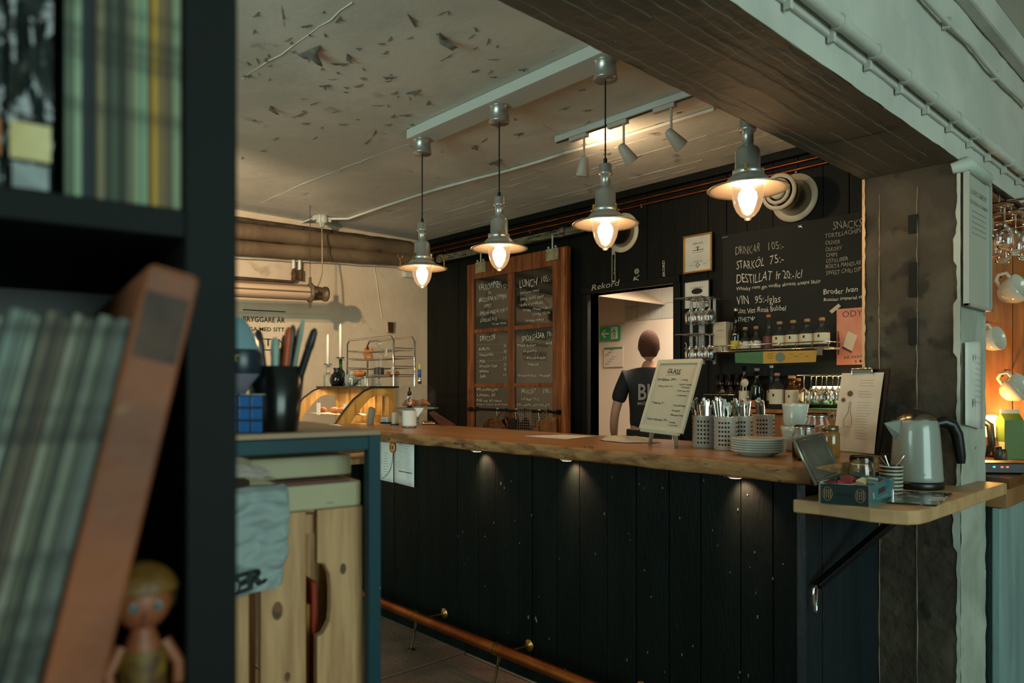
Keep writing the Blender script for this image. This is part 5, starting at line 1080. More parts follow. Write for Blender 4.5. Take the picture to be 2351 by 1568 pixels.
# hanging stem glasses at the right over an LED strip
zg = PY(1880, 862, YS).z
t = thing('stemware_rail', 'wire rail of hanging glasses above the lit strip beside the pillar', 'glass rack', (-1.55, YS, zg))
b = B(); x0 = PY(1845, 862, YS).x
for y in (YS-.08, YS-.02, YS+.04, YS+.10): b.tube([(x0, y, zg), (-1.33, y, zg)], .004, 6)
b.build('rack_rail', chrome, t, world=True)
B().box((x0, YS+.12, zg-.075), (-1.33, YS+.14, zg-.062)).build('light_strip', M('warm_led_strip', '#fff0cc', .5, emit='#ffd38a', es=16), t, world=True)
light('AREA', 'led_strip_light', ((x0-1.33)/2, YS+.11, zg-.07), (1, .78, .45), 2.5, .3, ((x0-1.33)/2, YS, zl), size_y=.02)
o0 = None
for k in range(11):
    if o0 is None: o0 = thing('stem_glass', 'glass hanging from the rail above the lit strip beside the pillar', 'glass', (0, 0, 0), group='glasses on the rail beside the pillar'); wineglass(B(), False, .9).build('glass_body', glass, o0); o = o0
    else: o = dup(o0)
    o.location = (x0+.03+.062*(k % 6), YS-.05+.09*(k//6)+random.uniform(-.01, .01), zg); o['label'] = 'glass above the green mat by the pillar, %s row, %s from the amber bottles' % (('front', 'rear')[k//6], ('first', 'second', 'third', 'fourth', 'fifth', 'sixth')[k % 6])
# green mat of small tumblers
t = tag(B().box((x0, YS-.13, zl+.0005), (-1.34, YS+.1, zl+.006)).build('green_mat', M('green_mat', '#3c6b4a', .8)), 'green drip mat under the hanging glasses beside the pillar', 'mat')

# ================================================================== BARTENDER seen from behind in the doorway
def person():
    c = PT(1490, 889, 5.62); t = thing('person', 'person with short brown hair in a black printed T-shirt, back turned, in the doorway', 'person', (c.x, c.y, 0), rz=R(38))
    skin = M('skin', '#b08368', .55); hair = M('brown_hair', '#472a17', .9, bump=.6, bs=60, st=(3, 3, 1)); shirt = M('black_tshirt', '#15171a', .85, bump=.3, bs=12); apron = M('dark_apron', '#1d201e', .85, bump=.3, bs=10); shoe = M('dark_shoe', '#121110', .5)
    # local frame: the person looks along +Y, away from the camera; height 1.80
    def skel(name, pts, edges, rad, mats, root=0, lev=2):
        me = bpy.data.meshes.new(name); me.from_pydata(pts, edges, []); me.materials.append(mats); o = bpy.data.objects.new(name, me); COL.objects.link(o); o.parent = t
        o.modifiers.new('skin', 'SKIN').use_smooth_shade = True
        sv = me.skin_vertices[0].data if me.skin_vertices else None
        if sv is None:
            bpy.context.view_layer.objects.active = o; bpy.ops.mesh.customdata_skin_add(); sv = me.skin_vertices[0].data
        for i, r in enumerate(rad): sv[i].radius = r if isinstance(r, tuple) else (r, r)
        sv[root].use_root = True
        s = o.modifiers.new('sub', 'SUBSURF'); s.levels = lev; s.render_levels = lev
        return o
    # body: skin figure, one continuous surface
    P = [(0, 0, .98), (0, -.01, 1.12), (0, -.01, 1.28), (0, .0, 1.42), (0, .015, 1.50), (0, .025, 1.57),
         (-.17, 0, 1.43), (-.225, .0, 1.30), (-.265, .0, 1.14), (-.275, .06, 1.02), (-.27, .14, .95), (-.262, .19, .93),
         (.17, 0, 1.43), (.225, .0, 1.30), (.265, .02, 1.14), (.26, .09, 1.03), (.23, .18, .99), (.22, .22, .98),
         (-.095, 0, .90), (-.10, .01, .70), (-.10, .01, .50), (-.105, -.02, .28), (-.11, -.03, .10), (-.115, .06, .04), (-.12, .13, .035),
         (.095, 0, .90), (.10, .02, .70), (.10, .05, .50), (.105, .02, .28), (.11, .0, .10), (.115, .09, .04), (.12, .16, .035)]
    E = [(0, 1), (1, 2), (2, 3), (3, 4), (4, 5), (3, 6), (6, 7), (7, 8), (8, 9), (9, 10), (10, 11), (3, 12), (12, 13), (13, 14), (14, 15), (15, 16), (16, 17),
         (0, 18), (18, 19), (19, 20), (20, 21), (21, 22), (22, 23), (23, 24), (0, 25), (25, 26), (26, 27), (27, 28), (28, 29), (29, 30), (30, 31)]
    rd = [(.15, .10), (.135, .095), (.145, .095), (.10, .070), .050, .050, .048, .044, .038, .036, .027, .03, .048, .044, .038, .036, .027, .03,
          .085, .075, .055, .05, .036, .035, .028, .085, .075, .055, .05, .036, .035, .028]
    body = skel('body', P, E, rd, skin)
    for sx, hx, hy, hz in ((-1, -.262, .19, .93), (1, .22, .22, .98)):
        for f in range(4):
            o_ = Vector((hx+(f-1.5)*.018, hy+.02, hz)); L = (.075, .085, .08, .062)[f]
            skel('finger', [o_, o_+Vector((0, L*.45, -.012)), o_+Vector((0, L*.8, -.035)), o_+Vector((0, L*.9, -.055))], [(0, 1), (1, 2), (2, 3)], [.010, .009, .008, .007], skin, lev=1)
        skel('thumb', [(hx-sx*.022, hy-.0, hz), (hx-sx*.045, hy+.03, hz-.01), (hx-sx*.05, hy+.055, hz-.022)], [(0, 1), (1, 2)], [.012, .010, .009], skin, lev=1)
    # T-shirt over the trunk and short sleeves
    ring = []
    def shp(u, v):
        z = .97+v*.51; a = u*2*math.pi; w0 = [(.97, .165, .115), (1.1, .155, .112), (1.25, .17, .118), (1.38, .19, .112), (1.44, .155, .09), (1.48, .075, .068)]
        for (za_, wa, da), (zb_, wb_, db_) in zip(w0, w0[1:]):
            if za_ <= z <= zb_+1e-6: f = (z-za_)/(zb_-za_); ww, dd = wa+(wb_-wa)*f, da+(db_-da)*f; break
        fold = .004*noise.noise(Vector((math.cos(a)*3, math.sin(a)*3, z*6)))
        return Vector(((ww+fold)*math.cos(a), (dd+fold)*math.sin(a)+.0, z))
    P2 = [(0, -.005, .98), (0, -.01, 1.12), (0, -.01, 1.28), (0, 0, 1.41), (0, .008, 1.50), (-.17, 0, 1.43), (-.225, 0, 1.30), (-.243, 0, 1.22), (.17, 0, 1.43), (.225, 0, 1.30), (.243, 0, 1.22)]
    skel('tshirt', P2, [(0, 1), (1, 2), (2, 3), (3, 4), (3, 5), (5, 6), (6, 7), (3, 8), (8, 9), (9, 10)], [(.172, .122), (.158, .115), (.172, .118), (.165, .108), (.094, .086), .078, .066, .062, .078, .066, .062], shirt, lev=3)
    B().grid(30, 14, lambda u, v: Vector(((.172+.02*v)*math.cos(u*6.283), (.118+.02*v)*math.sin(u*6.283), 1.02-v*.52))).build('apron', apron, t, solid=.004)
    for sx, kx in ((-1, -.1), (1, .1)):
        B().tube([(kx, .0, .92), (kx*1.02, .01, .7), (kx*1.05, .01, .5), (kx*1.08, -.01, .28), (kx*1.1, -.01, .10)], [.10, .09, .075, .068, .062], 16).build('trouser_leg', apron, t)
        B().ball((kx*1.15, .06, .045), .06, 14, (.85, 2.2, .8)).build('shoe', shoe, t)
    # head
    def headfn(u, v):
        a = u*2*math.pi; p = math.pi*(v*.996+.002); x, y, z = math.sin(p)*math.cos(a), math.sin(p)*math.sin(a), math.cos(p)
        w_ = .077*(1-.10*max(0, -z)); yy = .095*y*(1-.12*max(0, -z)) + (.012*max(0, y)*(1 if -.3 < z < .1 and abs(x) < .25 else 0)); return Vector((w_*x, .03+yy, 1.675+.118*z))
    B().grid(28, 20, lambda u, v: headfn(1-u, v)).build('head', skin, t)
    B().grid(30, 18, lambda u, v: (lambda q: Vector((q.x*1.09, .03+(q.y-.03)*1.09-.006, 1.675+(q.z-1.675)*1.07+.004)))(headfn(1-u, v*(.40 if math.sin((1-u)*6.283) > .1 else .76)))).build('hair', hair, t)
    for sx in (-1, 1): B().ball((sx*.078, .03, 1.665), .03, 10, (.3, .6, 1)).build('ear', skin, t)
    b = B(); b.add([(-.012, .128, 1.68), (.012, .128, 1.68), (.016, .125, 1.645), (-.016, .125, 1.645), (0, .155, 1.65)], [(0, 1, 4), (1, 2, 4), (2, 3, 4), (3, 0, 4)]); b.build('nose', skin, t)
    for sx in (-1, 1): B().ball((sx*.03, .115, 1.69), .011, 8).build('eye', M('eye_white', '#cfc9bd', .3), t)
    B().ball((0, .118, 1.615), .02, 8, (1, .4, .35)).build('mouth', M('lip', '#8f5a4c', .5), t)
    # print on the back of the shirt
    b = B(); yb2 = -.128; letters(b, 'BK', (-.085, yb2, 1.255), (.065, yb2, 1.255), (0, 0, 1), .125, .02); b.build('shirt_print', M('shirt_print_grey', '#8e8c84', .8), t)
    b = B(); letters(b, 'BRÖDERNA', (-.09, yb2, 1.215), (.07, yb2, 1.215), (0, 0, 1), .022, .02); b.build('shirt_print', M('shirt_print_grey'), t)
    return t
person()
# ================================================================== KETTLE SHELF AT THE PILLAR
ZK = .995
t = thing('kettle_shelf', 'light birch shelf with a rounded corner fixed to the pillar', 'shelf', (-.9, 2.6, ZK))
pts = [PZ(x, y, ZK) for x, y in ((1820, 1146), (1880, 1151.5), (1940, 1159), (1997, 1166.5), (2050, 1171), (2085, 1173), (2112, 1171.5), (2135, 1166.5), (2157, 1159), (2200, 1146), (2257, 1126))]
poly = [(p.x, p.y) for p in pts] + [(-.70, 3.15), (BX1+.004, 3.15), (BX1+.004, PY0-.014), (-1.055, PY0-.014)]
B().prism(poly, ZK-.042, ZK).build('shelf_board', ply, t, world=True, bevel=.005, seg=3)
b = B()
for px, py in ((2143, 1180), (2222, 1152)): q = PZ(px, py-14, ZK); b.bar(q+Vector((.004, -.002, -.012)), q+Vector((.012, .018, -.034)), .001, .003)
t2 = thing('diagonal_strap', 'black diagonal strut under the birch shelf down to the bar end', 'strut', (-.95, 2.6, .9))
B().bar((-.90, 2.86, ZK-.045), PX(1875, 1345, -1.05), .03, .022).build('strut_bar', blackm, t2, world=True, bevel=.004)
B().cbox((-.90, 2.88, ZK-.05), (.04, .13, .012)).build('mount_plate', blackm, t2, world=True)
q = PX(1872, 1376, -1.045); t = thing('carabiner', 'steel carabiner hanging at the lower end of the black strut', 'carabiner', q)
B().tube([q+Vector((0, y, z)) for y, z in ((-.004, .045), (-.014, .035), (-.012, .0), (-.008, -.035), (0, -.046), (.008, -.035), (.010, 0), (.013, .03), (.006, .044))], .0038, 8, closed=True).build('ring', chrome, t, world=True)
B().tube([q+Vector((0, -.0135, .02)), q+Vector((0, -.010, -.012))], .006, 8).build('screw_gate', chrome, t, world=True)
# kettle
c = PZ(2104, 1119, ZK); t = thing('kettle', 'pale grey electric kettle with black handle on the birch shelf', 'kettle', (c.x, c.y, ZK), rz=R(47))
kb = M('kettle_enamel', '#858c83', .3, coat=.5)
B().lathe([(0, 0), (.084, 0), (.087, .004), (.087, .02), (.083, .026), (0, .026)], n=40).build('base', blackp, t)
B().lathe([(.083, .027), (.0845, .034), (.083, .045), (.080, .10), (.076, .16), (.073, .20), (.070, .222), (.066, .236), (.062, .240)], n=44).build('body', kb, t)
kl = B().lathe([(.064, .239), (.062, .247), (.045, .262), (.02, .272), (.006, .275), (0, .275)], n=36).build('lid', M('kettle_lid_steel', '#8d877b', .25, 1), t)
B().lathe([(0, .275), (.006, .275), (.007, .281), (.005, .284), (0, .284)], n=12).build('lid_knob', M('knob_brown', '#3a3128', .4), kl)
B().add([(-.066, -.022, .238), (-.066, .022, .238), (-.115, 0, .228), (-.074, 0, .165), (-.070, -.02, .19), (-.070, .02, .19)], [(0, 2, 1), (0, 4, 2), (1, 2, 5), (4, 3, 2), (5, 2, 3), (0, 1, 5, 4)]).build('spout', kb, t)
hp = [(.066, 0, .225), (.095, 0, .232), (.125, 0, .222), (.143, 0, .19), (.150, 0, .15), (.156, 0, .11), (.158, 0, .085)]
B().tube(hp, [.016, .020, .0205, .020, .0185, .017, .013], 14).build('handle', blackp, t)
B().tube([(.070, 0, .23), (.077, 0, .16), (.080, 0, .10), (.084, 0, .035)], [.010, .009, .008, .006], 10).build('handle_spine', blackp, t)
b = B(); letters(b, 'ELECTRIC', (-.02, -.0815, .052), (.016, -.0815, .052), (0, 0, 1), .005, .01); b.build('small_mark', M('grey_ink'), t)
P = [PZ(x, y, ZK+.003) for x, y in ((2036, 1154), (2150, 1161), (2186, 1133), (2060, 1128))]
t = thing('marble_board', 'glossy dark board with pale marbling under the kettle', 'board', P[0])
B().add(P, [(0, 1, 2, 3)]).build('board', M('marbled_gloss', '#25221d', .16, col2='#b5b2a4', vs=16, vc=(.52, .58)), t, world=True, solid=.005)
# striped cups with spoons
c = PZ(2046, 1133, ZK); strA = M('stripe_dark', '#26251f', .35); strB = M('stripe_pale', '#b1ae9d', .35)
for k in range(6):
    t = thing('striped_cup', 'dark cup with pale stripes, %s of the stack before the kettle' % ('bottom', 'second from the bottom', 'third from the bottom', 'third from the top', 'second from the top', 'topmost')[k], 'cup', (c.x, c.y, ZK+.0005+k*.0125), group='stacked striped cups')
    B().lathe([(0, 0), (.030, 0), (.032, .006), (.0335, .018), (.035, .03)], n=28).lathe([(.0345, .03), (.031, .018), (.029, .004), (0, .003)], n=28).build('cup_body', strA, t)
    b = B(); [b.lathe([(.0323+.0011*z/.006, z), (.0345+.0009*z/.006, z+.004)], n=28) for z in (.004, .014)] ; b.lathe([(.0352, .026), (.0358, .031), (.0345, .031)], n=28); b.build('pale_stripe', strB, t)
for k, (dx, dy, L) in enumerate(((-.038, .0, .05), (-.030, .02, .055), (.034, .02, .055), (.040, -.005, .045))):
    o = thing('teaspoon', 'steel teaspoon sticking out of the striped cups, '+('farthest left', 'second from left', 'third from left', 'farthest right')[k]+' of the four', 'spoon', (c.x, c.y, ZK+.07), group='teaspoons in the striped cups on the %s' % ('left' if dx < 0 else 'right'))
    d = Vector((dx*.68, dx*.73+dy, L)); B().tube([(0, 0, .0), d*.6, d], [.0022, .003, .0055], 6).build('handle', cut, o)
# glass jar behind the tin
q = Vector((-.945, 2.44, ZK)); t = thing('threaded_jar', 'open clear glass jar with a threaded neck between the tin and the striped cups', 'jar', q)
B().lathe([(0, 0), (.034, 0), (.040, .012), (.042, .05), (.041, .085), (.036, .10), (.0355, .104), (.038, .108), (.0355, .112), (.038, .118), (.0355, .123), (.0375, .13), (.0345, .13), (.032, .10), (.038, .085), (.038, .01), (0, .006)], n=30).build('jar_body', glass, t)
# tea tin
A_, B_, C_ = PZ(1882, 1155, ZK), PZ(1996, 1164, ZK), PZ(2050, 1142, ZK); D_ = A_+C_-B_; hh = Vector((0, 0, .062))
t = thing('tea_tin', 'open teal and black tin of tea bags on the birch shelf, its lid standing up', 'tin', A_)
tin_in = M('tin_metal', '#8d9286', .32, .9, col2='#7b8076', vs=9); tinf = M('tin_dark_teal', '#1c2c2b', .3, coat=.3); tinr = M('tin_light_teal', '#2b6d74', .3, coat=.3)
def wall_(b, p, q, th=.0015): n_ = (q-p).cross(Vector((0, 0, 1))).normalized()*th; b.add([p, q, q+hh, p+hh, p-n_, q-n_, q+hh-n_, p+hh-n_], [(0, 1, 2, 3), (7, 6, 5, 4), (3, 2, 6, 7), (0, 4, 5, 1), (1, 5, 6, 2), (0, 3, 7, 4)])
b = B(); wall_(b, A_, B_); b.build('front_wall', tinf, t, world=True)
b = B(); wall_(b, B_, C_); b.build('side_wall', tinr, t, world=True)
b = B(); wall_(b, C_, D_); wall_(b, D_, A_); b.build('back_wall', tin_in, t, world=True)
up_ = Vector((0, 0, .001)); B().add([A_+up_, B_+up_, C_+up_, D_+up_], [(0, 1, 2, 3)]).build('floor_panel', tin_in, t, world=True)
b = B(); b.tube([v+hh for v in (A_, B_, C_, D_)], .0028, 6, closed=True); [b.tube([v, v+hh], .0035, 6) for v in (A_, B_, C_)]; b.build('rolled_edge', chrome, t, world=True)
fx, fz = (B_-A_), Vector((0, 0, 1)); nf = Vector((fx.y, -fx.x, 0)).normalized()*.0012
def ft(u, v): return A_+fx*u+hh*v+nf
b = B(); gold_ = M('tin_gold_print', '#a8865e', .4)
for u in (.16, .82):
    for r in (-.06, -.02, .02, .06): b.bar(ft(u+r, .3), ft(u+r, .72), .0006, .003, (0, 1, 0) )
    b.tube([ft(u+.10*math.cos(a*.524), .5+.33*math.sin(a*.524)) for a in range(12)], .0006, 4, closed=True)
b.build('gold_emblem', gold_, t, world=True)
b = B(); letters(b, 'FINE TEA', ft(.34, .42), ft(.66, .42), (0, 0, 1), .012); b.build('lettering', M('tin_black_print', '#0b0f0e', .5), t, world=True)
sx_ = C_-B_; ns = Vector((sx_.y, -sx_.x, 0)).normalized()*.0012
def st2(u, v): return B_+sx_*u+hh*v+ns
b = B(); b.add([st2(.38, .45), st2(.66, .50), st2(.66, .75), st2(.38, .70)], [(0, 1, 2, 3)]); b.build('dark_label', M('tin_plum_print', '#3b2b33', .5), t, world=True)
b = B(); letters(b, 'tea selection', st2(.3, .2), st2(.75, .25), (0, 0, 1), .006); [b.bar(st2(.15+.02*k, .3), st2(.12+.02*k, .62), .0006, .002, (0, 1, 0)) for k in range(3)]; b.build('lettering', M('tin_cream_print', '#b5a994', .5), t, world=True)
# lid hinged on the left edge, opened past upright
L0, L1 = A_+hh+Vector((0, 0, .004)), D_+hh+Vector((0, 0, .004)); tdep = depth(A_)
L2, L3 = PT(1886, 993, depth(D_)+.02), PT(1822, 1008, tdep+.02)
L0, L1 = PT(1872, 1112, tdep), PT(1932, 1086, depth(D_))
b = B(); b.add([L0, L1, L2, L3], [(0, 1, 2, 3)]); b.build('lid', tin_in, t, world=True, solid=.003)
cen = (L0+L1+L2+L3)/4; nl = ((L1-L0).cross(L3-L0)).normalized()*.008
b = B(); b.tube([L0-nl*.2, L1-nl*.2, L2-nl*.2, L3-nl*.2], .0045, 6, closed=True); b.build('lid_rim', M('tin_rim_metal', '#a5a595', .28, .9), t, world=True)
b = B(); s_ = .86; b.tube([cen+(v-cen)*s_+nl*.3 for v in (L0, L1, L2, L3)], .0015, 5, closed=True); b.build('lid_pressing', tin_in, t, world=True)
random.seed(4)
cols = ['#8e2430', '#9b2633', '#8a2029', '#a3694a', '#c5b489', '#4a6a66', '#3c4a3b', '#8d8a2c', '#25403f', '#5f7d80', '#b5b0a0', '#2c5a64']
for k, cc in enumerate(cols):
    u = .12+.76*((k % 6)/5.0); v = .3 if k < 6 else .72; p = A_+(B_-A_)*u+(D_-A_)*v; p.z = ZK+.045+random.uniform(0, .012)
    o = tag(B().cbox((0, 0, 0), (.030, .034, .022+.012*(k % 3))).build('tea_packet', M('packet_'+cc[1:], cc, .55), bevel=.001), '%s tea packet in the open tin%s' % (('dark red', 'bright red', 'deep crimson', 'tan', 'cream', 'grey-green', 'olive', 'yellow-green', 'dark teal', 'blue-grey', 'off-white', 'sea-blue')[k], ' towards its lid' if k % 6 < 3 else ''), 'tea packet', 'tea packets in the tin')
    o.location = p; o.rotation_euler = (random.uniform(-.4, .4), random.uniform(-.3, .3), R(8)+random.uniform(-.5, .5))

# ================================================================== PILLAR SIDE AND KITCHEN NOOK
XP = BX1+.012
q0, q1 = PX(2224, 700, XP+.018), PX(2280, 700, XP+.018); z0, z1 = PX(2246, 712, XP).z, PX(2246, 412, XP).z
t = thing('framed_menu', 'tall narrow framed menu hung on the white painted side of the pillar', 'picture frame', (XP+.02, (q0.y+q1.y)/2, (z0+z1)/2))
y0, y1 = q0.y, min(q1.y, 3.24); gf = M('grey_white_frame', '#9a9c94', .4); xf = XP+.020
for lo, hi in (((y0, z0), (y1, z0+.012)), ((y0, z1-.012), (y1, z1)), ((y0, z0), (y0+.012, z1)), ((y1-.012, z0), (y1, z1))):
    B().box((XP, lo[0], lo[1]), (xf, hi[0], hi[1])).build('frame_side', gf, t, world=True, bevel=.002)
B().box((XP+.002, y0+.01, z0+.01), (xf-.008, y1-.01, z1-.01)).build('sheet', M('menu_sheet', '#a9b2a6', .25, coat=.4), t, world=True)
b = B(); xs_ = xf-.0075; letters(b, 'LUNCHMENY', (xs_, y0+.05, z1-.08), (xs_, y1-.04, z1-.08), (0, 0, 1), .02, .03); letters(b, 'BRÖDERNA KOMMEN', (xs_, y0+.035, z1-.115), (xs_, y1-.03, z1-.115), (0, 0, 1), .014, .02)
for k in range(5): b.bar((xs_, y0+.06, z1-.14-.02*k), (xs_, y1-.05-.01*(k % 2), z1-.14-.02*k), .003, .0008)
b.build('faded_print', M('faded_grey_print', '#7d867a', .6), t, world=True)
a, c, d, e = PX(2214, 975, XP+.006), PX(2252, 985, XP+.006), PX(2254, 783, XP+.006), PX(2216, 786, XP+.006)
t = thing('pinned_receipt', 'curling white paper strip pinned to the pillar side below the framed menu', 'paper', a)
B().grid(4, 8, lambda u, v: a.lerp(c, u).lerp(e.lerp(d, u), v)+Vector((.008*abs(u-.4)*(1-v), 0, 0))).build('sheet', paperw, t, world=True, solid=.001)
b = B()
for k in range(9): b.bar(a.lerp(e, .88-.07*k)+(c-a)*.5+Vector((.009, 0, 0)), a.lerp(e, .88-.07*k)+(c-a)*.85+Vector((.009, 0, 0)), .0005, .001)
for v, r in ((.86, .014), (.30, .018)): p = a.lerp(e, v)+(c-a)*.45+Vector((.009, 0, 0)); b.add([p+Vector((0, r*.5*math.cos(k), r*math.sin(k))) for k in range(6)], [tuple(range(6))])
b.build('print', M('grey_print'), t, world=True)
# kitchen counter and its blue-white boarded front
t = thing('kitchen_counter', 'wooden counter with pale painted boards beyond the pillar', 'counter', (-.9, 3.9, 0))
KX = -.72
B().box((-1.28, PY1+.02, .957), (KX, YB-.015, .998)).build('counter_top', M('dark_counter_wood', '#6a4427', .35, col2='#4f301a', vs=3, st=(4, 1, 4)), t, world=True, bevel=.003)
B().box((-1.26, PY1+.03, .88), (KX-.012, YB-.02, .956)).build('apron_board', M('mid_counter_wood', '#8f6840', .5, col2='#76522f', vs=3), t, world=True, bevel=.003)
y = PY1+.02; random.seed(8); pb = M('pale_blue_painted_board', '#7f9a98', .55, col2='#6d8888', vs=2.5, bump=.2, bs=20, st=(3, 3, .5))
B().box((-1.24, PY1+.07, 0), (KX-.06, YB-.03, .879)).build('counter_body', pb, t, world=True)
while y < YB-.1:
    wd = random.uniform(.11, .15); B().box((KX-.06, y+.002, 0), (KX-.035+random.uniform(-.003, .003), min(y+wd, YB-.03), .878)).build('front_board', pb, t, world=True, bevel=.003); y += wd
# cups on hooks
mugm = M('mug_glaze', '#c9c2b0', .14, coat=.4)
def mug(px, py, w_, ang, lab, yy=4.20):
    q = PY(px, py, yy); t = thing('hanging_mug', lab, 'mug', q, group='white mugs on wall hooks')
    r = w_*depth(q)/FPX/2; m = Matrix.Rotation(R(-28), 4, 'Z') @ Matrix.Rotation(ang, 4, Vector((-.26, 1.17, 0)).normalized()) @ Matrix.Rotation(R(47), 4, 'Z')
    m2 = m; b = B(); b.lathe([(0, -r*.85), (r*.45, -r*.85), (r*.62, -r*.7), (r*.92, -r*.1), (r, r*.62), (r*.95, r*.62), (r*.86, -.1*r), (r*.5, -r*.7), (0, -r*.75)], n=28, M4=m2); b.build('mug_body', mugm, t)
    hd = Vector((-.68, -.73, 0)).cross(Vector((0, 0, 1))); hd = Vector((.68, -.0, 0))
    e = Vector((-.68, -.68*0, 0))
    B().tube([m @ Vector(p) for p in ((-r*.9, 0, r*.42), (-r*1.35, 0, r*.45), (-r*1.5, 0, 0), (-r*1.25, 0, -r*.35), (-r*.72, 0, -r*.42))], r*.13, 8).build('handle', mugm, t)
    hk = m @ Vector((-r*1.42, 0, r*.1)); b = B(); b.tube([hk+Vector((0, 0, -.012)), hk+Vector((0, .03, .0)), hk+Vector((0, .05, .02)), hk+Vector((0, YB-.02-q.y-hk.y, .02))], .004, 6); b.build('wall_hook', chrome, t)
mug(2326, 668, 66, R(66), 'white mug hanging highest on the orange boards right of the framed menu')
mug(2276, 780, 56, R(78), 'white mug half hidden behind the pillar on the orange boards')
mug(2330, 893, 64, R(64), 'white mug hanging lowest, above the milk carton')
# hanging glasses rack at the top right
zr2 = PY(2315, 500, 3.9).z
t = thing('ceiling_glass_rack', 'dark metal rack of hanging glasses under the ceiling beyond the pillar', 'glass rack', (-.8, 3.9, zr2))
b = B()
for y in (3.55, 3.75, 3.95, 4.15): b.tube([(-1.1, y, zr2), (-.45, y, zr2)], .006, 6); b.tube([(-1.0, y, zr2), (-1.0, y, 2.137)], .005, 6); b.tube([(-.86, y, zr2), (-.86, y, zr2+.06), (-.82, y, zr2+.06), (-.82, y, zr2)], .007, 6)
b.build('rack_rail', chrome, t, world=True)
B().box((BX0+.01, 3.45, 2.135), (BX1-.02, YB-.02, 2.155)).build('rack_shelf', M('dark_counter_wood'), t, world=True)
o0 = None
for k in range(12):
    if o0 is None: o0 = thing('rack_glass', 'clear glass hanging upside down in the rack beyond the pillar', 'glass', (0, 0, 0), group='glasses in the kitchen rack'); wineglass(B(), False, 1.0).build('glass_body', glass, o0); o = o0
    else: o = dup(o0)
    o.location = (-.99+.09*(k % 4), 3.6+.18*(k//4)+.02*(k % 2), zr2-.006); o['label'] = 'clear glass hanging in the rack beyond the pillar, %s row, %s from the pillar' % (('front', 'middle', 'back')[k//4], ('first', 'second', 'third', 'fourth')[k % 4])
# milk carton, lamp, clutter
q = PZ(2318, 1052, 1.0); t = thing('milk_carton', 'green and white gable-top milk carton on the counter beyond the pillar', 'carton', (q.x, q.y, .999), rz=R(38))
B().box((-.042, -.042, 0), (.042, .042, .19)).build('carton_body', M('carton_white', '#a3ab9f', .5), t)
B().box((-.0425, -.0432, .0), (.0425, -.0422, .19)).box((-.0432, -.0425, .085), (-.0422, .0425, .19)).build('green_print', M('carton_green', '#4c6a24', .5), t)
B().add([(-.042, -.042, .19), (.042, -.042, .19), (.042, .042, .19), (-.042, .042, .19), (-.042, 0, .225), (.042, 0, .225)], [(0, 1, 5, 4), (2, 3, 4, 5), (0, 4, 3), (1, 2, 5)]).build('gable_top', M('carton_green'), t)
B().box((-.042, -.004, .22), (.042, .004, .242)).build('top_seam', M('carton_white'), t)
b = B(); [b.box((.0426, -.02, .03+k*.02), (.0432, .02, .034+k*.02)) for k in range(6)]; b.build('print', ink, t)
q = PZ(2330, 1075, 1.0); t = tag(B().lathe([(0, 0), (.06, 0), (.068, .008), (.065, .012), (0, .01)], n=24).build('white_saucer', ceramic), 'white saucer in front of the milk carton', 'saucer'); t.location = (q.x+.02, q.y-.05, .9985)
q = PZ(2272, 1052, 1.0); t = thing('nook_lamp_shade', 'small glowing lamp low behind the pillar edge', 'lamp', (q.x-.02, q.y+.12, .999))
B().lathe([(0, 0), (.03, 0), (.012, .01), (.012, .10)], n=14).build('stand', blackm, t); B().lathe([(.03, .10), (.042, .13), (.04, .19), (.02, .21), (0, .212)], n=16).build('glowing_shade', M('glowing_shade', '#ffdd9c', .5, emit='#ffc56a', es=6), t)
t = thing('coffee_machine_arm', 'black bent arm of a kitchen appliance beside the glowing lamp', 'appliance', (q.x, q.y, .999))
B().tube([(q.x-.05, q.y+.05, 1.0), (q.x+.0, q.y+.04, 1.06), (q.x-.01, q.y+.05, 1.16), (q.x-.06, q.y+.06, 1.19)], .018, 8).build('arm', blackp, t, world=True)
q = PZ(2282, 1085, 1.0); t = thing('kitchen_scale', 'dark flat appliance with red and blue indicator lights on the counter edge', 'scale', (q.x-.0, q.y+.02, .999), rz=R(40))
B().box((-.09, -.05, 0), (.09, .06, .045)).build('housing', blackp, t, bevel=.006)
for x, cl_ in ((.0, '#ff5040'), (.02, '#ff5040'), (-.03, '#4aa0ff')): B().cbox((x, -.0505, .028), (.009, .002, .006)).build('indicator', M('led_'+cl_[1:], cl_, .5, emit=cl_, es=2.5), t)
for k, (px, r, h, cc, lab) in enumerate(((2300, .022, .05, '#5b4a35', 'small brown spice jar before the milk carton'), (2292, .018, .06, '#3b3a30', 'small dark pepper mill beside the spice jar'))):
    q = PZ(px, 1062, 1.0); t = thing('spice_jar', lab, 'jar', (q.x, q.y, .999)); B().lathe([(0, 0), (r, 0), (r, h), (r*.7, h*1.1), (0, h*1.1)], n=14).build('jar_body', M('spice'+cc[1:], cc, .4), t); B().lathe([(0, h*1.25), (r*.8, h*1.25), (r*.8, h*1.05)], n=14).build('jar_cap', blackp, t)

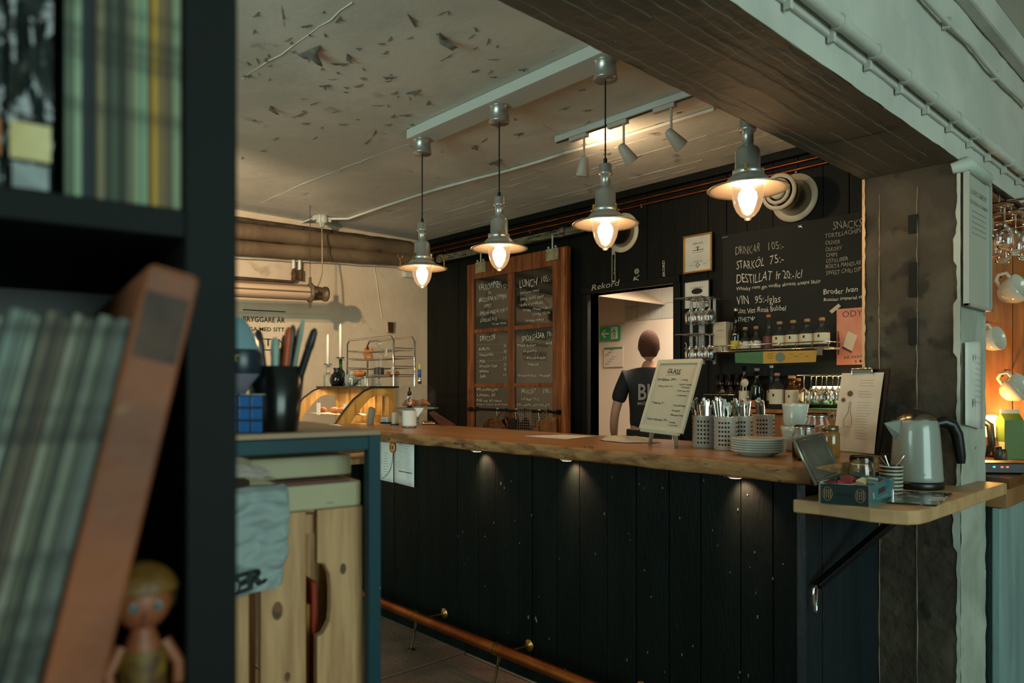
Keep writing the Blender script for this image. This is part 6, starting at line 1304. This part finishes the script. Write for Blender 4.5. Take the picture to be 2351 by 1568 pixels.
# ================================================================== FOREGROUND: BLACK SHELF OF RECORDS
FR = R(-7.83)
def fw(px, tt):   # point in the camera's view at that distance
    return PT(px, HY, tt)
O = fw(545, .52); t_shelf = thing('record_shelf', 'near-black cube shelf full of records close to the camera', 'shelf', (O.x, O.y, 0), rz=FR)
bk = M('black_brown_shelf', '#0b1211', .65, col2='#090e0d', vs=3, spec=.18)
ZT1, ZB1, ZL1 = 1.474, 1.4545, 1.095
B().box((-.39, -.0343, 0), (0, 0, 1.86)).build('side_panel', bk, t_shelf, bevel=.001)
for z0, z1 in ((ZB1, ZT1), (ZL1-.02, ZL1), (.73, .75), (1.83, 1.865)): B().box((-.385, -1.4, z0), (-.002, -.0345, z1)).build('shelf_board', bk, t_shelf, bevel=.001)
for y in (-.389, -.744): B().box((-.385, y-.008, 0), (-.004, y+.008, 1.83)).build('divider', bk, t_shelf)
B().box((-.39, -1.4, 0), (-.386, -.03, 1.86)).build('back_sheet', blackp, t_shelf)
def W2(lx, ly, z): v = XF[t_shelf.name] @ Vector((lx, ly, z)); return v
def lp(name, lab, cat, w_, h, d, spine, lean, y, z, x=-.012, group=None, cover=None):
    """record standing on its edge; y = position of its right lower corner from the shelf side; lean to the right"""
    o = thing(name, lab, cat, W2(x, y, z), rz=FR, group=group, rx=-lean)
    b = B(); b.box((-d, -w_, 0), (-.0004, 0, h)); b.build('sleeve', cover or spine, o, bevel=.0006)
    B().box((-.0004, -w_*.96, .002), (0.0004, -w_*.04, h-.002)).build('spine', spine, o)
    return o
random.seed(17)
sp_cols = ['#4d5a48', '#7d8f74', '#18242a', '#131a1b', '#6b624a', '#343629', '#3c4a3a', '#2a2a1f', '#5c5a45', '#788366', '#6f8a70', '#7a5418', '#a08030', '#6d5636', '#57503a', '#7f8c70']
names = ['grey-green', 'pale green', 'midnight blue', 'black', 'beige-brown', 'dark olive', 'dull green', 'near-black brown', 'taupe', 'sage green', 'light green', 'ochre', 'mustard yellow', 'brown', 'dark tan', 'cream green']
y = -.0355
for k in range(15, -1, -1):
    wd = (.0052, .0050, .0040, .0042, .0052, .0036, .0042, .0046, .0042, .0046, .0046, .0028, .0040, .0050, .0040, .0056)[k]
    m = M('spine_%d' % k, sp_cols[k], .7, col2='#%02x%02x%02x' % tuple(max(0, int(int(sp_cols[k][i:i+2], 16)*.72)) for i in (1, 3, 5)), vs=30, st=(1, 1, 1.2), vc=(.5, .6))
    lp('vinyl_record', '%s record spine standing upright on the upper shelf' % names[k], 'record', wd-.0003, .313, .31, m, 0, y, ZT1+.0005, group='records on the upper shelf'); y -= wd
# shiny dark wrapped boxes with labels
glossy = M('wrinkled_black_foil', '#0b1210', .12, bump=1.0, bs=16, st=(1, 1, 1), col2='#1d2b2a', vs=14)
y -= .006
for k, (wd, lab, lc) in enumerate(((.024, 'glossy black wrinkled sleeve with a cream label left of the upright records', '#b0a06c'), (.030, 'glossy black wrinkled sleeve with an orange label at the left picture edge', '#8f4f18'))):
    o = thing('wrapped_sleeve', lab, 'sleeve', W2(-.010, y, ZT1+.0005), rz=FR); 
    B().grid(10, 40, lambda u, v: Vector((.004*noise.noise(Vector((u*3+k*5, v*16, 1))), -wd+wd*u, .31*v))).box((-.3, -wd, 0), (-.004, 0, .31)).build('foil_wrap', glossy, o)
    B().box((.003, -wd*.95, .019), (.0045, -wd*.05, .042)).build('label', M('lab'+lc[1:], lc, .7, col2='#c5b98c' if k == 0 else '#a3601f', vs=20), o)
    B().box((.0028, -wd*.9, .001), (.0042, -wd*.1, .016)).build('lower_label', M('lablow%d' % k, '#5d6f6c' if k == 0 else '#2b241b', .3, col2='#33413f', vs=30), o); y -= wd+.002
# leaning records below
lean = R(12.7)
def ytop_to_base(yt, h): return yt - math.sin(lean)*h
yt = -.076
cl2 = ['#646c65', '#42463b', '#636859', '#2c2d26', '#494b3a', '#737363', '#493d2d', '#352e22', '#5f5744', '#31362e', '#858d7c', '#576157', '#5e6b64', '#3e4239', '#969e8b', '#555949', '#5a4f3d', '#48504b', '#8b9485', '#3c382c', '#616b63', '#4b544b', '#797e72', '#424742', '#687067', '#525649', '#60665c', '#4a4f47', '#73786c', '#42463e']
hh2 = .303
nm2 = ['first', 'second', 'third', 'fourth', 'fifth', 'sixth', 'seventh', 'eighth', 'ninth', 'tenth', 'eleventh', 'twelfth', 'thirteenth', 'fourteenth', 'fifteenth', 'sixteenth', 'seventeenth', 'eighteenth', 'nineteenth', 'twentieth', 'twenty-first', 'twenty-second']
yy = -.1412
for k in range(22):
    wd = random.choice((.0028, .0034, .0042, .0055, .0065))
    m = M('leansp_%d' % k, cl2[k], .65, col2='#%02x%02x%02x' % tuple(max(0, int(int(cl2[k][i:i+2], 16)*.62)) for i in (1, 3, 5)), vs=26, st=(1, 1, 1.4), vc=(.46, .6))
    lab = 'thin worn record leaning right on the lower shelf, %s from the large brown album' % nm2[k] if k < 22 else 'thin worn record leaning on the lower shelf at the left picture edge'
    lp('leaning_record', lab, 'record', wd-.0003, hh2+random.uniform(-.003, .003), .31, m, lean, yy, ZL1+.0005, x=.055+random.uniform(-.004, .002), group='leaning records on the lower shelf'); yy -= wd/math.cos(lean)
# the big brown album case between the records and the side panel
ob = M('worn_orange_leather', '#7c3f1a', .6, col2='#5b2f14', vs=10, vc=(.4, .62), bump=.3, bs=30, col3='#8a7a48', s3=22, c3=(.66, .72))
wdb = .029
alean = R(12.3)
o = thing('album_case', 'thick worn orange-brown album case leaning right of the records', 'album', W2(.07, -.109, ZL1+.002), rz=FR, rx=-alean)
B().box((-.33, -wdb, 0), (0, 0, .327)).build('cover', ob, o, bevel=.002)
B().box((-.002, -wdb*.93, .272), (.0008, -wdb*.10, .312)).build('dark_title_patch', M('burnt_patch', '#33231a', .7, col2='#4f3524', vs=24), o)
B().box((-.28, -wdb*.9, .3272), (-.004, -wdb*.1, .3282)).build('page_block', M('album_top', '#8a4e28', .7), o)
# blonde toy doll, its colours darkened to carry the shade of the shelf
q = W2(-.012, -.060, ZL1); t = thing('toy_doll', 'small blonde plastic toy doll standing right of the album case', 'doll', q, rz=R(-98))
ds = M('doll_skin_shaded', '#7d4428', .5); dh = M('doll_hair_shaded', '#6e4c18', .5, col2='#523610', vs=20, bump=.8, bs=50, st=(1, 1, .3))
hz = .108
B().ball((0, 0, hz), .0185, 20, (1, .95, 1.08)).build('head', ds, t)
B().grid(24, 14, lambda u, v: Vector((.0225*math.sin(math.pi*(.02+v*(.40 if math.sin(u*6.283) > -.1 else .62)))*math.cos(-u*6.283), .0215*math.sin(math.pi*(.02+v*(.40 if math.sin(u*6.283) > -.1 else .62)))*math.sin(u*6.283)*1.0, hz+.002+.0235*math.cos(math.pi*(.02+v*(.40 if math.sin(u*6.283) > -.1 else .62)))))).build('hair', dh, t, solid=.002)
for sx in (-1, 1):
    B().ball((sx*.0068, .0155, hz-.001), .0034, 10, (1, .5, 1)).build('eye', M('doll_eye', '#6f8a8a', .2), t); B().ball((sx*.0068, .0175, hz-.001), .0020, 8, (1, .4, 1)).build('iris', M('doll_iris', '#14343c', .2), t)
    B().tube([(sx*.013, 0, .078), (sx*.022, .004, .062), (sx*.020, .012, .05)], [.005, .0045, .004], 8).build('arm', ds, t)
    B().tube([(sx*.007, 0, .045), (sx*.008, 0, .02), (sx*.008, .003, .003)], [.0075, .006, .005], 8).build('leg', ds, t)
B().ball((0, .0185, hz-.0065), .0022, 8).build('nose', ds, t); B().ball((0, .0165, hz-.0115), .003, 8, (1.2, .4, .4)).build('mouth', M('doll_lip', '#7a2c22', .4), t)
B().tube([(0, 0, .040), (0, 0, .055), (0, 0, .075), (0, 0, .085), (0, 0, .094)], [.013, .014, .013, .009, .006], 14).build('torso', ds, t)
B().lathe([(.0145, .036), (.0155, .05), (.0150, .07), (.0135, .076)], n=18).build('dress', M('doll_dress', '#6e5216', .6, col2='#45290f', vs=60), t)

# ================================================================== FOREGROUND: TEAL RACK
O = fw(875, 1.15); O2 = PT(875, 987, 1.15); ZR = O2.z
t_r = thing('metal_rack', 'teal square-tube metal rack with a wooden top beside the black shelf', 'rack', (O.x, O.y, 0), rz=FR)
def W3(lx, ly, z): return XF[t_r.name] @ Vector((lx, ly, z))
for lx in (-.021, -.36): 
    for ly in (-.021, -.62): B().box((lx, ly, 0), (lx+.021, ly+.021, ZR-.008)).build('leg', tealm, t_r, bevel=.0015)
for z in (ZR-.031, .76):
    B().box((-.021, -.60, z), (0, -.021, z+.022)).build('rail', tealm, t_r, bevel=.0015); B().box((-.36, -.60, z), (-.339, -.021, z+.022)).build('rail', tealm, t_r, bevel=.0015)
    B().box((-.34, -.021, z), (-.021, 0, z+.022)).build('rail', tealm, t_r, bevel=.0015); B().box((-.34, -.62, z), (-.021, -.60, z+.022)).build('rail', tealm, t_r, bevel=.0015)
B().box((-.36, -.62, ZR-.008), (0, 0, ZR)).build('wooden_top', M('rack_top_wood', '#a08060', .5, col2='#8c6e50', vs=3), t_r, bevel=.001)
B().box((-.355, -.62, .782), (-.005, -.005, .79)).build('lower_shelf', pine, t_r)
# pen cup
sdep = 1.10
c = PT(633, 985, sdep+.02); c.z = ZR; t = thing('pen_cup', 'black tapered pen cup on the teal rack', 'cup', c)
B().lathe([(0, 0), (.033, 0), (.034, .003), (.044, .100), (.042, .101), (.032, .004), (0, .003)], n=36).build('cup', M('glossy_black_cup', '#0a0e0d', .22), t)
pens = [(-.018, .0, .058, '#16181a', .0052, -.012, 'thick black marker with a tapered cap'), (-.002, -.006, .046, '#8fa090', .0050, .004, 'pale grey-green marker'), (.006, .006, .050, '#0f1214', .003, .006, 'thin black pen behind the pale marker'),
        (.014, -.004, .062, '#b0491e', .0046, .010, 'orange marker'), (.016, .006, .066, '#33362f', .0042, .012, 'dark grey felt pen'), (.022, .0, .074, '#7f8f80', .0030, .026, 'slim silver-green pen tilted right'),
        (.026, -.004, .060, '#0d0f10', .0050, .046, 'black marker tilted far right'), (-.026, .004, .020, '#a33a20', .0046, -.030, 'short red pen low at the left rim'), (.004, .010, .030, '#8a6a4a', .004, -.002, 'brown pencil in the middle'), (.024, .01, .064, '#a8321f', .0036, .014, 'red-capped pen at the back')]
for k, (lx, ly, h, cc, r, tx, lab) in enumerate(pens):
    o = thing('pen', lab+' in the black pen cup', 'pen', c, rz=YAW, group='pens in the cup'); m = M('pen_'+cc[1:], cc, .4)
    p0 = Vector((lx*.5, ly, .006)); p1 = Vector((lx+tx*.8, ly, .10+h)); r *= 1.2; B().tube([p0, p0.lerp(p1, .80)], r, 10).build('barrel', m, o); B().tube([p0.lerp(p1, .80), p0.lerp(p1, .82), p0.lerp(p1, .96), p1], [r*1.1, r*1.15, r*.95, r*.4], 10).build('cap', m, o)
# puzzle cube
c = PT(560, 985, 1.07); c.z = ZR; t = thing('puzzle_cube', 'blue-faced plastic puzzle cube half hidden by the black shelf', 'puzzle cube', c, rz=YAW-R(4))
B().box((-.028, 0, 0), (.0285, .057, .057)).build('core', blackp, t, bevel=.001)
bl = M('cube_blue', '#0f4d86', .3); og = M('cube_orange', '#a8521c', .3)
for i in range(3):
    for j in range(3):
        B().box((-.0275+i*.019+.001, -.0012, .001+j*.019), (-.0275+i*.019+.0175, .001, .0175+j*.019)).build('sticker', bl, t, bevel=.0012)
        B().box((-.0275+i*.019+.001, .001+j*.019, .0565), (-.0275+i*.019+.0175, .0175+j*.019, .0582)).build('sticker', M('cube_white', '#b5b5aa', .3), t, bevel=.0012)
# rounded pale plastic toy on the cube
q = PT(549, 815, 1.07); t = thing('plastic_dome_toy', 'pale blue rounded plastic toy with a navy band and yellow star on the puzzle cube', 'toy', (q.x, q.y, ZR+.0585), rz=YAW)
pbm = M('pale_blue_plastic', '#6f8f96', .18, coat=.4); nv = M('navy_plastic', '#13232e', .3)
B().lathe([(0, 0), (.010, .0), (.016, .012), (.030, .030), (.0315, .040), (.0310, .052)], n=36).build('lower_bowl', M('lilac_plastic', '#6c6a78', .3), t)
B().lathe([(.0312, .030), (.0335, .040), (.0330, .058), (.0305, .066)], n=36).build('navy_band', nv, t)
B().lathe([(.0305, .066), (.0255, .080), (.0185, .095), (.011, .107), (.005, .114), (0, .115)], n=36).build('dome', pbm, t)
b = B(); b.add([(.006+(.009 if k % 2 == 0 else .004)*math.sin(k*math.pi/5), -.0345, .054+(.009 if k % 2 == 0 else .004)*math.cos(k*math.pi/5)) for k in range(10)], [tuple(range(10))]); b.build('star', M('star_yellow', '#b08a3a', .5), t, solid=.002)
# pine crate standing on end inside the rack
t_c = thing('pine_crate', 'pale pine slatted crate standing on end inside the teal rack', 'crate', W3(-.05, -.3, .791), rz=FR)
ix = XF[t_c.name].inverted()
def LY(px, lx=-.03, inv=True):   # local y (rack frame) of picture column px on the plane lx
    s = (px-CX)/FPX; c0 = W3(lx, 0, 0); d = (W3(lx, 1, 0)-c0)
    X0 = c0.x*math.cos(YAW)+c0.y*math.sin(YAW); Y0 = depth(c0); dX = d.x*math.cos(YAW)+d.y*math.sin(YAW); dY = depth(d)
    return (s*Y0-X0)/(dX-s*dY)
ZC0, ZC1 = .791, 1.158
def plank(y0, y1, lx0=-.045, lx1=-.030, notch=None, nm='slat'):
    if notch:
        a, c_, z0, z1 = notch
        pol = [(y0, ZC0), (y1, ZC0), (y1, ZC1), (y0, ZC1), (y0, z1+.02), (y0+.012, z1+.017), (a, z1), (a+.002, z1-.02), (a+.002, z0+.02), (a, z0), (y0+.010, z0-.017), (y0, z0-.02)]
        m = XF[t_r.name] @ Matrix(((0, 0, 1, 0), (1, 0, 0, 0), (0, 1, 0, 0), (0, 0, 0, 1))); B().prism(pol, lx0, lx1, m).build(nm, pine, t_c, world=True, bevel=.002)
    else: B().box((lx0, y0, ZC0), (lx1, y1, ZC1), XF[t_r.name]).build(nm, pine, t_c, world=True, bevel=.002)
yA, yB_ = LY(728), LY(834)
plank(yA, yB_, notch=(yA+.020, 0, .98, 1.055)); plank(LY(598), LY(703)); plank(LY(500), LY(572)); plank(LY(420), LY(480))
for lx in (-.31,): 
    for a, c_ in ((728, 834), (598, 703), (500, 572)): B().box((lx-.015, LY(a), ZC0), (lx, LY(c_), ZC1), XF[t_r.name]).build('slat', pine, t_c, world=True)
B().box((-.31, yB_-.014, ZC0), (-.045, yB_-.002, ZC1-.01), XF[t_r.name]).build('end_panel', pine, t_c, world=True)
for z in (.80, 1.12): B().box((-.062, LY(430), z), (-.045, yB_-.015, z+.03), XF[t_r.name]).build('cross_batten', pine, t_c, world=True)
for px, py, r in ((637, 1357, .011), (788, 1290, .007), (660, 1500, .006)):
    p = PT(px, py, 1.19); t_ = XF[t_r.name].inverted() @ p; zk = p.z; yk = LY(px, -.0296)
    B().add([W3(-.0296, yk+r*.75*math.cos(a*.524), zk+r*1.3*math.sin(a*.524)) for a in range(12)], [tuple(range(12))]).build('wood_knot', M('knot_brown', '#4a2a16', .6, col2='#6b4526', vs=60), t_c, world=True)
# things inside the crate seen through the gaps
random.seed(2)
for k, (ly, z0, z1, cc, lab) in enumerate(((LY(712), .80, .95, '#8a2c22', 'dark red book standing in the crate behind the gap'), (LY(722), .80, 1.02, '#5c1c1a', 'deep red book beside the dark red one in the crate'), (LY(742), .80, .99, '#b07a2c', 'yellow-orange book behind the handle hole of the crate'),
                                          (LY(757), .80, 1.03, '#a33a22', 'bright red book behind the handle hole of the crate'), (LY(700), .80, 1.07, '#b8ab50', 'yellow book in the crate, edge seen above the red one'), (LY(590), .80, 1.10, '#4a2018', 'dark maroon book in the left gap of the crate'))):
    o = tag(B().box((-.12, -.0032, 0), (0, .0032, z1-z0)).build('crate_book', M('bk_'+cc[1:], cc, .6), bevel=.001), lab, 'book', 'books in the pine crate'); o.location = W3(-.085-.01*(k % 3), ly, z0); o.rotation_euler = (R((-.6, .4, -.8, .8, .3, 0)[k]), 0, FR)
o = tag(B().box((-.03, -.012, 0), (0, .012, .06)).box((-.028, -.010, .06), (-.002, .010, .066)).build('white_pack', M('pack_white', '#a5a08a', .6), bevel=.001), 'small white box high behind the crate gap', 'box'); o.location = W3(-.09, LY(713), 1.085)
# two cream box files on the crate
crm = M('cream_box_card', '#a39a78', .55, col2='#988f6d', vs=4)
for k, (a, c_, z0, z1, lx, lab) in enumerate(((655, 834, 1.159, 1.1985, -.028, 'lower cream box with rounded end lying on the pine crate'), (575, 812, 1.2045, 1.238, -.075, 'upper cream box lying behind and above the other on the crate'))):
    t = thing('cream_box', lab, 'box', W3(lx, LY(a, lx), z0), group='cream boxes on the crate')
    ya, yb2 = LY(a, lx), LY(c_, lx); pol = [(lx-.20, ya), (lx, ya), (lx, yb2-.012), (lx-.004, yb2-.004), (lx-.012, yb2), (lx-.20, yb2)]
    B().prism(pol, z0, z1, XF[t_r.name]).build('box_body', crm, t, world=True, bevel=.003)
    if k == 0:
        B().box((lx-.19, ya, z1+.0005), (lx-.006, yb2-.02, z1+.0045), XF[t_r.name]).build('red_edge', M('dark_red_edge', '#5e2418', .6), t, world=True)
        b = B(); b.box((lx+.0002, LY(750, lx), z0+.008), (lx+.0008, LY(765, lx), z0+.0095), XF[t_r.name]); b.build('thumb_cut', M('faint_line', '#6a654a', .6), t, world=True)
    B().box((lx-.18, yb2+.0002, z0+.005), (lx-.014, yb2+.0012, z1-.005), XF[t_r.name]).build('dark_end_label', M('dark_end', '#3a3524', .5), t, world=True)
# folded white paper bag with lettering hanging at the left
lx = -.008; c0 = W3(lx, LY(540, lx), 1.0)
def bagp(u, v):
    ya, yb2 = LY(520, lx), LY(668, lx); z0, z1 = 1.117-.0, 1.0
    ww = ya+(yb2-ya)*u*(1-.13*max(0, (v-.6))/.4 if v > .6 else 1); z = PT(600, 1108, 1.10).z + (PT(600, 1340, 1.10).z-PT(600, 1108, 1.10).z)*v + .010*(u-.3)*(v > .5)*(v-.5)*2
    x = lx + .012*noise.noise(Vector((u*3, v*8, 0))) + .002*noise.noise(Vector((u*6, v*21, 4))) + .004*math.sin(v*16+u*4)*.5 + (-.02*(1-v/.06) if v < .06 else 0) - .010*(u > .9)*(u-.9)*10
    return W3(x, ww, z)
t = thing('paper_bag', 'folded white paper bag with black capital lettering hanging over the crate', 'paper bag', c0)
bagm = M('crumpled_white_paper', '#8f9c9a', .75, col2='#84918f', vs=6, bump=.5, bs=18)
B().grid(56, 68, bagp).build('bag_sheet', bagm, t, world=True, solid=.0012)
b = B()
vs, fs = glyphs('ER.', .05); x0 = min(v.x for v in vs); x1 = max(v.x for v in vs)
b.add([(lambda P: P+(W3(.005, 0, 0)-W3(0, 0, 0)))(bagp(.12+.56*(v.x-x0)/(x1-x0), .955-.15*(v.x-x0)/(x1-x0)*.30-.165*v.y/.73)) for v in vs], fs); b.build('lettering', M('print_black', '#151a1a', .7), t, world=True)
lx2 = -.02
t = thing('crumpled_paper', 'pinkish crumpled paper sheet folded between the white bag and the rack top', 'paper', W3(lx2, LY(560, lx2), 1.2))
B().grid(16, 10, lambda u, v: W3(lx2-.05+.05*u+.01*noise.noise(Vector((u*5, v*4, 3))), LY(520, lx2)+(LY(632, lx2)-LY(520, lx2))*u*(1-.2*v), PT(600, 1085, 1.14).z+(PT(600, 1052, 1.14).z-PT(600, 1085, 1.14).z+.004)*v-.012*u*v)).build('sheet', M('pink_grey_paper', '#a3948a', .8, bump=.4, bs=20), t, world=True, solid=.002)
